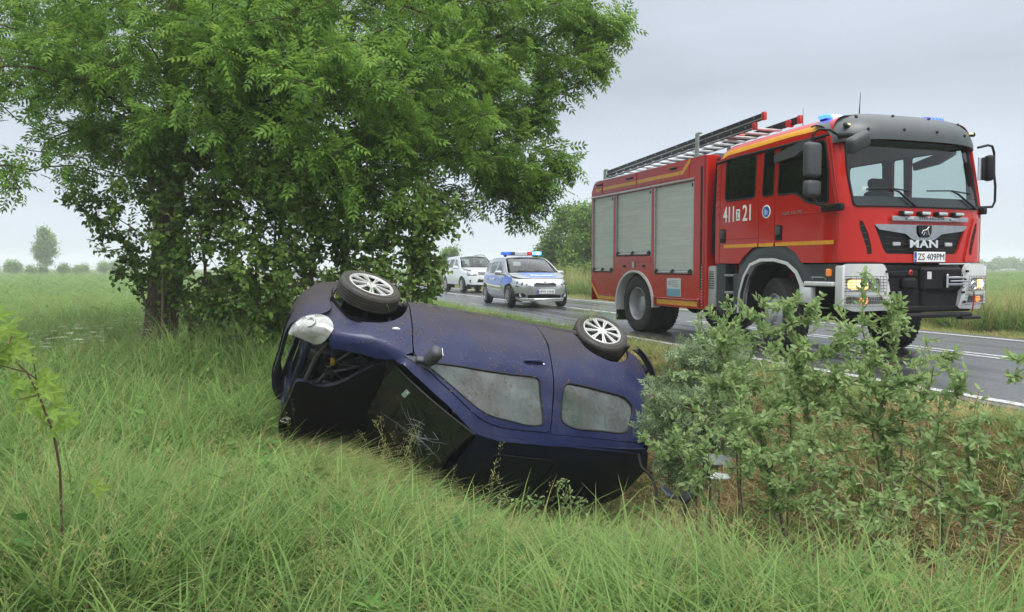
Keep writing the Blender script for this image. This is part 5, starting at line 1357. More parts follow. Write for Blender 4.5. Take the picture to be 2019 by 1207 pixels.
    mb = MB(); q = dens(rnd([(-.985, .01), (.985, .01), (.98, .98), (-.98, .98)], .07), .15); mb.tube([WS(*a) for a in q + q[:1]], .016, 5); mb.build('screen_seal', BLACK, wsn)
    one('screen_base', BLACK, wsn, 'tube', [WS(u, .03) + Vector((.01, 0, .0)) for u in np.linspace(-.95, .95, 9)], .028, 6)
    for a, c in ((-.7, .0), (.0, .62)):
        one('wiper', BLACK, wsn, 'tube', [WS(a, .10) + Vector((.012, 0, .01)), WS((a + c) / 2, .08) + Vector((.014, 0, .012)), WS(c, .045) + Vector((.016, 0, .012))], .010, 5)
    RW = ruled(*p['rw'])
    panel('tailgate', rnd([(-.99, 0), (.99, 0), (.98, 1), (-.98, 1)], .05), RW, paint, root, [rnd([(-.85, .45), (.85, .45), (.8, .92), (-.8, .92)], .06)], step=.15, thick=.02, inner=inn)
    panel('rear_window', rnd([(-.85, .45), (.85, .45), (.8, .92), (-.8, .92)], .06), RW, GLASSC, root, step=.2, thick=0, inner=inn)
    mb = MB(); mb.box2((-1.7, -F.W + .2, F.sill + .02), (1.7, F.W - .2, F.sill + .08), .01); mb.build('floor_pan', DARK, root)
    # front end: bumper with its openings
    def nose(u, z):
        x = u
        if u <= F.smax: return F.wall(-1)(u, z)
        return F.wall(1)(2 * F.smax - u, z)
    def sY(y): return F.sy(y) if y < 0 else 2 * F.smax - F.sy(y)
    vs = []; fs = []; ys = np.linspace(-p['nw'], p['nw'], 19)
    for y in ys:
        q = abs(y) / p['nw']; a = nose(sY(y), p['nz'][0] + (p['nz'][1] - p['nz'][0]) * q ** 2) + Vector((.0, 0, -.02))
        yb = y * min(1, hw1 / p['nw']); xb = hx1 - .02 - .12 * max(0, abs(yb) - hw1 * .5) / (hw1 * .5)
        b_ = hood(yb, xb) - Vector((0, 0, .012))
        for k in range(4): vs.append(a.lerp(b_, k / 3) + Vector((.02, 0, .02)) * math.sin(PI * k / 3))
    for i in range(18):
        for k in range(3): fs.append((i * 4 + k, i * 4 + k + 1, i * 4 + k + 5, i * 4 + k + 4))
    mb = MB(); mb.add(vs, fs); mb.build('nose_panel', paint, root, 60)
    return nose, sY, hd, rf, WS, wsn
def mirror_poly(pl): return [(-y, z) for y, z in pl][::-1]

# ---------- police car
pol = empty('police_car', RT(22.62, 8.44), (0, 0, HEAD - math.radians(4.0)), 'silver police estate car with blue bonnet band and light bar, parked behind the fire engine', 'police car')
PS = mat('police_silver', (.42, .44, .45), .22, .55, var=.05, scale=3, coat=.9)
PBL = mat('police_blue', (.03, .13, .55), .3, coat=.6, var=.08)
FP = Shape(2.27, -2.23, .89, nf=3.4, nr=4.5, sill=.20, belt=.92, rail=1.40, lean=.42, hood0=.72, cowlx=1.18, cowlz=.985, bulge=.045, shoulder=.16, hexp=.8)
rzp = lambda x: 1.375 - .05 * max(0, x - .2) - .02 * max(0, -x - .3) ** 1.5
pp = dict(wf=1.34, wr=-1.31, R=.315, tw=.205, rim='multi', A=.88, B=-.13, C=-1.02, hlx=1.78, hoodx=1.98, hoodw=.62, nw=.60, nz=(.745, .66), hcrown=.035,
          pillar=[(.62, 1.10), (.30, 1.29), (.05, rzp(.05))], rail_line=rzp, railend=-1.85, xend=-2.05,
          winF=rnd([(.74, .965), (-.06, .96), (-.06, 1.325), (.05, 1.325), (.34, 1.22)], .05), winR=rnd([(-.22, .96), (-.95, .98), (-1.0, 1.29), (-.22, 1.325)], .05), winQ=rnd([(-1.10, .99), (-1.65, 1.03), (-1.55, 1.27), (-1.10, 1.29)], .05),
          rail_lo=[(1.14, .95), (.90, .935), (.62, 1.12), (.30, 1.31), (.05, 1.372), (-.8, 1.36), (-1.3, 1.34), (-1.85, 1.30)], rail_up=[(1.20, .98), (.92, 1.10), (.62, 1.27), (.32, 1.40), (.05, 1.445), (-.8, 1.445), (-1.3, 1.42), (-1.85, 1.37)],
          mirror=PS, glass=glass('car_side_glass', (.35, .42, .40), .9), wsglass=glass('car_screen_glass', (.42, .50, .47), .72, .03),
          roof=dict(w=.59, x0=.36, x1=-1.90, z=lambda x: 1.478 - .025 * (x + .6) ** 2), ws=((1.26, .985), (.42, 1.43), .70, .585, .16, .04), rw=((-2.20, .75), (-1.86, 1.40), .66, .58, .10, 0))
nose, sY, hd, rf, WS, wsn = simple_car(pol, FP, PS, pp)
NO = lambda o: (lambda u, z: nose(u, z) + Vector((o, 0, 0)))
def npoly(pts): return [(sY(y), z) for y, z in pts]
gup = npoly(rnd([(-.33, .62), (-.20, .60), (.20, .60), (.33, .62), (.35, .67), (.26, .715), (.08, .70), (-.08, .70), (-.26, .715), (-.35, .67)], .02))
gl_ = npoly(rnd([(-.52, .285), (.52, .285), (.50, .37), (.28, .385), (-.28, .385), (-.50, .37)], .02))
bsmp = [(FP.sx(1.78), .42), (FP.sx(1.70), .26), (FP.sx(1.95), .20), (FP.smax, .19), (2 * FP.smax - FP.sx(1.95), .20), (2 * FP.smax - FP.sx(1.70), .26), (2 * FP.smax - FP.sx(1.78), .42), (2 * FP.smax - FP.sx(1.76), .60)]
bsmp += npoly([(.70, .60), (.50, .615), (.44, .72), (.20, .745), (-.20, .745), (-.44, .72), (-.50, .615), (-.70, .60)]) + [(FP.sx(1.76), .60)]
nb = panel('front_bumper', bsmp, NO(.012), PS, pol, [gup, gl_], step=.05, thick=.03, inner=inn)
panel('grille', gup, NO(-.02), BLACK, pol, step=.08, thick=0, inner=inn)
panel('lower_intake', gl_, NO(-.02), BLACK, pol, step=.08, thick=0, inner=inn)
mb = MB(); q = [nose(*a) + Vector((.016, 0, 0)) for a in gup]; mb.tube(q + q[:1], .007, 5); mb.build('grille_trim', CHROME, nb)
mb = MB(); mb.lathe([(.001, .004), (.05, .003), (.055, 0)], 20, 'X', (0, 0, 0)); ob_ = mb.build('badge', CHROME, hd); ob_.scale = (1, 1, .45); ob_.location = nose(sY(0), .735) + Vector((.03, 0, .005))
for sgn in (-1, 1):
    hlp = npoly([(sgn * .78, .66), (sgn * .62, .60), (sgn * .44, .625), (sgn * .47, .70), (sgn * .64, .80), (sgn * .795, .865), (sgn * .81, .78)])
    LENS = mat('clear_lamp_lens', (.50, .52, .53), .08, .5, var=.15, scale=12, coat=1.0)
    hl = panel('headlight', hlp, NO(.006), LENS, pol, step=.06, thick=.03, inner=inn)
    mb = MB()
    for yy, zz, r_ in ((.52, .655, .035), (.62, .68, .045), (.72, .72, .038)):
        c = nose(sY(sgn * yy), zz) + Vector((.012, 0, 0)); mb.lathe([(r_, .0), (r_ * .8, .008), (r_ * .6, -.003), (.001, -.003)], 16, 'X', c)
    mb.build('lamp_unit', mat('lamp_dark_chrome', (.22, .23, .24), .15, .8), hl)['kind'] = 'stuff'
    fg = npoly(circ(sgn * .66, .36, .11, 0, 360, 18, .065))
    fo_ = panel('fog_lamp_surround', fg, NO(.018), BLACK, pol, step=.05, thick=.01, inner=inn)
    c = nose(sY(sgn * .66), .36) + Vector((.024, 0, 0)); one('fog_lamp', CHROME, fo_, 'lathe', [(.001, .0), (.03, .004), (.05, .006), (.055, -.004)], 18, 'X', c)
one('chin_spoiler', PS, nb, 'tube', [nose(sY(y), .262) + Vector((.02, 0, 0)) for y in np.linspace(-.68, .68, 11)], .016, 6)
pl = one('number_plate', mat('plate_white', (.78, .79, .78), .35), pol, 'box', nose(sY(0), .47) + Vector((.03, 0, 0)), (.012, .52, .115), .004)
c = nose(sY(0), .47) + Vector((.038, 0, 0))
one('plate_band', mat('plate_blue', (.01, .05, .36), .4), pl, 'box', c + Vector((0, -.235, 0)), (.003, .05, .112), 0)
lettering('plate_lettering', 'HPW H345', PB, pl, frame(c + Vector((0, .02, 0)), (0, 1, 0), (0, 0, 1)), .44, .078, .003, .006)
# blue bonnet field and lettering
def hdp(y, x, o=.004): return Vector((x, y, float(FP.hz(min(x, FP.xf - .01))) + .035 * (1 - (y / FP.W) ** 2) - .01 + o))
panel('bonnet_band', [(-.52, 1.26), (.52, 1.26), (.46, 1.84), (.0, 1.88), (-.33, 1.84)], hdp, mat('police_blue_band', (.10, .20, .56), .35, coat=.4, var=.06), pol, step=.1, thick=0, inner=(0, 0, 0))
lettering('bonnet_lettering', 'POLICJA', mat('decal_white', (.85, .85, .82), .4), pol, frame(hdp(.08, 1.70, .012), (0, 1, 0), hdp(0, 1.60) - hdp(0, 1.80)), .66, .16, .006, .03, 1.15)
for sgn in (-1, 1):
    W = FP.wall(sgn)
    Wd = lambda u, z, W=W, sgn=sgn: W(u, z) + Vector((0, sgn * .006, 0))
    panel('side_band', [(FP.sx(1.62), .74), (1.05, .60), (.80, .66), (.90, .86), (1.15, .90), (FP.sx(1.50), .86)], Wd, PBL, pol, step=.1, thick=0, inner=inn)
    panel('side_band', [(.70, .62), (.86, .84), (-.10, .90), (-1.00, .90), (-1.9, .92), (-1.9, .78), (-.9, .66), (-.1, .64)], Wd, PBL, pol, step=.12, thick=0, inner=inn)
    panel('side_stripe', [(.66, .56), (.72, .60), (-.1, .62), (-.9, .635), (-1.8, .75), (-1.8, .72), (-.9, .60), (-.1, .57)], Wd, mat('decal_white', (.85, .85, .82), .4), pol, step=.12, thick=0, inner=inn)
    xd = Vector((1, 0, 0)) if sgn < 0 else Vector((-1, 0, 0))
    lettering('side_lettering', 'POLICJA', mat('decal_white', (.85, .85, .82), .4), pol, frame(Wd(-.35, .77) + Vector((0, sgn * .006, 0)), xd, (0, -sgn * .05, 1)), .62, .11, .004, .03, 1.1)
# roof lettering and light bar
lettering('roof_lettering', 'KA', PBL, rf, frame((.18, .0, 1.452 + .012), (0, 1, 0), (-1, 0, .06)), .42, .22, .004, .02)
lb = empty('light_bar'); lb.parent = pol; lb.location = (-.20, 0, 1.575); lb.scale = (1, 1, .82)
one('bar_base', BLACK, lb, 'box', (0, 0, -.065), (.22, 1.10, .03), .01)
for y_ in (-.50, .50): one('bar_foot', BLACK, lb, 'box', (0, y_, -.10), (.12, .06, .07), .01)
POLB = emis('bar_blue', (.02, .12, .75), .55, (.02, .10, .45)); POLL = emis('bar_blue_lit', (.05, .35, 1.0), 3.5)
one('bar_section', POLB, lb, 'box', (0, -.49, 0), (.27, .26, .12), .03, seg=3)
one('bar_section', mat('bar_smoke', (.03, .04, .07), .2, coat=.6), lb, 'box', (0, -.29, 0), (.26, .13, .115), .01)
sg_ = one('bar_sign', mat('sign_white', (.7, .72, .74), .3), lb, 'box', (0, -.03, 0), (.26, .38, .11), .008)
lettering('bar_lettering', 'POLICJA', PB, sg_, frame((.1325, -.03, 0), (0, 1, 0), (0, 0, 1)), .34, .055, .003, .012, 1.05)
one('bar_section', emis('bar_red', (.6, .02, .03), .35, (.35, .01, .02)), lb, 'box', (0, .25, 0), (.265, .17, .118), .012)
one('bar_section', POLL, lb, 'box', (0, .49, 0), (.27, .28, .12), .03, seg=3)
one('bar_flash', emis('bar_core', (.35, .85, 1.0), 9), lb, 'box', (.137, .50, .01), (.012, .12, .07), .01)
# seats
for y_ in (-.38, .38):
    mb = MB(); mb.box((-.15, y_, .85), (.16, .5, .62), .06, (0, -.15, 0), 2); mb.box((-.22, y_, 1.24), (.1, .26, .17), .04, None, 2); mb.box((.1, y_, .55), (.5, .5, .16), .05); mb.build('front_seat', mat('seat_grey', (.05, .05, .055), .9), pol)
mb = MB(); mb.box2((.75, -.72, .6), (1.2, .72, .95), .08, 2); mb.build('dashboard', BLACK, pol)
mb = MB(); mb.box2((-1.2, -.7, .3), (-1.0, .7, 1.2), .08, 2); mb.build('rear_seat', mat('seat_grey', (.05, .05, .055), .9), pol)

# ---------- white off-roader
suv = empty('offroad_car', RT(35.75, 10.72), (0, 0, HEAD + math.radians(1.0)), 'white off-road car with a lit headlamp, half hidden behind the police car', 'car')
SW = mat('suv_white', (.70, .74, .74), .22, coat=.9, var=.04, scale=2)
FS = Shape(2.18, -2.12, .905, nf=4.2, nr=6, sill=.36, belt=1.08, rail=1.60, lean=.30, hood0=.98, cowlx=1.05, cowlz=1.13, bulge=.03, shoulder=.14, hexp=.8)
rzs = lambda x: 1.575 - .03 * max(0, -x - .8)
ps = dict(wf=1.32, wr=-1.32, R=.345, tw=.225, rim='five', A=.88, B=-.10, C=-.98, hlx=1.86, hoodx=2.04, hoodw=.70, nw=.66, nz=(.985, .97), hcrown=.05,
          pillar=[(.74, 1.22), (.48, 1.42), (.22, rzs(.2))], rail_line=rzs, railend=-1.90, xend=-2.02,
          winF=rnd([(.74, 1.13), (-.04, 1.12), (-.04, 1.52), (.18, 1.52), (.46, 1.35)], .05), winR=rnd([(-.17, 1.12), (-.92, 1.12), (-.92, 1.52), (-.17, 1.52)], .05), winQ=rnd([(-1.06, 1.13), (-1.78, 1.15), (-1.74, 1.48), (-1.06, 1.51)], .05),
          rail_lo=[(1.04, 1.09), (.90, 1.09), (.74, 1.24), (.48, 1.44), (.22, 1.572), (-.8, 1.572), (-1.3, 1.56), (-1.90, 1.53)], rail_up=[(1.08, 1.13), (.95, 1.22), (.74, 1.38), (.48, 1.55), (.25, 1.645), (-.8, 1.645), (-1.3, 1.635), (-1.90, 1.60)],
          mirror=SW, glass=glass('car_side_glass2', (.35, .42, .40), .85), wsglass=glass('car_screen_glass2', (.40, .48, .45), .68, .03),
          roof=dict(w=.66, x0=.42, x1=-1.95, z=lambda x: 1.695 - .018 * (x + .6) ** 2), ws=((1.14, 1.13), (.48, 1.64), .72, .64, .13, .04), rw=((-2.14, .75), (-1.95, 1.62), .72, .64, .06, 0))
nose, sY, hd, rf, WS, wsn = simple_car(suv, FS, SW, ps)
def npoly(pts): return [(sY(y), z) for y, z in pts]
NO = lambda o: (lambda u, z: nose(u, z) + Vector((o, 0, 0)))
gr_ = npoly(rnd([(-.34, .80), (.34, .80), (.38, .95), (-.38, .95)], .03)); it_ = npoly(rnd([(-.40, .47), (.40, .47), (.36, .62), (-.36, .62)], .03))
bb = [(FS.sx(1.80), .55), (FS.sx(1.76), .42), (FS.sx(1.95), .37), (FS.smax, .36), (2 * FS.smax - FS.sx(1.95), .37), (2 * FS.smax - FS.sx(1.76), .42), (2 * FS.smax - FS.sx(1.80), .55), (2 * FS.smax - FS.sx(1.82), .76)] + npoly([(.70, .77), (.42, .77), (.40, .985), (-.40, .985), (-.42, .77), (-.70, .77)]) + [(FS.sx(1.82), .76)]
nb = panel('front_bumper', bb, NO(.02), SW, suv, [gr_, it_], step=.06, thick=.04, inner=inn)
g2 = panel('grille', gr_, NO(-.01), BLACK, suv, step=.1, thick=0, inner=inn)
mb = MB()
for z in (.84, .88, .92): mb.tube([nose(sY(y), z) + Vector((.005, 0, 0)) for y in (-.34, 0, .34)], .006, 5)
mb.build('grille_bars', ALU, g2)['kind'] = 'stuff'
panel('lower_intake', it_, NO(-.01), BLACK, suv, step=.1, thick=0, inner=inn)
one('number_plate', mat('plate_white', (.78, .79, .78), .35), suv, 'box', nose(sY(0), .66) + Vector((.04, 0, 0)), (.012, .52, .115), .004)
for sgn in (-1, 1):
    hl = panel('headlight', npoly([(sgn * .42, .79), (sgn * .72, .80), (sgn * .80, .86), (sgn * .80, .99), (sgn * .62, .985), (sgn * .44, .96)]), NO(.015), LENS, suv, step=.08, thick=.03, inner=inn)
    if sgn < 0: one('lit_bulb', emis('suv_lamp', (1.0, .72, .35), 4.0), hl, 'lathe', [(.001, .02), (.04, .015), (.06, 0)], 18, 'X', nose(sY(sgn * .62), .895) + Vector((.03, 0, 0)))
    one('fog_lamp', BLACK, suv, 'lathe', [(.001, -.01), (.04, -.01), (.055, .006), (.065, 0)], 18, 'X', nose(sY(sgn * .66), .53) + Vector((.03, 0, 0)))
    mb = MB(); mb.tube([(.25, sgn * .62, 1.655), (.15, sgn * .62, 1.71), (-.5, sgn * .62, 1.745), (-1.6, sgn * .62, 1.70), (-1.75, sgn * .62, 1.63)], .016, 6); mb.build('roof_bar', GREYP, suv)
for y_ in (-.38, .38):
    mb = MB(); mb.box((-.10, y_, 1.0), (.16, .5, .62), .06, (0, -.15, 0), 2); mb.box((-.17, y_, 1.38), (.1, .26, .17), .04, None, 2); mb.build('front_seat', mat('seat_grey', (.05, .05, .055), .9), suv)
mb = MB(); mb.box2((.70, -.75, .8), (1.08, .75, 1.10), .08, 2); mb.build('dashboard', BLACK, suv)
# ================================================================== VEGETATION HELPERS
def rot_to(dirs, roll):
    """rotation matrices whose x axis follows dirs (n,3), rolled about it"""
    d = dirs / np.maximum(np.linalg.norm(dirs, axis=1, keepdims=True), 1e-9)
    up = np.tile(np.array([0, 0, 1.0]), (len(d), 1)); up[np.abs(d[:, 2]) > .95] = [1, 0, 0]
    y = np.cross(up, d); y /= np.linalg.norm(y, axis=1, keepdims=True); z = np.cross(d, y)
    c, s = np.cos(roll)[:, None], np.sin(roll)[:, None]
    y2 = y * c + z * s; z2 = z * c - y * s
    return np.stack([d, y2, z2], axis=2)      # columns
def scatter(tmplV, tmplF, pos, R, scale, tint=None, bend=None):
    """copies of a small template (leaf) as one vertex/face array"""
    n = len(pos); m = len(tmplV)
    V = np.einsum('nij,mj->nmi', R, tmplV) * scale[:, None, None] + pos[:, None, :]
    F = (tmplF[None] + (np.arange(n) * m)[:, None, None]).reshape(-1, tmplF.shape[1])
    t = np.repeat(tint if tint is not None else rng.random(n), m)
    return V.reshape(-1, 3), F, t
def leaf_tmpl(shape='oval', L=1.0, W=.45, fold=.12):
    """folded leaf along +x; quads"""
    if shape == 'oval':   xs = [0, .3, .7, 1.0]; ws = [.02, .85, .75, .02]
    elif shape == 'heart': xs = [0, .12, .45, 1.0]; ws = [.30, .95, .80, .02]
    elif shape == 'lance': xs = [0, .35, .7, 1.0]; ws = [.02, 1.0, .6, .02]
    V = []
    for x, w in zip(xs, ws):
        V += [(x * L, -w * W / 2, fold * w * W - .10 * x * x * L), (x * L, 0, -.10 * x * x * L), (x * L, w * W / 2, fold * w * W - .10 * x * x * L)]
    F = []
    for i in range(3): F += [(3 * i, 3 * i + 1, 3 * i + 4, 3 * i + 3), (3 * i + 1, 3 * i + 2, 3 * i + 5, 3 * i + 4)]
    return np.array(V, float), np.array(F)
def compound_leaf(pairs=4, L=1.0, lw=.13, ll=.36):
    """ash leaf: opposite leaflets along a drooping rachis, one at the tip; each a folded diamond of two quads... as quads"""
    V = []; F = []
    def leaflet(b, d, up, l, w):
        k = len(V); s = np.cross(up, d); s /= np.linalg.norm(s)
        V.extend([b, b + d * l * .45 + s * w / 2 + up * w * .12, b + d * l * .5 - up * l * .03, b + d * l * .45 - s * w / 2 + up * w * .12, b + d * l - up * l * .16])
        F.extend([(k, k + 1, k + 4, k + 2), (k, k + 2, k + 4, k + 3)])
    for i in range(pairs):
        t = .28 + .62 * i / (pairs - 1); b = np.array([t * L, 0, -.22 * t * t * L])
        for sg in (-1, 1):
            d = np.array([.55, sg * .80, -.20]); d /= np.linalg.norm(d)
            leaflet(b, d, np.array([0, 0, 1.0]), ll * L * (1 - .25 * abs(t - .55)), lw * L)
    leaflet(np.array([.92 * L, 0, -.19 * L]), np.array([.95, 0, -.3]), np.array([0.0, 0, 1.0]), ll * L, lw * L)
    return np.array(V, float), np.array(F)
def join_VF(parts):
    V = []; F = []; T = []; o = 0
    for v, f, t in parts: V.append(v); F.append(f + o); T.append(t); o += len(v)
    return np.concatenate(V), np.concatenate(F), np.concatenate(T)
def grow(roots, targets, jit=.12, seglen=.35, r0=.01, exp=2.3, w=.25, seed=1, sag=0.0, angle_pen=.5):
    """greedy branching: nodes are joined to the nearest reachable node, long links are broken and bent; returns nodes, parent, radius"""
    rg = np.random.default_rng(seed)
    P = [np.array(p, float) for p in roots]; par = [-1] + list(range(len(roots) - 1)); D = [0.0]
    for i in range(1, len(P)): D.append(D[-1] + np.linalg.norm(P[i] - P[i - 1]))
    base = P[-1]
    tg = sorted(targets, key=lambda p: np.linalg.norm(np.array(p) - base))
    A = np.zeros((len(tg) * 14 + len(P) + 10, 3)); Dd = np.zeros(len(A)); n = len(P)
    A[:n] = P; Dd[:n] = D; first = max(1, int(len(P) * .25))
    tips = []
    for t in tg:
        t = np.array(t, float)
        v = t - A[:n]; dist = np.linalg.norm(v, axis=1)
        cost = dist * (1 + angle_pen * np.clip(-v[:, 2] / (dist + 1e-6), 0, 1)) + w * Dd[:n]
        cost[:first] += 50
        j = int(np.argmin(cost))
        d = dist[j]; k = max(1, int(d / seglen)); a = A[j].copy(); prev = j
        bendv = rg.normal(0, jit * d * .5, 3)
        for q in range(1, k + 1):
            u = q / k
            p = a * (1 - u) + t * u + bendv * math.sin(PI * u) * .7 + (rg.normal(0, jit * seglen * .5, 3) if q < k else 0)
            p = p + np.array([0, 0, -sag * math.sin(PI * u) * d])
            if n >= len(A): break
            A[n] = p; Dd[n] = Dd[prev] + np.linalg.norm(p - A[prev]); par.append(prev); prev = n; n += 1
        tips.append(prev)
    A = A[:n]; rad = np.zeros(n); 
    acc = np.zeros(n)
    for i in range(n - 1, -1, -1):
        if acc[i] == 0: acc[i] = r0 ** exp
        if par[i] >= 0: acc[par[i]] += acc[i]
    rad = acc ** (1 / exp)
    return A, np.array(par), rad, tips
def skeleton_mesh(A, par, rad, sides=6, minr=0.0, rmax=None, flare=None):
    """tapered tubes along the branches"""
    kids = {}
    for i, p in enumerate(par):
        if p >= 0: kids.setdefault(int(p), []).append(i)
    V = []; F = []
    done = np.zeros(len(A), bool)
    def chain(start, frm):
        ch = [frm, start] if frm >= 0 else [start]
        cur = start
        while cur in kids:
            k = max(kids[cur], key=lambda q: rad[q]); ch.append(k)
            for o in kids[cur]:
                if o != k: stack.append((o, cur))
            cur = k
        return ch
    stack = [(0, -1)]
    while stack:
        s, f = stack.pop(); ch = chain(s, f)
        if len(ch) < 2: continue
        if rad[ch[1]] < minr: continue
        pts = A[ch]; rs = rad[ch].copy()
        if f >= 0: rs[0] = min(rs[0], rs[1] * 1.25)
        if rmax: rs = np.minimum(rs, rmax)
        ns = sides if rs[1] > .02 else 4
        if rs[1] > .12: ns = 14
        b = len(V); up = np.array([.3, .2, 1.0])
        for i in range(len(pts)):
            t = pts[min(i + 1, len(pts) - 1)] - pts[max(i - 1, 0)]; t = t / (np.linalg.norm(t) + 1e-9)
            a = np.cross(t, up); la = np.linalg.norm(a)
            if la < 1e-3: a = np.cross(t, [1, 0, 0]); la = np.linalg.norm(a)
            a /= la; c = np.cross(a, t); up = c
            for k in range(ns):
                q = 2 * PI * k / ns; rr_ = rs[i]
                if ns == 14: rr_ *= 1 + .07 * math.sin(3 * q + pts[i][2] * 1.3) + .04 * math.sin(7 * q)
                V.append(pts[i] + (a * math.cos(q) + c * math.sin(q)) * rr_)
        for i in range(len(pts) - 1):
            for k in range(ns):
                k2 = (k + 1) % ns; F.append((b + i * ns + k, b + i * ns + k2, b + (i + 1) * ns + k2, b + (i + 1) * ns + k))
    return np.array(V), np.array(F)
def from_px(px, py, Y):
    """a point of the place seen in that direction of the photograph, Y metres in front of the lens"""
    return np.array([(px - 1009.5) / 1550 * Y, Y, EYE + (527 - py) / 1550 * Y])
def blob_pts(c, r, n, rg, sy=1.0, shell=.0):
    v = rg.normal(size=(n, 3)); v /= np.linalg.norm(v, axis=1, keepdims=True)
    k = rg.random(n) ** (1 / 3); k = shell + (1 - shell) * k
    return c + v * k[:, None] * np.array([r, r * sy, r * .8])
BARK, n, l, b = new_mat('tree_bark')
v = coords(n, l, (6, 6, 1.2))
bn = noise(n, l, v, 3.5, 8, .7, .6)
l.new(mixc(n, l, maprange(n, l, bn, .35, .65), (.045, .033, .024), (.17, .125, .088)), b.inputs['Base Color']); setp(b, rough=.95, spec=.1)
bump(n, l, b, bn, .9, .03)
TWIG = mat('twig_bark', (.13, .092, .058), .8, var=.3)
REDTWIG = mat('reddish_twig', (.11, .05, .032), .7, var=.3)
ASH_LEAF = foliage('ash_leaf', (.050, .125, .018), (.180, .320, .055), .42, .36, .6)
POP_LEAF = foliage('poplar_leaf', (.048, .110, .016), (.200, .310, .070), .32, .30, .8)
WIL_LEAF = foliage('willow_leaf', (.150, .240, .085), (.320, .430, .190), .45, .5, 2.0)
MUG_LEAF = foliage('mugwort_leaf', (.160, .235, .120), (.310, .400, .225), .25, .6, 2.5)
MAP_LEAF = foliage('maple_leaf', (.120, .210, .030), (.240, .350, .075), .42, .45, 2.0)
FAR_LEAF = foliage('distant_leaf', (.070, .150, .026), (.200, .330, .070), .25, .6, .25)

# ================================================================== THE ASH TREE
rg = np.random.default_rng(42)
TB = np.array([-5.85, 13.0, 0]); TB[2] = gz(*TB[:2]) - .15
trunk = [TB, TB + [0.02, 0, .5], TB + [.08, 0, 1.2], TB + [.12, .05, 2.0], TB + [.16, .1, 2.8], TB + [.24, .1, 3.6], TB + [.32, .15, 4.6], TB + [.30, .2, 5.8], TB + [.5, .2, 7.2]]
lobes = [(300, 60, 12.6, 2.3, 90), (560, 60, 11.6, 1.8, 80), (780, 60, 12.6, 1.7, 70), (960, 60, 13.2, 1.35, 48), (1090, 60, 13.6, .85, 26), (1175, 62, 13.7, .45, 10), (1215, 60, 13.7, .26, 5),
         (1110, 150, 13.4, .62, 16), (1165, 125, 13.5, .32, 6), (850, 190, 11.8, 1.3, 50), (1000, 200, 12.9, .95, 28), (1060, 255, 13.2, .52, 10),
         (930, 290, 12.3, 1.0, 30), (1030, 330, 12.9, .72, 22), (1085, 330, 13.0, .42, 9), (1010, 388, 12.7, .45, 10), (900, 385, 12.4, .40, 6), (1070, 375, 12.9, .32, 7),
         (620, 200, 10.6, 1.5, 60), (700, 320, 11.0, 1.25, 40), (480, 300, 11.4, 1.3, 36), (420, 160, 11.0, 1.4, 46), (200, 150, 12.0, 1.5, 30), (60, 110, 11.6, 1.25, 17),
         (90, 230, 11.2, .95, 8), (20, 330, 10.8, .45, 5), (190, 340, 12.4, 1.0, 12), (-120, 80, 12, 1.6, 14), (-100, 250, 11.5, 1.0, 6), (300, 260, 14.5, 1.6, 14), (640, 120, 15.2, 2.4, 50), (1000, 120, 15.6, 1.3, 18), (200, 60, 15.2, 2.2, 16)]
tg = []; cl_r = []
for px, py, Y, r, k in lobes:
    tg += list(blob_pts(from_px(px, py, Y), r, int(k * 1.18), rg))
for c, r, k in ((TB + [0.5, 0, 8.0], 3.0, 70), (TB + [-3, .5, 6.8], 2.2, 36), (TB + [3.5, 0, 7.0], 2.3, 44), (TB + [6, .3, 6.3], 1.3, 16)):
    tg += list(blob_pts(c, r, k, rg))
A, par, rad, tips = grow(trunk, tg, jit=.30, seglen=.32, r0=.0085, exp=2.45, w=.20, seed=3, sag=.05)
rad[:9] = [.335, .275, .25, .235, .22, .205, .19, .17, .14]
ash = empty('ash_tree', tuple(TB), label='large spreading ash tree with dark ridged trunk standing in the meadow grass', cat='tree')
V, Fc = skeleton_mesh(A, par, rad)
np_mesh('trunk', V - TB, Fc, BARK, ash, smooth=True)
kids_ = set(int(p) for p in par)
tipn = np.array(tips)
# leaf sprays: whorls of drooping compound leaves around the ends and along the last segments
LP = []; LD = []
for t in tipn:
    q = A[t]; p_ = A[par[t]]; dv = q - p_; dv /= np.linalg.norm(dv) + 1e-9
    k = rg.integers(12, 20)
    for i in range(k):
        s = rg.random() ** .6
        base = p_ * (1 - s) + q * s + rg.normal(0, .06, 3)
        a = rg.normal(0, 1, 3); a -= dv * a.dot(dv); a /= np.linalg.norm(a) + 1e-9
        d = dv * rg.uniform(.1, 1.0) + a * rg.uniform(.5, 1.1) + np.array([0, 0, -.18])
        LP.append(base); LD.append(d)
    pp_ = par[par[t]] if par[par[t]] >= 0 else par[t]
    for i in range(rg.integers(3, 7)):
        s = rg.random(); base = A[pp_] * (1 - s) + p_ * s + rg.normal(0, .05, 3)
        LP.append(base); LD.append(rg.normal(0, 1, 3) * [1, 1, .5] + dv * .5)
LP = np.array(LP); LD = np.array(LD)
cv, cf = compound_leaf(4)
tint = rg.random(len(LP))
V, Fc, T = scatter(cv, cf, LP, rot_to(LD, rg.normal(0, .5, len(LP))), rg.uniform(.20, .33, len(LP)), tint)
np_mesh('crown', V - TB, Fc, ASH_LEAF, ash, {'tint': T})
print('ash leaves', len(LP), 'tris', len(Fc) * 2)

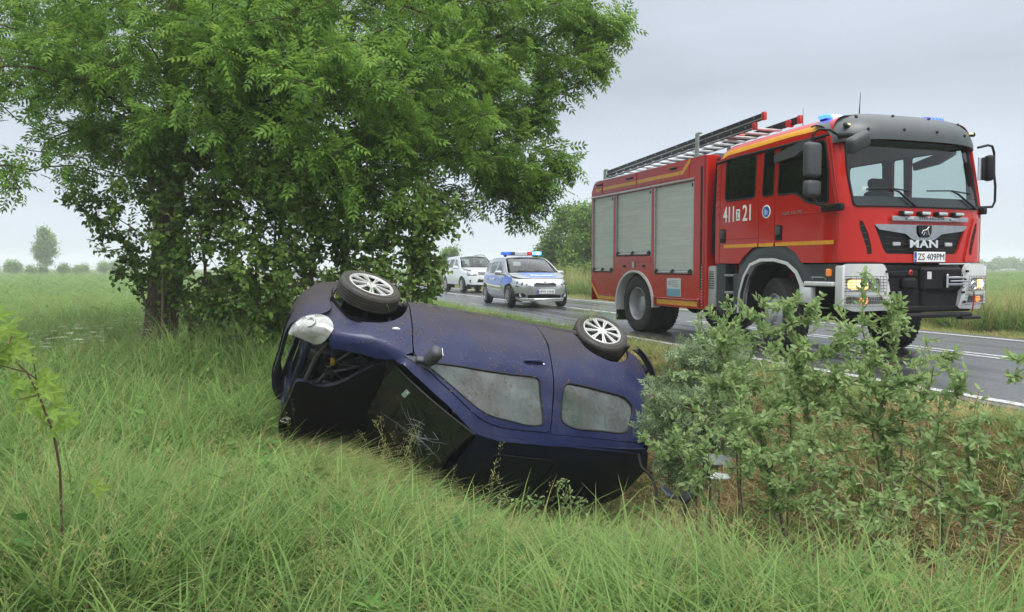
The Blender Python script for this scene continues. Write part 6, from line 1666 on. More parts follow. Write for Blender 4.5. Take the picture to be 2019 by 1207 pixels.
# ================================================================== POPLAR SUCKERS ROUND THE TRUNK
def bush(name, label, cat, root, stems, blobs, leafT, lm, lscale, per, bark, seed, r0=.004, jit=.2, sag=.0, droop=-.3, seglen=.25, group=None, spread=.10, aw=.5, loc=None, petiole=.0):
    rg = np.random.default_rng(seed)
    root = np.array(root, float)
    o = empty(name, tuple(root), label=label, cat=cat, group=group)
    VV = []; FF = []; off = 0; LP = []; LD = []
    allt = []
    for c, r, k, sy in blobs: allt += list(blob_pts(np.array(c), r, k, rg, sy))
    allt = np.array(allt)
    st = np.array([s[-1] for s in stems])
    own = np.argmin(np.linalg.norm(allt[:, None, :] - st[None], axis=2) * [1.0], axis=1)
    for si, s in enumerate(stems):
        t_ = allt[own == si]
        if len(t_) == 0: continue
        A, par, rad, tips = grow([np.array(p, float) for p in s], list(t_), jit=jit, seglen=seglen, r0=r0, w=.22, seed=seed + si, sag=sag)
        V, F_ = skeleton_mesh(A, par, rad, sides=5)
        VV.append(V); FF.append(F_ + off); off += len(V)
        # leaves along the last nodes before each tip
        for t in tips:
            chain = [t]
            while par[chain[-1]] >= 0 and len(chain) < 4: chain.append(int(par[chain[-1]]))
            for i in range(per):
                j = min(len(chain) - 2, int(rg.random() ** 1.4 * (len(chain) - 1))) if len(chain) > 1 else 0
                a_, b_ = A[chain[j + 1]] if len(chain) > 1 else A[t], A[chain[j]]
                u = rg.random(); dv = b_ - a_; dv = dv / (np.linalg.norm(dv) + 1e-9)
                rd = rg.normal(0, 1, 3); rd -= dv * rd.dot(dv); rd /= np.linalg.norm(rd) + 1e-9
                p = a_ * (1 - u) + b_ * u + rd * petiole + rg.normal(0, spread * .3, 3)
                LP.append(p); LD.append(dv * .7 + rd * aw * 1.6 + np.array([0, 0, droop]))
    V = np.concatenate(VV); F_ = np.concatenate(FF)
    np_mesh('stems', V - root, F_, bark, o, smooth=True)
    LP = np.array(LP); LD = np.array(LD); tv, tf = leafT
    V, F_, T = scatter(tv, tf, LP, rot_to(LD, rg.normal(0, .9, len(LP))), rg.uniform(*lscale, len(LP)), rg.random(len(LP)))
    np_mesh('leaves', V - root, F_, lm, o, {'tint': T})
    return o, len(LP)
def gp(px, Y, dz=0.0):
    X = (px - 1009.5) / 1550 * Y
    return np.array([X, Y, gz(X, Y) + dz])
heart = leaf_tmpl('heart', 1, .92, .10)
def upstem(px, Y, px2, py2, Y2=None, k=4):
    a = gp(px, Y, -.05); b_ = from_px(px2, py2, Y2 or Y)
    return [a + (b_ - a) * (i / k) + np.array([.04 * math.sin(i * 2.1 + px), .04 * math.cos(i * 1.7 + px), 0]) * (0 if i == 0 else 1) for i in range(k + 1)]
cnt = []
o, k = bush('poplar_sapling', 'leafy poplar suckers crowding the left side of the ash trunk', 'shrub', gp(330, 11.6),
    [upstem(335, 12.2, 225, 430), upstem(330, 11.4, 300, 330), upstem(400, 11.5, 400, 300), upstem(375, 11.8, 360, 520)],
    [(from_px(190, 395, 12.3), .42, 22, 1), (from_px(255, 470, 12.0), .62, 40, 1), (from_px(262, 540, 12.2), .34, 26, 1), (from_px(325, 545, 11.8), .34, 26, 1), (from_px(330, 390, 11.3), .90, 110, 1), (from_px(430, 330, 11.2), 1.0, 110, 1), (from_px(410, 480, 11.2), .9, 110, 1), (from_px(300, 300, 11.6), .8, 50, 1), (from_px(425, 600, 11.6), .62, 66, 1), (from_px(150, 380, 12.2), .3, 12, 1)],
    heart, POP_LEAF, (.052, .084), 16, TWIG, 21, petiole=.03)
cnt.append(k)
o, k = bush('poplar_sapling', 'tall dense poplar suckers behind the wrecked car between trunk and front wheel', 'shrub', gp(560, 11.4),
    [upstem(470, 11.8, 470, 380), upstem(540, 11.3, 550, 330), upstem(610, 11.0, 630, 340), upstem(580, 12.2, 600, 450), upstem(660, 11.6, 680, 430), upstem(500, 11.0, 510, 520)],
    [(from_px(520, 420, 11.0), 1.05, 150, 1), (from_px(620, 380, 10.8), 1.0, 150, 1), (from_px(540, 560, 10.9), .95, 130, 1), (from_px(650, 520, 10.9), .95, 130, 1), (from_px(700, 400, 11.1), .85, 110, 1), (from_px(600, 640, 10.8), .65, 70, 1), (from_px(450, 620, 11.6), .65, 60, 1), (from_px(560, 300, 11.2), .9, 80, 1), (from_px(480, 660, 11.6), .5, 50, 1), (from_px(540, 650, 11.2), .6, 60, 1)],
    heart, POP_LEAF, (.052, .084), 17, TWIG, 22, petiole=.03)
cnt.append(k)
o, k = bush('poplar_sapling', 'poplar suckers arching right over the front wheel towards the white car', 'shrub', gp(760, 11.0),
    [upstem(740, 11.2, 770, 420), upstem(790, 10.9, 830, 430), upstem(820, 11.4, 850, 520), upstem(720, 10.8, 740, 550)],
    [(from_px(770, 420, 10.9), .75, 90, 1), (from_px(830, 450, 10.8), .45, 46, 1), (from_px(785, 530, 10.8), .60, 80, 1), (from_px(745, 600, 10.8), .40, 40, 1), (from_px(850, 520, 10.9), .30, 24, 1), (from_px(845, 570, 10.9), .22, 16, 1), (from_px(885, 440, 10.8), .28, 14, 1), (from_px(850, 395, 10.9), .40, 18, 1), (from_px(760, 340, 11.2), .7, 44, 1)],
    heart, POP_LEAF, (.052, .084), 15, TWIG, 23, petiole=.03)
cnt.append(k)
print('poplar leaves', cnt)
# ================================================================== FOREGROUND SHRUBS
oval = leaf_tmpl('oval', 1, .46, .14)
def wstem(a, b_, c=None, k=6, jig=.03, s=0):
    a = np.array(a); b_ = np.array(b_); out = []
    r_ = np.random.default_rng(s)
    for i in range(k + 1):
        u = i / k; p = a * (1 - u) + b_ * u
        if c is not None: p = p + np.array(c) * math.sin(PI * u)
        out.append(p + (r_.normal(0, jig, 3) if 0 < i < k else 0))
    return out
def gpx(px, Y, dz=-.04): return gp(px, Y, dz)
o, k1 = bush('willow_shrub', 'leafy willow shrub leaning left in front of the fire engine wheels', 'shrub', gpx(1660, 4.9),
    [wstem(gpx(1640, 4.75), from_px(1500, 840, 4.9), (.0, 0, -.08), 6, .02, 1), wstem(gpx(1650, 4.8), from_px(1560, 640, 5.3), (.05, 0, 0), 7, .02, 2), wstem(gpx(1660, 4.85), from_px(1420, 690, 5.6), (.0, 0, .02), 7, .02, 3), wstem(gpx(1655, 4.8), from_px(1330, 880, 5.0), (0, 0, -.10), 6, .02, 4)],
    [(from_px(1430, 640, 5.6), .24, 21, 1), (from_px(1500, 690, 5.5), .34, 36, 1), (from_px(1400, 760, 5.5), .30, 25, 1), (from_px(1580, 650, 5.3), .34, 36, 1), (from_px(1560, 760, 5.1), .36, 32, 1), (from_px(1350, 880, 4.9), .22, 12, 1), (from_px(1470, 860, 4.8), .24, 19, 1), (from_px(1280, 860, 4.9), .06, 3, 1), (from_px(1600, 610, 5.3), .12, 8, 1), (from_px(1530, 980, 4.6), .20, 8, 1), (from_px(1480, 620, 5.5), .20, 19, 1), (from_px(1620, 720, 5.1), .32, 28, 1), (from_px(1500, 780, 5.1), .34, 28, 1), (from_px(1410, 830, 5.0), .28, 19, 1), (from_px(1600, 850, 4.8), .26, 15, 1), (from_px(1400, 940, 4.7), .16, 8, 1), (from_px(1450, 900, 4.6), .2, 17, 1), (from_px(1560, 930, 4.5), .24, 21, 1), (from_px(1620, 990, 4.4), .2, 14, 1)],
    oval, WIL_LEAF, (.034, .060), 19, TWIG, 31, r0=.0021, jit=.16, droop=.15, aw=.45, seglen=.12, spread=.03)
o, kx = bush('willow_shrub', 'low bushy willow growth filling the ditch behind the front shoots', 'shrub', gpx(1560, 5.6),
    [wstem(gpx(px, Y), from_px(px + dx, py, Y), (0, 0, 0), 4, .02, i + 80) for i, (px, Y, dx, py) in enumerate(((1480, 5.9, -20, 780), (1560, 5.7, 0, 760), (1640, 5.6, 20, 800), (1730, 5.4, 10, 850), (1820, 5.2, 0, 800)))],
    [(from_px(1500, 740, 5.9), .30, 38, 1), (from_px(1590, 780, 5.7), .30, 36, 1), (from_px(1450, 820, 5.9), .26, 28, 1), (from_px(1660, 840, 5.5), .26, 25, 1), (from_px(1540, 880, 5.5), .24, 15, 1), (from_px(1810, 770, 5.4), .24, 19, 1), (from_px(1850, 690, 5.5), .12, 6, 1)],
    oval, WIL_LEAF, (.030, .056), 18, TWIG, 38, r0=.002, jit=.14, droop=.15, aw=.45, seglen=.12, spread=.03)
o, k2 = bush('willow_shrub', 'willow shrub with tall upright shoots in front of the fire engine bumper', 'shrub', gpx(1780, 4.7),
    [wstem(gpx(1790, 4.6), from_px(1745, 760, 4.9), (.03, 0, 0), 7, .02, 5), wstem(gpx(1770, 4.7), from_px(1700, 640, 5.2), (.04, 0, 0), 7, .02, 6), wstem(gpx(1800, 4.6), from_px(1765, 620, 5.2), (.02, 0, 0), 8, .02, 7)],
    [(from_px(1690, 680, 5.1), .30, 34, 1), (from_px(1760, 640, 5.2), .20, 19, 1), (from_px(1770, 730, 5.0), .30, 28, 1), (from_px(1720, 800, 4.9), .34, 28, 1), (from_px(1700, 545, 5.2), .06, 5, 1), (from_px(1770, 590, 5.2), .06, 5, 1), (from_px(1650, 880, 4.6), .28, 17, 1), (from_px(1790, 900, 4.6), .22, 12, 1), (from_px(1700, 960, 4.4), .2, 8, 1), (from_px(1780, 830, 4.8), .26, 19, 1), (from_px(1640, 760, 5.0), .28, 19, 1), (from_px(1800, 780, 4.8), .2, 10, 1)],
    oval, WIL_LEAF, (.034, .060), 19, TWIG, 32, r0=.0021, jit=.16, droop=.15, aw=.45, seglen=.12, spread=.03)
o, k3 = bush('willow_shrub', 'sparse willow shrub at the right edge with one thick leaning bare stem', 'shrub', gpx(1890, 4.1),
    [wstem(gpx(1880, 4.05), from_px(2060, 860, 4.2), (-.04, 0, -.05), 7, .015, 8), wstem(gpx(1885, 4.1), from_px(1860, 780, 4.5), (.0, 0, 0), 6, .02, 9), wstem(gpx(1890, 4.1), from_px(1930, 800, 4.4), (.0, 0, 0), 6, .02, 10)],
    [(from_px(1860, 760, 4.6), .22, 15, 1), (from_px(1870, 850, 4.4), .26, 19, 1), (from_px(1950, 830, 4.3), .18, 10, 1), (from_px(1850, 940, 4.2), .24, 12, 1), (from_px(1990, 900, 4.2), .15, 6, 1), (from_px(2060, 850, 4.2), .2, 8, 1), (from_px(1880, 700, 4.7), .08, 4, 1), (from_px(1790, 1040, 3.9), .22, 15, 1), (from_px(1740, 1100, 3.7), .2, 15, 1), (from_px(1950, 1020, 3.9), .2, 10, 1), (from_px(1900, 960, 4.1), .2, 10, 1), (from_px(1690, 1010, 4.0), .2, 12, 1), (from_px(1830, 1130, 3.7), .2, 12, 1)],
    oval, WIL_LEAF, (.032, .058), 18, TWIG, 33, r0=.0021, jit=.14, droop=.12, aw=.45, seglen=.12, spread=.03)
# feathery grey-green mugwort beside the boot of the wreck
def mug_leaf():
    V = []; F = []
    for (x, a, L) in ((.15, .9, .45), (.15, -.9, .45), (.4, .8, .45), (.4, -.8, .45), (.65, .6, .4), (.65, -.6, .4), (.8, 0, .4)):
        k = len(V); ca, sa = math.cos(a), math.sin(a); w = .07
        V += [(x, 0, -.1 * x), (x + ca * L * .5 - sa * w, sa * L * .5 + ca * w, .03 - .1 * x), (x + ca * L, sa * L, -.12), (x + ca * L * .5 + sa * w, sa * L * .5 - ca * w, .03 - .1 * x)]
        F.append((k, k + 1, k + 2, k + 3))
    return np.array(V, float), np.array(F)
ml = mug_leaf()
mst = [wstem(gpx(px, Y), from_px(px2, py2, Y), (0, 0, 0), 4, .015, i) for i, (px, Y, px2, py2) in enumerate(((1330, 7.0, 1310, 760), (1380, 6.9, 1370, 700), (1420, 6.8, 1430, 690), (1450, 6.6, 1470, 730), (1360, 6.6, 1350, 790), (1410, 6.4, 1400, 790)))]
o, k4 = bush('mugwort_clump', 'grey-green feathery mugwort clump beside the tail of the overturned car', 'plant', gpx(1390, 6.8), mst,
    [(from_px(1320, 780, 6.9), .26, 60, 1), (from_px(1375, 710, 6.8), .28, 70, 1), (from_px(1430, 700, 6.7), .28, 60, 1), (from_px(1350, 830, 6.6), .28, 50, 1), (from_px(1420, 780, 6.5), .28, 60, 1), (from_px(1330, 880, 6.4), .2, 24, 1), (from_px(1290, 850, 6.7), .14, 16, 1), (from_px(1340, 930, 6.4), .2, 34, 1), (from_px(1400, 880, 6.4), .24, 44, 1), (from_px(1450, 850, 6.4), .2, 30, 1), (from_px(1310, 800, 6.4), .16, 26, 1)],
    ml, MUG_LEAF, (.07, .12), 7, TWIG, 34, r0=.0022, jit=.12, droop=.25, aw=.5, seglen=.10, spread=.03)
# low green bush in the corner by the willow stems
o, k5 = bush('nettle_patch', 'low dark green weeds at the foot of the willow shrubs', 'plant', gpx(1740, 3.9),
    [wstem(gpx(px, Y), gpx(px + 12, Y, h_), (0, 0, 0), 3, .01, i + 60) for i, (px, Y, h_) in enumerate(((1640, 4.1, .35), (1700, 3.9, .4), (1760, 3.8, .4), (1820, 3.7, .35), (1680, 3.6, .3), (1780, 3.5, .35)))],
    [(gpx(1650, 4.1, .35), .2, 26, 1), (gpx(1710, 3.9, .4), .22, 30, 1), (gpx(1770, 3.8, .4), .22, 30, 1), (gpx(1830, 3.7, .35), .2, 24, 1), (gpx(1690, 3.6, .3), .2, 24, 1), (gpx(1790, 3.5, .3), .2, 24, 1)],
    leaf_tmpl('lance', 1, .38, .12), foliage('weed_leaf', (.045, .085, .026), (.10, .155, .055), .3, .5, 2), (.05, .08), 8, TWIG, 36, r0=.002, droop=.1, seglen=.1, spread=.03)
o, k7 = bush('vetch_plant', 'small leafy weed with thin stems growing against the dark roof of the wreck', 'plant', gpx(1085, 5.9),
    [wstem(gpx(1085, 5.9), from_px(1120, 950, 5.9), (0, 0, 0), 4, .01, 91), wstem(gpx(1080, 5.9), from_px(1040, 985, 5.8), (0, 0, 0), 4, .01, 92)],
    [(from_px(1110, 965, 5.9), .10, 9, 1), (from_px(1060, 990, 5.8), .12, 9, 1), (from_px(1150, 1000, 5.8), .12, 9, 1), (from_px(990, 1000, 5.6), .10, 6, 1)], leaf_tmpl('oval', 1, .5, .1), WIL_LEAF, (.02, .035), 9, TWIG, 39, r0=.001, droop=.1, seglen=.08, spread=.03)
# sprig entering the frame at the right edge
o, k6 = bush('willow_sprig', 'small leafy sprig poking in at the right edge over the road', 'plant', gpx(2075, 4.2),
    [wstem(gpx(2075, 4.2), from_px(2040, 760, 4.2), (0, 0, 0), 6, .015, 71)],
    [(from_px(2003, 705, 4.2), .045, 4, 1), (from_px(2012, 745, 4.2), .06, 5, 1), (from_px(2045, 720, 4.2), .10, 6, 1)], oval, WIL_LEAF, (.04, .06), 9, TWIG, 37, r0=.002, droop=.15, seglen=.1, spread=.02)
print('shrub leaves', k1, k2, k3, k4, k5, k6, k7)

# ---- maple sapling at the left edge: five-lobed leaves, each one a part
def maple_mesh():
    lob = []
    for a, L in ((-128, .55), (-62, .85), (0, 1.0), (62, .85), (128, .55)):
        a = math.radians(a)
        for da, k in ((-.20, .62), (-.09, .80), (-.05, .74), (0, 1.0), (.05, .74), (.09, .80), (.20, .62)): lob.append((L * k * math.cos(a + da * 1.3), L * k * math.sin(a + da * 1.3)))
        lob.append((.36 * math.cos(a + math.radians(32)), .36 * math.sin(a + math.radians(32))))
    lob = lob[:-1]
    vs = [(0, 0, 0)] + [(x + .0, y, -.16 * (x * x + y * y) + .07 * abs(math.sin(2.9 * math.atan2(y, x)))) for x, y in lob]
    fs = [(0, i + 1, i + 2) for i in range(len(lob) - 1)]
    vs += [(0, 0, 0), (-.85, .012, .10), (-.85, -.012, .10)]; k = len(vs); fs.append((k - 3, k - 2, k - 1))
    me = bpy.data.meshes.new('leaf'); me.from_pydata(vs, [], fs); me.materials.append(MAP_LEAF)
    at = me.attributes.new('tint', 'FLOAT', 'POINT'); at.data.foreach_set('value', np.full(len(vs), .5, np.float32))
    me.update(); return me
mm_ = maple_mesh(); rc = random.Random(31)
mb0 = gp(110, 3.15, -.05)
map_ = empty('maple_sapling', tuple(mb0), label='young maple sapling with reddish stem and bright lobed leaves at the left edge', cat='sapling')
spts = [mb0, from_px(108, 930, 3.13), from_px(98, 860, 3.1), from_px(70, 780, 3.08), from_px(48, 735, 3.06), from_px(10, 700, 3.04), from_px(-30, 640, 3.02)]
spts[0] = np.array(mb0)
mb = MB(); mb.tube([Vector(p - mb0) for p in spts], [.0055, .005, .005, .004, .0035, .003, .002], 8)
for k, (px, py, Y) in enumerate(((30, 790, 2.95), (95, 770, 3.2), (20, 660, 3.1), (60, 700, 3.0), (-10, 720, 2.9))):
    mb.tube([Vector(spts[3 + (k % 3)] - mb0), Vector(from_px(px, py, Y) - mb0)], [.003, .002], 5)
mb.build('stem', REDTWIG, map_)
lv = [(18, 640, .060), (-5, 655, .062), (30, 668, .055), (5, 690, .064), (42, 690, .045), (20, 705, .052), (50, 765, .056), (75, 745, .052), (40, 790, .060), (85, 775, .060), (62, 810, .058), (100, 800, .060), (30, 760, .050), (118, 835, .052), (75, 840, .055), (55, 720, .04), (90, 750, .045), (130, 825, .05), (-20, 700, .06), (-15, 620, .06), (25, 810, .045), (178, 965, .055)]
lv += [(px + rc.uniform(-22, 22), py + rc.uniform(-22, 22), q * .85) for px, py, q in lv[:21]]
for i, (px, py, s) in enumerate(lv):
    p = from_px(px, py, 3.02 + rc.uniform(-.16, .16)) - mb0
    o = bpy.data.objects.new('leaf', mm_); COL.objects.link(o); o.parent = map_; o.location = p
    o.rotation_euler = (rc.uniform(.5, 1.35), rc.uniform(-.5, .5), rc.uniform(-.7, .7)); o.scale = (s * 1.2, s * 1.2, s * 1.2)

# ================================================================== TREES FARTHER OFF
def far_tree(name, label, cat, base, h, w, lobes_, seed, leaf=.22, dens_=1.0, trunk_r=.12, group=None, lean=0, mat_=None, open_=0):
    rg = np.random.default_rng(seed)
    X, Y = base; z0 = gz(X, Y); root = np.array([X, Y, z0])
    o = empty(name, tuple(root), label=label, cat=cat, group=group)
    tg = []
    for (cx, cz, r) in lobes_:
        k = int(26 * dens_ * max(.4, (r * w * 2) ** 1.5) / max(.5, leaf * 3))
        tg += list(blob_pts(np.array([X + cx * w, Y, z0 + cz * h]), max(.15, r * w), max(5, min(k, 130)), rg, 1.0))
    stem = [root, root + [0, 0, h * .15], root + [lean * h * .1, 0, h * .35], root + [lean * h * .2, 0, h * .55]]
    A, par, rad, tips = grow(stem, tg, jit=.2, seglen=h * .08, r0=max(.012, trunk_r * .12), w=.2, seed=seed)
    rad[:2] = np.maximum(rad[:2], trunk_r)
    V, F_ = skeleton_mesh(A, par, rad, sides=5); np_mesh('trunk', V - root, F_, BARK, o, smooth=True)
    T_ = A[np.array(tips)]; per = int(16 * dens_)
    P = np.repeat(T_, per, 0) + rg.normal(0, leaf * 1.1, (len(T_) * per, 3))
    D = rg.normal(0, 1, P.shape) + [0, 0, -.3]
    tv, tf = leaf_tmpl('oval', 1, .6, .1); tv = tv - [.5, 0, 0]
    V, F_, T = scatter(tv, tf, P, rot_to(D, rg.uniform(-1, 1, len(P))), rg.uniform(leaf * .6, leaf * 1.2, len(P)), np.clip(.2 + .7 * rg.random(len(P)), 0, 1))
    np_mesh('crown', V - root, F_, mat_ or FAR_LEAF, o, {'tint': T})
    return o
def at(px, Y): return ((px - 1009.5) / 1550 * Y, Y)
# broad trees behind the police car, right of the road
far_tree('roadside_tree', 'round bright green tree behind the police car roof, left of the fire engine', 'tree', at(1118, 44), 5.1, 1.9, [(0, .62, .72), (-.45, .45, .5), (.4, .5, .6), (.1, .85, .5), (-.2, .25, .5), (.5, .25, .5), (-.75, .38, .3)], 51, leaf=.17, dens_=1.5)
far_tree('roadside_tree', 'green tree close against the rear of the fire engine', 'tree', at(1160, 41), 4.8, 1.7, [(0, .6, .7), (-.4, .4, .5), (.5, .5, .6), (.0, .85, .5), (-.1, .22, .5), (.5, .2, .5)], 52, leaf=.17, dens_=1.4)
far_tree('roadside_bush', 'low bushes under the green trees beyond the police car', 'bush', at(1135, 36), 2.0, 1.6, [(-.3, .45, .5), (.3, .5, .55), (.75, .4, .4), (0, .3, .5)], 53, leaf=.13, dens_=1.3)
far_tree('roadside_tree', 'pale green tree above the roof of the white car', 'tree', at(884, 75), 4.2, 1.2, [(0, .6, .7), (-.3, .4, .5), (.3, .7, .5)], 54, leaf=.2, dens_=1.0)
far_tree('roadside_bush', 'small bush in the gap between white car and police car', 'bush', at(978, 62), 1.9, .8, [(0, .5, .6), (.4, .4, .5)], 55, leaf=.14, dens_=1.0)
# hazy row across the meadow at the left
row = [(-20, 150, 3.6, 1.6, 'bush', 'hazy bush cut by the left edge of the meadow row'), (26, 150, 3.4, 1.7, 'tree', 'dense cone-shaped tree second from the left in the meadow row'), (62, 150, 2.0, 1.1, 'bush', 'low round bush just left of the tall hazy tree'), (85, 152, 2.1, 1.0, 'bush', 'low bush at the foot of the tall hazy tree'),
       (126, 150, 2.6, 1.2, 'tree', 'small round tree alone right of the tall hazy tree'), (152, 170, 1.9, 1.0, 'bush', 'low pale bush in the middle of the meadow row'), (166, 168, 2.6, 1.2, 'tree', 'little round tree beside the low pale bush'),
       (206, 190, 2.9, 1.8, 'bush', 'pale wide bush left of the two faint round trees'), (230, 185, 3.3, 1.9, 'tree', 'faint round tree near the leaves of the ash'), (268, 190, 3.4, 1.8, 'tree', 'faint tree half hidden by the poplar leaves')]
for i, (px, Y, h, w, c, lab) in enumerate(row):
    far_tree('distant_' + c, lab, c, at(px, Y), h, w, [(0, .6, .62), (-.4, .42, .5), (.4, .45, .5), (0, .3, .6)], 70 + i, leaf=.34, dens_=.7, trunk_r=.1, group='hazy trees across the meadow')
far_tree('distant_tree', 'tall hazy poplar standing above the row across the meadow', 'tree', at(92, 165), 9.9, 2.7, [(0, .55, .62), (-.35, .45, .5), (.35, .5, .5), (0, .80, .50), (-.1, .93, .28), (.2, .68, .5), (-.3, .65, .5), (0, .3, .4)], 90, leaf=.42, dens_=.85, trunk_r=.2, lean=.02, group='hazy trees across the meadow')
# far tree line on the right, beyond the field
rg = np.random.default_rng(5)
P = []; S_ = []
for i in range(26):
    X, Y = at(1925 + i * 12 + rg.normal(0, 4), 300 + rg.normal(0, 12)); h = rg.uniform(3.2, 6.5); z0 = gz(X, Y)
    q = blob_pts(np.array([X, Y, z0 + h * .5]), h * .6, 240, rg, .8); P.append(q)
P = np.concatenate(P); tv, tf = leaf_tmpl('oval', 1, .7, .1)
V, F_, T = scatter(tv, tf, P, rot_to(rg.normal(0, 1, P.shape), rg.uniform(-1, 1, len(P))), rg.uniform(.6, 1.1, len(P)), rg.random(len(P)))
wood = np_mesh('far_wood', V, F_, FAR_LEAF, None, {'tint': T}); tag(wood, 'hazy wooded line on the horizon right of the fire engine', 'wood', kind='stuff')
# ================================================================== GRASS
def blades(n, hmin, hmax, spread, lean, curl, w, rg, segs=4, dirn=None, dry=0.1, flat=0.0, drycol=None):
    """n grass blades as tapered ribbons: returns V, F, tint, dry"""
    V = []; F = []; T = []; D = []
    for i in range(n):
        a = rg.uniform(0, 2 * PI); r_ = spread * math.sqrt(rg.random()); bx, by = r_ * math.cos(a), r_ * math.sin(a)
        h = rg.uniform(hmin, hmax); la = rg.uniform(0, 2 * PI) if dirn is None else dirn + rg.normal(0, .45)
        ln = abs(rg.normal(lean, .16)) + flat; cu = rg.uniform(.4, 1.0) * curl
        ww = w * rg.uniform(.6, 1.3); t = rg.random(); dd = 1.0 if rg.random() < dry else rg.uniform(0, .15)
        p = np.array([bx, by, 0.0]); ang = ln
        sd = np.array([-math.sin(la + rg.normal(0, .6)), math.cos(la), 0])
        sd = sd / np.linalg.norm(sd)
        k0 = len(V)
        for s in range(segs + 1):
            u = s / segs; wv = ww * (1 - u ** 1.6) * (.7 + .6 * min(1, u * 3)) + .0004
            V += [p - sd * wv / 2, p + sd * wv / 2]
            T += [t, t]; D += [min(1, dd + .25 * u ** 3)] * 2
            ang = min(2.6, ang + cu / segs * (.4 + 1.2 * u))
            p = p + np.array([math.cos(la) * math.sin(ang), math.sin(la) * math.sin(ang), math.cos(ang)]) * h / segs
        for s in range(segs): k = k0 + 2 * s; F.append((k, k + 1, k + 3, k + 2))
    return np.array(V), np.array(F), np.array(T), np.array(D)
def panicle(n, h, rg, dense=26, w=.0022):
    V = []; F = []; T = []; D = []
    for i in range(n):
        a = rg.uniform(0, 2 * PI); p = np.array([rg.normal(0, .04), rg.normal(0, .04), 0.0]); ang = abs(rg.normal(.08, .08)); H = h * rg.uniform(.75, 1.1); k0 = len(V)
        dirv = None; pts = []
        for s in range(7):
            pts.append(p.copy()); ang += .05; p = p + np.array([math.cos(a) * math.sin(ang), math.sin(a) * math.sin(ang), math.cos(ang)]) * H / 6
        sd = np.array([1.0, 0, 0]) if rg.random() < .5 else np.array([0.7, .7, 0])
        for q in pts: V += [q - sd * w / 2, q + sd * w / 2]; T += [.8, .8]; D += [.45, .45]
        for s in range(6): k = k0 + 2 * s; F.append((k, k + 1, k + 3, k + 2))
        for j in range(dense):
            u = rg.uniform(.66, 1.0); q = pts[4] * (1 - (u - .66) / .34) + pts[6] * ((u - .66) / .34)
            L = .030 * (1.25 - (u - .6)) * rg.uniform(.4, 1); b_ = rg.uniform(0, 2 * PI); e = q + np.array([math.cos(b_) * L, math.sin(b_) * L, L * .5])
            k = len(V); g_ = .0026
            V += [q, e + [g_, 0, 0], e + [0, 0, .010], e - [g_, 0, 0]]; T += [.7] * 4; D += [.75] * 4; F.append((k, k + 1, k + 2, k + 3))
    return np.array(V), np.array(F), np.array(T), np.array(D)
GRASS = foliage('grass_blade', (.030, .108, .022), (.195, .370, .098), .42, .5, .5, tipc=(.36, .30, .14))
STRAW = foliage('dry_grass', (.29, .23, .105), (.52, .42, .22), .2, .7, 1.0)
UMB = mat('umbel_white', (.62, .66, .55), .7, var=.1)
def hidden_mesh(name, parts, m):
    V, F_, T, D = parts
    me = bpy.data.meshes.new(name); me.from_pydata(V.tolist(), [], F_.tolist()); me.materials.append(m)
    for a_, v_ in (('tint', T), ('dry', D)): at_ = me.attributes.new(a_, 'FLOAT', 'POINT'); at_.data.foreach_set('value', v_.astype(np.float32))
    me.update(); return bpy.data.objects.new(name, me)
def field(name, label, P, rotz, tilt, scl, idx, protos):
    """one object: tufts instanced on its points"""
    me = bpy.data.meshes.new(name); me.vertices.add(len(P)); me.vertices.foreach_set('co', np.asarray(P, np.float32).ravel())
    R_ = np.stack([tilt[:, 0], tilt[:, 1], rotz], 1).astype(np.float32)
    a_ = me.attributes.new('rot', 'FLOAT_VECTOR', 'POINT'); a_.data.foreach_set('vector', R_.ravel())
    a_ = me.attributes.new('scl', 'FLOAT_VECTOR', 'POINT'); a_.data.foreach_set('vector', np.asarray(scl, np.float32).ravel())
    a_ = me.attributes.new('idx', 'INT', 'POINT'); a_.data.foreach_set('value', np.asarray(idx, np.int32))
    o = bpy.data.objects.new(name, me); COL.objects.link(o)
    ng = bpy.data.node_groups.new(name + '_tufts', 'GeometryNodeTree')
    ng.interface.new_socket('Geometry', in_out='INPUT', socket_type='NodeSocketGeometry'); ng.interface.new_socket('Geometry', in_out='OUTPUT', socket_type='NodeSocketGeometry')
    N, L_ = ng.nodes, ng.links
    gi = N.new('NodeGroupInput'); go = N.new('NodeGroupOutput'); jn = N.new('GeometryNodeJoinGeometry')
    def attr(nm, ty):
        t = N.new('GeometryNodeInputNamedAttribute'); t.data_type = ty; t.inputs[0].default_value = nm; return t
    ar, as_, ai = attr('rot', 'FLOAT_VECTOR'), attr('scl', 'FLOAT_VECTOR'), attr('idx', 'INT')
    e2r = N.new('FunctionNodeEulerToRotation'); L_.new(ar.outputs[0], e2r.inputs[0])
    for k, po in enumerate(protos):
        oi = N.new('GeometryNodeObjectInfo'); oi.inputs['Object'].default_value = po; oi.inputs['As Instance'].default_value = True
        cp = N.new('FunctionNodeCompare'); cp.data_type = 'INT'; cp.operation = 'EQUAL'
        ia = [s for s in cp.inputs if s.type == 'INT']; L_.new(ai.outputs[0], ia[0]); ia[1].default_value = k
        ip = N.new('GeometryNodeInstanceOnPoints')
        L_.new(gi.outputs[0], ip.inputs['Points']); L_.new(cp.outputs[0], ip.inputs['Selection']); L_.new(oi.outputs['Geometry'], ip.inputs['Instance'])
        L_.new(e2r.outputs[0], ip.inputs['Rotation']); L_.new(as_.outputs[0], ip.inputs['Scale'])
        L_.new(ip.outputs[0], jn.inputs[0])
    L_.new(jn.outputs[0], go.inputs[0])
    md = o.modifiers.new('tufts', 'NODES'); md.node_group = ng
    return tag(o, label, None, None, 'stuff')
rg = np.random.default_rng(77)
TALL = [hidden_mesh('tuft', blades(24, .42, 1.05, .12, .18, 2.0, .0095, rg, 6, dry=.08), GRASS) for _ in range(3)]
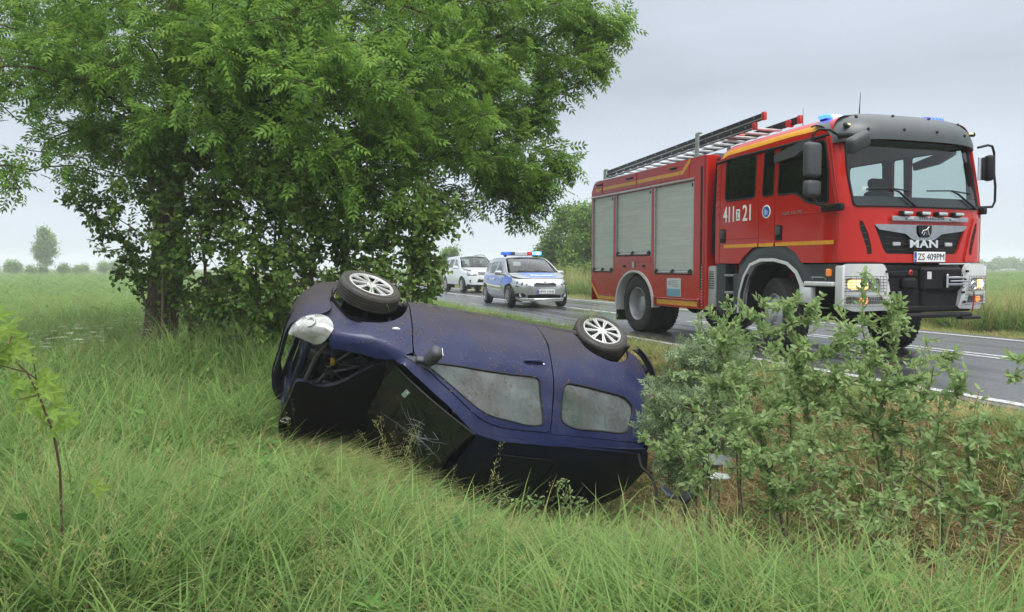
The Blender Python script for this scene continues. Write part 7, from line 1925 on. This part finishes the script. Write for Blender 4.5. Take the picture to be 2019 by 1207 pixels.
MEDM = [hidden_mesh('tuft', blades(28, .20, .50, .13, .28, 1.5, .0080, rg, 4, dry=.10), GRASS) for _ in range(2)]
LODG = [hidden_mesh('tuft', blades(28, .40, .80, .13, .75, 1.3, .0078, rg, 5, dirn=.2, dry=.24), GRASS) for _ in range(2)]
SHRT = [hidden_mesh('tuft', blades(34, .05, .15, .10, .35, .8, .0040, rg, 3, dry=.35), GRASS) for _ in range(2)]
DRYS = [hidden_mesh('tuft', blades(30, .07, .24, .12, .9, .8, .0040, rg, 3, dry=.5), STRAW) for _ in range(2)]
LITT = [hidden_mesh('tuft', blades(30, .15, .40, .16, 1.42, .25, .0036, rg, 3, dry=.5), STRAW) for _ in range(2)]
PANI = [hidden_mesh('tuft', panicle(3, .85, rg), GRASS) for _ in range(2)]
REED = [hidden_mesh('tuft', blades(26, .5, 1.05, .12, .10, .35, .006, rg, 3, dry=.3), STRAW) for _ in range(2)]
def weed(rg):
    tv, tf = leaf_tmpl('lance', 1, .40, .12); n_ = 22
    D_ = rg.normal(0, 1, (n_, 3)); D_[:, 2] = np.abs(D_[:, 2]) * .7 + .2
    P_ = np.stack([rg.normal(0, .05, n_), rg.normal(0, .05, n_), rg.uniform(0, .55, n_)], 1)
    V, F_, T = scatter(tv, tf, P_, rot_to(D_, rg.uniform(-1, 1, n_)), rg.uniform(.06, .13, n_), rg.random(n_))
    return V, F_, T, np.zeros(len(T))
WEED = [hidden_mesh('tuft', weed(rg), GRASS) for _ in range(2)]
WRi = np.array(WR.transposed()); WTn = np.array(WT)
def under_car(P, pad=0.0, zs=(0.0, .12)):
    m = np.zeros(len(P), bool)
    for dz in zs:
        q = (P + [0, 0, dz] - WTn) @ WRi.T
        m |= (np.abs(q[:, 0]) < 1.85 + pad) & (np.abs(q[:, 1]) < .78 + pad) & (q[:, 2] > .15) & (q[:, 2] < 1.56 + pad)
    return m
def sample(n, d0, d1, a0=-37, a1=37, p=1.0):
    """points in the view wedge, density falling off with distance for p<2"""
    u = rg.random(n); d = (d0 ** p + u * (d1 ** p - d0 ** p)) ** (1 / p)
    a = np.radians(rg.uniform(a0, a1, n)); X = d * np.sin(a); Y = d * np.cos(a)
    return X, Y, d
def tr(X, Y): return NV.x * X + NV.y * Y, DV.x * X + DV.y * Y
def wave(X, Y, f, s=0.0): return .5 + .25 * (np.sin(X * f + 1.7 * np.sin(Y * f * .8 + s)) + np.sin(Y * f * 1.3 + 1.3 * np.sin(X * f * .7 + s * 2)))
def put(X, Y, t=None): return np.stack([X, Y, ground_z(X, Y) - .01], 1)
# --- tall meadow grass, camera side of the ditch
X, Y, d = sample(27000, .9, 34, p=1.05)
k2 = 5200; Xb = rg.uniform(-4, 3.4, k2); Yb = rg.uniform(1.2, 5.6, k2)      # thicker close to the lens
X = np.concatenate([X, Xb]); Y = np.concatenate([Y, Yb]); d = np.hypot(X, Y)
t, r = tr(X, Y)
keep = (t < 3.9 + .3 * wave(X, Y, 2.0)) & ((t < 3.2) | (Y < 5.0) | (Y > 9)) | ((t < 4.6) & (Y < 4.3))
trod = np.exp(-(((X + .15) / 1.7) ** 2 + ((Y - 6.0) / 1.5) ** 2) * .9)            # flattened in front of the wreck
trod = np.maximum(trod, .8 * np.exp(-(((X + 2.2) / 1.1) ** 2 + ((Y - 5.3) / .8) ** 2)))
trod = np.maximum(trod, 1.1 * np.exp(-(((X + 1.75) / .85) ** 2 + ((Y - 6.1) / .9) ** 2)))
trod = np.maximum(trod, .9 * np.exp(-(((X - 2.3) / 1.1) ** 2 + ((Y - 5.6) / 1.0) ** 2)))
ditchr = sst(1.2, 2.6, t) * (1 - sst(9, 11, Y))
P = put(X, Y); keep &= ~under_car(P, .0) 
keep &= rg.random(len(X)) > .25 * ditchr * (X > .9) * (Y > 4.3)
X, Y, d, t, r, P, trod, ditchr = [q[keep] for q in (X, Y, d, t, r, P, trod, ditchr)]
bald = np.zeros(len(X))
for bx, by, br, ba in ((-2.35, 5.4, .55, 1), (-1.6, 4.5, .35, .9), (-.9, 5.0, .4, .9), (-2.9, 4.3, .32, .8), (.2, 4.7, .34, .8), (1.4, 4.7, .45, .9), (-1.5, 6.3, .4, .8), (-3.6, 6.4, .4, .7), (-.2, 3.6, .25, .6)):
    bald = np.maximum(bald, ba * np.exp(-(((X - bx) / br) ** 2 + ((Y - by) / (br * .8)) ** 2)))
kk_ = rg.random(len(X)) > bald * .8
X, Y, d, t, r, P, trod, ditchr, bald = [q[kk_] for q in (X, Y, d, t, r, P, trod, ditchr, bald)]
n = len(X); f = np.maximum(1, d / 9) ** .45
h = (.52 + .50 * wave(X, Y, 1.1, 1.0) + rg.normal(0, .11, n)) * (1 - .58 * np.clip(trod, 0, 1)) * (1 - .20 * ditchr)
h *= np.where((X < -1.2) & (Y > 6), 1.12, 1.0)
h *= 1 - .5 * bald
h *= 1 + .6 * np.exp(-(((X + 1.8) / .35) ** 2 + ((Y - 2.95) / .3) ** 2))
h *= 1 - .30 * sst(16, 34, d)
h *= 1 - .40 * np.exp(-((d - 1.4) / .9) ** 2)
# the grass is trodden down between the field edge and the wreck: height falls off towards the car
pxs = 1009.5 + X / Y * 1550
lim = np.interp(pxs, [300, 480, 540, 700, 900, 1180, 1350, 1500, 1750, 2050], [560, 700, 872, 912, 1000, 1058, 1060, 1025, 965, 900])
hcap = (EYE - (lim + rg.normal(12, 16, n) - 527) / 1550 * Y - P[:, 2]) / np.interp(pxs, [500, 800, 1250, 1500], [.62, .80, .85, .62])
lone = rg.random(n) < .035
h = np.where((Y < 8.2) & ~lone, np.minimum(h, np.clip(hcap, .11, 2)), np.where(Y < 8.2, np.minimum(h, .75), h))
u = rg.random(n); idx = np.where(u < .50, rg.integers(0, 3, n), np.where(u < .74, 3 + rg.integers(0, 2, n), np.where(u < .90, 5 + rg.integers(0, 2, n), np.where(u < .945, 7, 8 + rg.integers(0, 2, n)))))
idx = np.where((rg.random(n) < trod * 1.1) & (idx < 5), 5 + rg.integers(0, 2, n), idx)
wind = -.6 + 3.2 * wave(X, Y, .8, 2)
rz = np.where(idx >= 5, wind + rg.normal(0, .8, n), rg.uniform(0, 2 * PI, n))
meadow_g = field('meadow_grass', 'tall green meadow grass, trodden flat in front of the wrecked car', P, rz, rg.normal(0, .10, (n, 2)), np.stack([f, f, np.clip(h, .15, 1.3) * (f ** .3)], 1), idx, TALL + MEDM + LODG + [PANI[0]] + WEED)
print('meadow tufts', n)
# --- short thatch beneath, so that no bare soil shows between the tufts
X, Y, d = sample(15000, .9, 30, p=1.1); t, r = tr(X, Y); keep = (t < 5.9) & ~((t > 5.7) & (r > 30)); P = put(X, Y); keep &= ~under_car(P, -.05, (0,)); X, Y, d, t, P = [q[keep] for q in (X, Y, d, t, P)]; n = len(X)
ver = np.maximum(sst(2.6, 3.9, t) * (1 - sst(7.5, 12, d) * .75), .75 * sst(.55, .75, wave(X, Y, 2.2, 3)) * (d < 9)); u = rg.random(n); bare = np.exp(-(((X - 2.55) / .5) ** 2 + ((Y - 5.2) / .55) ** 2))
idx = np.where(u < ver * .55, 2 + rg.integers(0, 2, n), np.where(u < .15 + ver * .55, 4 + rg.integers(0, 2, n), rg.integers(0, 2, n)))
kk = rg.random(n) > bare * .8
f = np.maximum(1, d / 9) ** .5 * 1.15
field('thatch', 'short grass and straw thatch on the meadow, ditch and verge', P[kk], rg.uniform(0, 2 * PI, kk.sum()), rg.normal(0, .12, (kk.sum(), 2)), np.stack([f, f, f * rg.uniform(.6, 1.3, n)], 1)[kk], idx[kk], SHRT + DRYS + LITT)
# --- verge between ditch and asphalt: short, dry, patchy
n0 = 26000; u = rg.random(n0); r = -1.5 + 30 * u ** 1.7; t = rg.uniform(3.3, 6.02, n0)
X = DV.x * r + NV.x * t; Y = DV.y * r + NV.y * t; ok = (Y > 2.0); X, Y, t, r = X[ok], Y[ok], t[ok], r[ok]
P = put(X, Y); ok = ~under_car(P, .0); X, Y, t, r, P = X[ok], Y[ok], t[ok], r[ok], P[ok]; n = len(X); d = np.hypot(X, Y)
g_ = wave(X, Y, 2.6, .5); u = rg.random(n)
grn = np.clip(.30 + .75 * (g_ - .5) + .55 * sst(10, 14, r) + .35 * sst(5.3, 5.9, t), 0, .95)
idx = np.where(u < grn, np.where(rg.random(n) < .25, 6, rg.integers(0, 2, n)), np.where(rg.random(n) < .55, 2 + rg.integers(0, 2, n), 4 + rg.integers(0, 2, n)))
hs = np.where(idx == 6, .42, 1.0) * rg.uniform(.6, 1.25, n) * (1 - .35 * sst(5.6, 5.95, t))
field('verge_grass', 'short dry straw-coloured grass on the road verge', P, rg.uniform(0, 2 * PI, n), rg.normal(0, .15, (n, 2)), np.stack([np.ones(n), np.ones(n), hs], 1) * (np.maximum(1, d / 8) ** .5)[:, None], idx, SHRT + DRYS + LITT + [MEDM[0]])
# --- far side of the road: mown edge, then tall pale grasses
n0 = 15000; u = rg.random(n0); r = 2 + 50 * u ** 1.5; t = 11.98 + 5.2 * rg.random(n0) ** 1.2
X = DV.x * r + NV.x * t; Y = DV.y * r + NV.y * t; P = put(X, Y); n = len(X); d = np.hypot(X, Y)
u = rg.random(n); tall = sst(12.7, 13.7, t)
idx = np.where(u < tall * .85, np.where(rg.random(n) < .68, 2 + rg.integers(0, 2, n), 4 + rg.integers(0, 2, n)), np.where(rg.random(n) < .7, 0, 1))
f = np.maximum(1, d / 10) ** .4
field('far_verge_grass', 'tall pale grasses on the far side of the road', P, rg.uniform(0, 2 * PI, n), rg.normal(0, .10, (n, 2)), np.stack([f, f, f * rg.uniform(.6, 1.1, n) * (1 - .25 * sst(14, 17, t))], 1), idx, [SHRT[0], DRYS[0]] + TALL[:2] + REED)
# --- open fields
X, Y, d = sample(14000, 28, 150, -37, 37, .9); t, r = tr(X, Y); keep = (t < 4.5) | (t > 16); X, Y, d = X[keep], Y[keep], d[keep]; P = put(X, Y); n = len(X); f = (d / 14) ** .8
field('field_grass', 'open green field stretching into the haze', P, rg.uniform(0, 2 * PI, n), rg.normal(0, .1, (n, 2)), np.stack([f * 1.5, f * 1.5, np.full(n, .62) * rg.uniform(.7, 1.15, n)], 1), rg.integers(0, 5, n), TALL + MEDM)
# --- flowering umbels at the left
def umbel():
    V, F_, T, D = [], [], [], []
    mbv = []
    for j in range(5):
        a = rg.uniform(0, 2 * PI); c = np.array([.10 * math.cos(a) * (j > 0), .10 * math.sin(a) * (j > 0), .80 - .06 * (j > 0) + rg.uniform(-.05, .05)])
        for q in range(15):
            b_ = rg.uniform(0, 2 * PI); r_ = .045 * math.sqrt(rg.random()); p = c + [r_ * math.cos(b_), r_ * math.sin(b_), -.1 * r_]; k = len(V); g_ = .0045
            V += [p + [-g_, -g_, 0], p + [g_, -g_, .001], p + [g_, g_, 0], p + [-g_, g_, .001]]; F_.append((k, k + 1, k + 2, k + 3))
    return np.array(V), np.array(F_), np.ones(len(V)), np.zeros(len(V))
def stalk():
    V, F_ = [], []
    for s in range(5): V += [(-.003, 0, s * .19), (.003, 0, s * .19)]
    for s in range(4): F_.append((2 * s, 2 * s + 1, 2 * s + 3, 2 * s + 2))
    return np.array(V, float), np.array(F_), np.full(10, .5), np.full(10, .1)
UM = [hidden_mesh('umbel', umbel(), UMB), hidden_mesh('stalk', stalk(), GRASS)]
pts = []
for (px, py, Y, k) in ((85, 615, 9.5, 7), (55, 640, 8.6, 6), (135, 650, 9.0, 7), (180, 590, 14, 6), (200, 600, 12, 4), (28, 625, 10, 4), (110, 660, 9, 3), (395, 600, 13.5, 4)):
    for i in range(k):
        Xq = (px + rg.normal(0, 28) - 1009.5) / 1550 * Y; Yq = Y + rg.normal(0, 1.3); pts.append((Xq, Yq, gz(Xq, Yq)))
pts = np.array(pts); n = len(pts); rr_ = rg.uniform(0, 6, n); s_ = rg.uniform(.7, 1.25, n)
field('cow_parsley', 'scattered white cow parsley flowers in the meadow at the left', np.repeat(pts, 2, 0), np.repeat(rr_, 2), np.zeros((2 * n, 2)), np.repeat(np.stack([s_, s_, s_], 1), 2, 0), np.tile([0, 1], n), UM)
# --- seed-head stalks rising in front of the wreck, and a few lone blades
pts = [(-.95, 5.9), (-.85, 5.95), (-.9, 5.8), (-1.0, 6.0), (-.80, 5.75), (-.35, 5.6), (.35, 5.5), (.9, 5.4), (-1.6, 5.8), (-.62, 5.85), (.62, 5.6), (1.15, 5.6), (-2.6, 5.2), (-.2, 4.6), (.8, 4.4), (1.6, 4.1)]
pts = np.array([(a, b_, gz(a, b_)) for a, b_ in pts]); n = len(pts)
field('seed_head_stalks', 'thin grass stalks with feathery seed heads before the windscreen', pts, rg.uniform(0, 6, n), rg.normal(0, .15, (n, 2)), np.stack([np.ones(n)] * 3, 1) * rg.uniform(.75, 1.0, n)[:, None], rg.integers(0, 2, n), PANI)
# --- fallen dry stems in the foreground
for (a, b_, nm) in (((1240, 1090, 3.6), (1440, 1207, 3.1), 'long pale dry stem lying across the grass, lower middle of the photo'),):
    p0, p1 = from_px(*a), from_px(*b_)
    s = one('dry_stem', mat('dry_stem_tan', (.42, .30, .15), .7), None, 'tube', [p0 + (p1 - p0) * u + np.array([0, 0, .02 * math.sin(PI * u)]) for u in np.linspace(-.2, 1.1, 8)], [.001, .0012, .0015, .0018, .002, .002, .002, .002], 6)
    tag(s, nm, 'dry stem')
# --- broken pieces lying beside the wreck
DB = mat('debris_silver', (.26, .28, .28), .45, .2, var=.2)
def shard(name, label, cat, c, size, m, rot, seed, bend=.3):
    r_ = random.Random(seed); n_ = 9
    vs = []; fs = []
    for j in range(5):
        for i in range(n_):
            u = i / (n_ - 1) - .5; w = j / 4 - .5; e = .12 * r_.uniform(-1, 1) if j in (0, 4) or i in (0, n_ - 1) else 0
            vs.append((size[0] * (u + e * .4), size[1] * (w * (1 - .6 * abs(u)) + e * .5), size[0] * bend * (.25 - u * u) + size[2] * r_.uniform(-.5, .5)))
    for j in range(4):
        for i in range(n_ - 1): fs.append((j * n_ + i, j * n_ + i + 1, (j + 1) * n_ + i + 1, (j + 1) * n_ + i))
    mb = MB(); mb.add(vs, fs); o = mb.build(name, m, None, 50, c, rot); md = o.modifiers.new('solid', 'SOLIDIFY'); md.thickness = .006
    return tag(o, label, cat, None)
def onp(px, Y, dz): p = gp(px, Y, dz); return tuple(p)
def pxat(px, py, Y): return tuple(from_px(px, py, Y))
shard('plastic_fragment', 'pale silver plastic sheet fragment behind the willow leaves, right of the wreck', 'debris', pxat(1425, 915, 5.9), (.24, .15, .03), DB, (.5, .2, .4), 1)
shard('plastic_fragment', 'small white plastic shard just below the silver sheet fragment', 'debris', pxat(1425, 945, 5.6), (.15, .06, .02), mat('debris_white', (.62, .66, .66), .4), (.6, .1, .2), 2)
shard('plastic_fragment', 'dark grey plastic trim piece near the rear roof corner of the wreck', 'debris', pxat(1322, 978, 6.0), (.16, .13, .02), mat('debris_dark', (.05, .06, .075), .35), (.7, .3, .9), 3)
shard('plastic_fragment', 'black plastic shard between the trim piece and the willow stems', 'debris', pxat(1362, 985, 5.8), (.14, .10, .03), BLACK, (.4, -.3, .5), 4, .5)
tb2 = one('rubber_strip', BLACK, None, 'tube', [from_px(1262, 900, 6.7), from_px(1268, 925, 6.5), from_px(1288, 945, 6.4), from_px(1298, 972, 6.3), from_px(1296, 992, 6.2), from_px(1312, 1000, 6.15)], [.012, .013, .011, .013, .01, .006], 8); tag(tb2, 'black rubber strip hanging from the rear of the wreck into the grass', 'rubber strip')
# grass torn up and caught on the wheels
for (c, k, nm, lab) in (((-1.235, -.87, .235), 60, 'grass_clump', 'clump of torn grass stuck on the rear wheel of the wreck'), ((1.245, -.86, .20), 14, 'grass_clump', 'few straws lying over the front wheel cover of the wreck')):
    c = Vector(c); VV = []; FF = []; TT = []; DD = []
    for i in range(k):
        a = rg.uniform(-2.6, -.3) if k > 20 else rg.uniform(0, 6.28); rr_ = rg.uniform(.17, .30) if k > 20 else rg.uniform(.0, .25)
        p = c + Vector((rr_ * math.cos(a), -.005 - rg.uniform(0, .02), rr_ * math.sin(a))); dr_ = Vector((rg.normal(), rg.normal() * .35 - .1, rg.normal())).normalized(); L = rg.uniform(.06, .16)
        s = dr_.cross(Vector((0, 1, 0))).normalized() * .003; b0_ = len(VV)
        for q in range(4): pp_ = p + dr_ * L * q / 3 + Vector((0, -.012 * math.sin(q), 0)); w_ = s * (1 - q / 3.3); VV += [tuple(WR @ (pp_ - w_) + WT), tuple(WR @ (pp_ + w_) + WT)]
        for q in range(3): FF.append((b0_ + 2 * q, b0_ + 2 * q + 1, b0_ + 2 * q + 3, b0_ + 2 * q + 2))
        TT += [rg.random()] * 8; DD += [float(rg.random() < .4) * .8] * 8
    o = np_mesh(nm, VV, FF, GRASS, None, {'tint': TT, 'dry': DD}); tag(o, lab, 'grass clump')

# straws, leaf scraps and mud crumbs stuck to the upturned side of the wreck
VV = []; FF = []; TT = []; DD = []; Wn = WALL(-1)
for i in range(700):
    u_ = rg.uniform(-1.75, 1.5); z_ = rg.uniform(.28, 1.36) if u_ < .6 else rg.uniform(.35, .85)
    if math.hypot(u_ - archF, z_ - .27) < .38 or math.hypot(u_ - archR, z_ - .27) < .38: continue
    c = Wn(u_, z_); e1 = (Wn(u_ + .02, z_) - c).normalized(); e2 = (Wn(u_, z_ + .02) - c).normalized(); nn = e1.cross(e2).normalized()
    if nn.y > 0: nn = -nn
    a = rg.normal(.5, 1.0); dr_ = e1 * math.cos(a) + e2 * math.sin(a); sd_ = dr_.cross(nn); L = rg.uniform(.008, .034) * (1.8 if rg.random() < .15 else 1); w_ = rg.uniform(.0012, .0030) if L > .02 else .006
    k = len(VV)
    for q in range(3): pp_ = c + nn * (.003 + .003 * (q == 1)) + dr_ * L * (q / 2 - .5) + sd_ * .004 * (q == 1); VV += [tuple(WR @ (pp_ - sd_ * w_ * (1 - .4 * q)) + WT), tuple(WR @ (pp_ + sd_ * w_ * (1 - .4 * q)) + WT)]
    for q in range(2): FF.append((k + 2 * q, k + 2 * q + 1, k + 2 * q + 3, k + 2 * q + 2))
    TT += [rg.random()] * 6; DD += [float(rg.random() < .7)] * 6
o = np_mesh('grass_scraps', VV, FF, foliage('scrap_dry', (.05, .05, .02), (.12, .11, .05), .0, .8, 3, tipc=(.17, .13, .075)), None, {'tint': TT, 'dry': DD})
tag(o, 'straws and mud crumbs stuck to the upturned side of the wrecked car', kind='stuff')

# ================================================================== HAZE
hx = [DV.x * r_ + NV.x * t_ for r_ in (-30, 705) for t_ in (-425, 425)]; hy = [DV.y * r_ + NV.y * t_ for r_ in (-30, 705) for t_ in (-425, 425)]
hm = bpy.data.materials.new('haze_air'); hm.use_nodes = True; n_, l_ = hm.node_tree.nodes, hm.node_tree.links; n_.remove(n_['Principled BSDF'])
pv = n_.new('ShaderNodeVolumePrincipled'); pv.inputs['Color'].default_value = (.93, .95, .97, 1); pv.inputs['Density'].default_value = .0013; pv.inputs['Anisotropy'].default_value = 0.0
l_.new(pv.outputs[0], n_['Material Output'].inputs['Volume'])
zb = float(Zg.min()) - 1.0
haze = one('haze', hm, None, 'box2', (min(hx) - 5, min(hy) - 5, zb), (max(hx) + 5, max(hy) + 5, 12.5), smooth=0)
tag(haze, 'thin pale mist lying over the fields', kind='stuff')
# ================================================================== SEPARATE PIECES
def split_loose(o):
    """pieces that can be picked apart one by one become objects of their own"""
    me = o.data; n_ = len(me.vertices)
    root = list(range(n_))
    def find(a):
        while root[a] != a: root[a] = root[root[a]]; a = root[a]
        return a
    for e in me.edges:
        a, b_ = find(e.vertices[0]), find(e.vertices[1])
        if a != b_: root[a] = b_
    isl = {}
    for p in me.polygons: isl.setdefault(find(p.vertices[0]), []).append(p)
    if len(isl) < 2: return
    name = o.name.split('.')[0]; first_ = True
    for ps in isl.values():
        vi = sorted({v_ for p in ps for v_ in p.vertices}); mp = {v_: i for i, v_ in enumerate(vi)}
        m2 = bpy.data.meshes.new(name); m2.from_pydata([me.vertices[v_].co[:] for v_ in vi], [], [[mp[v_] for v_ in p.vertices] for p in ps])
        m2.polygons.foreach_set('use_smooth', [p.use_smooth for p in ps]); m2.set_sharp_from_angle(angle=math.radians(35))
        for mt in me.materials: m2.materials.append(mt)
        if first_: o.data = m2; first_ = False
        else:
            q = bpy.data.objects.new(name, m2); COL.objects.link(q); q.parent = o.parent; q.matrix_local = o.matrix_local.copy()
SPL = ('pulley', 'support_holes', 'shutter_guide', 'suspension', 'rub_rail', 'hoses', 'metal_pipes', 'reflector_ring', 'inner_wings', 'winch_housing', 'cab_floor', 'step_well', 'chassis_rail', 'front_seats', 'winch_fairlead', 'driveline', 'ladder_bracket')
for o in list(COL.objects):
    if o.type == 'MESH' and o.name.split('.')[0] in SPL and o.parent is not None and not o.children:
        split_loose(o)
for o in list(COL.objects):
    if o.name.startswith('engine_fittings'): o['kind'] = 'stuff'
    if o.name.split('.')[0] in ('hoses', 'metal_pipes', 'support_holes', 'front_seats', 'inner_wings'):
        o.name = {'hoses': 'hose', 'metal_pipes': 'metal_pipe', 'support_holes': 'support_hole', 'front_seats': 'front_seat', 'inner_wings': 'inner_wing'}[o.name.split('.')[0]]
bpy.context.view_layer.update()
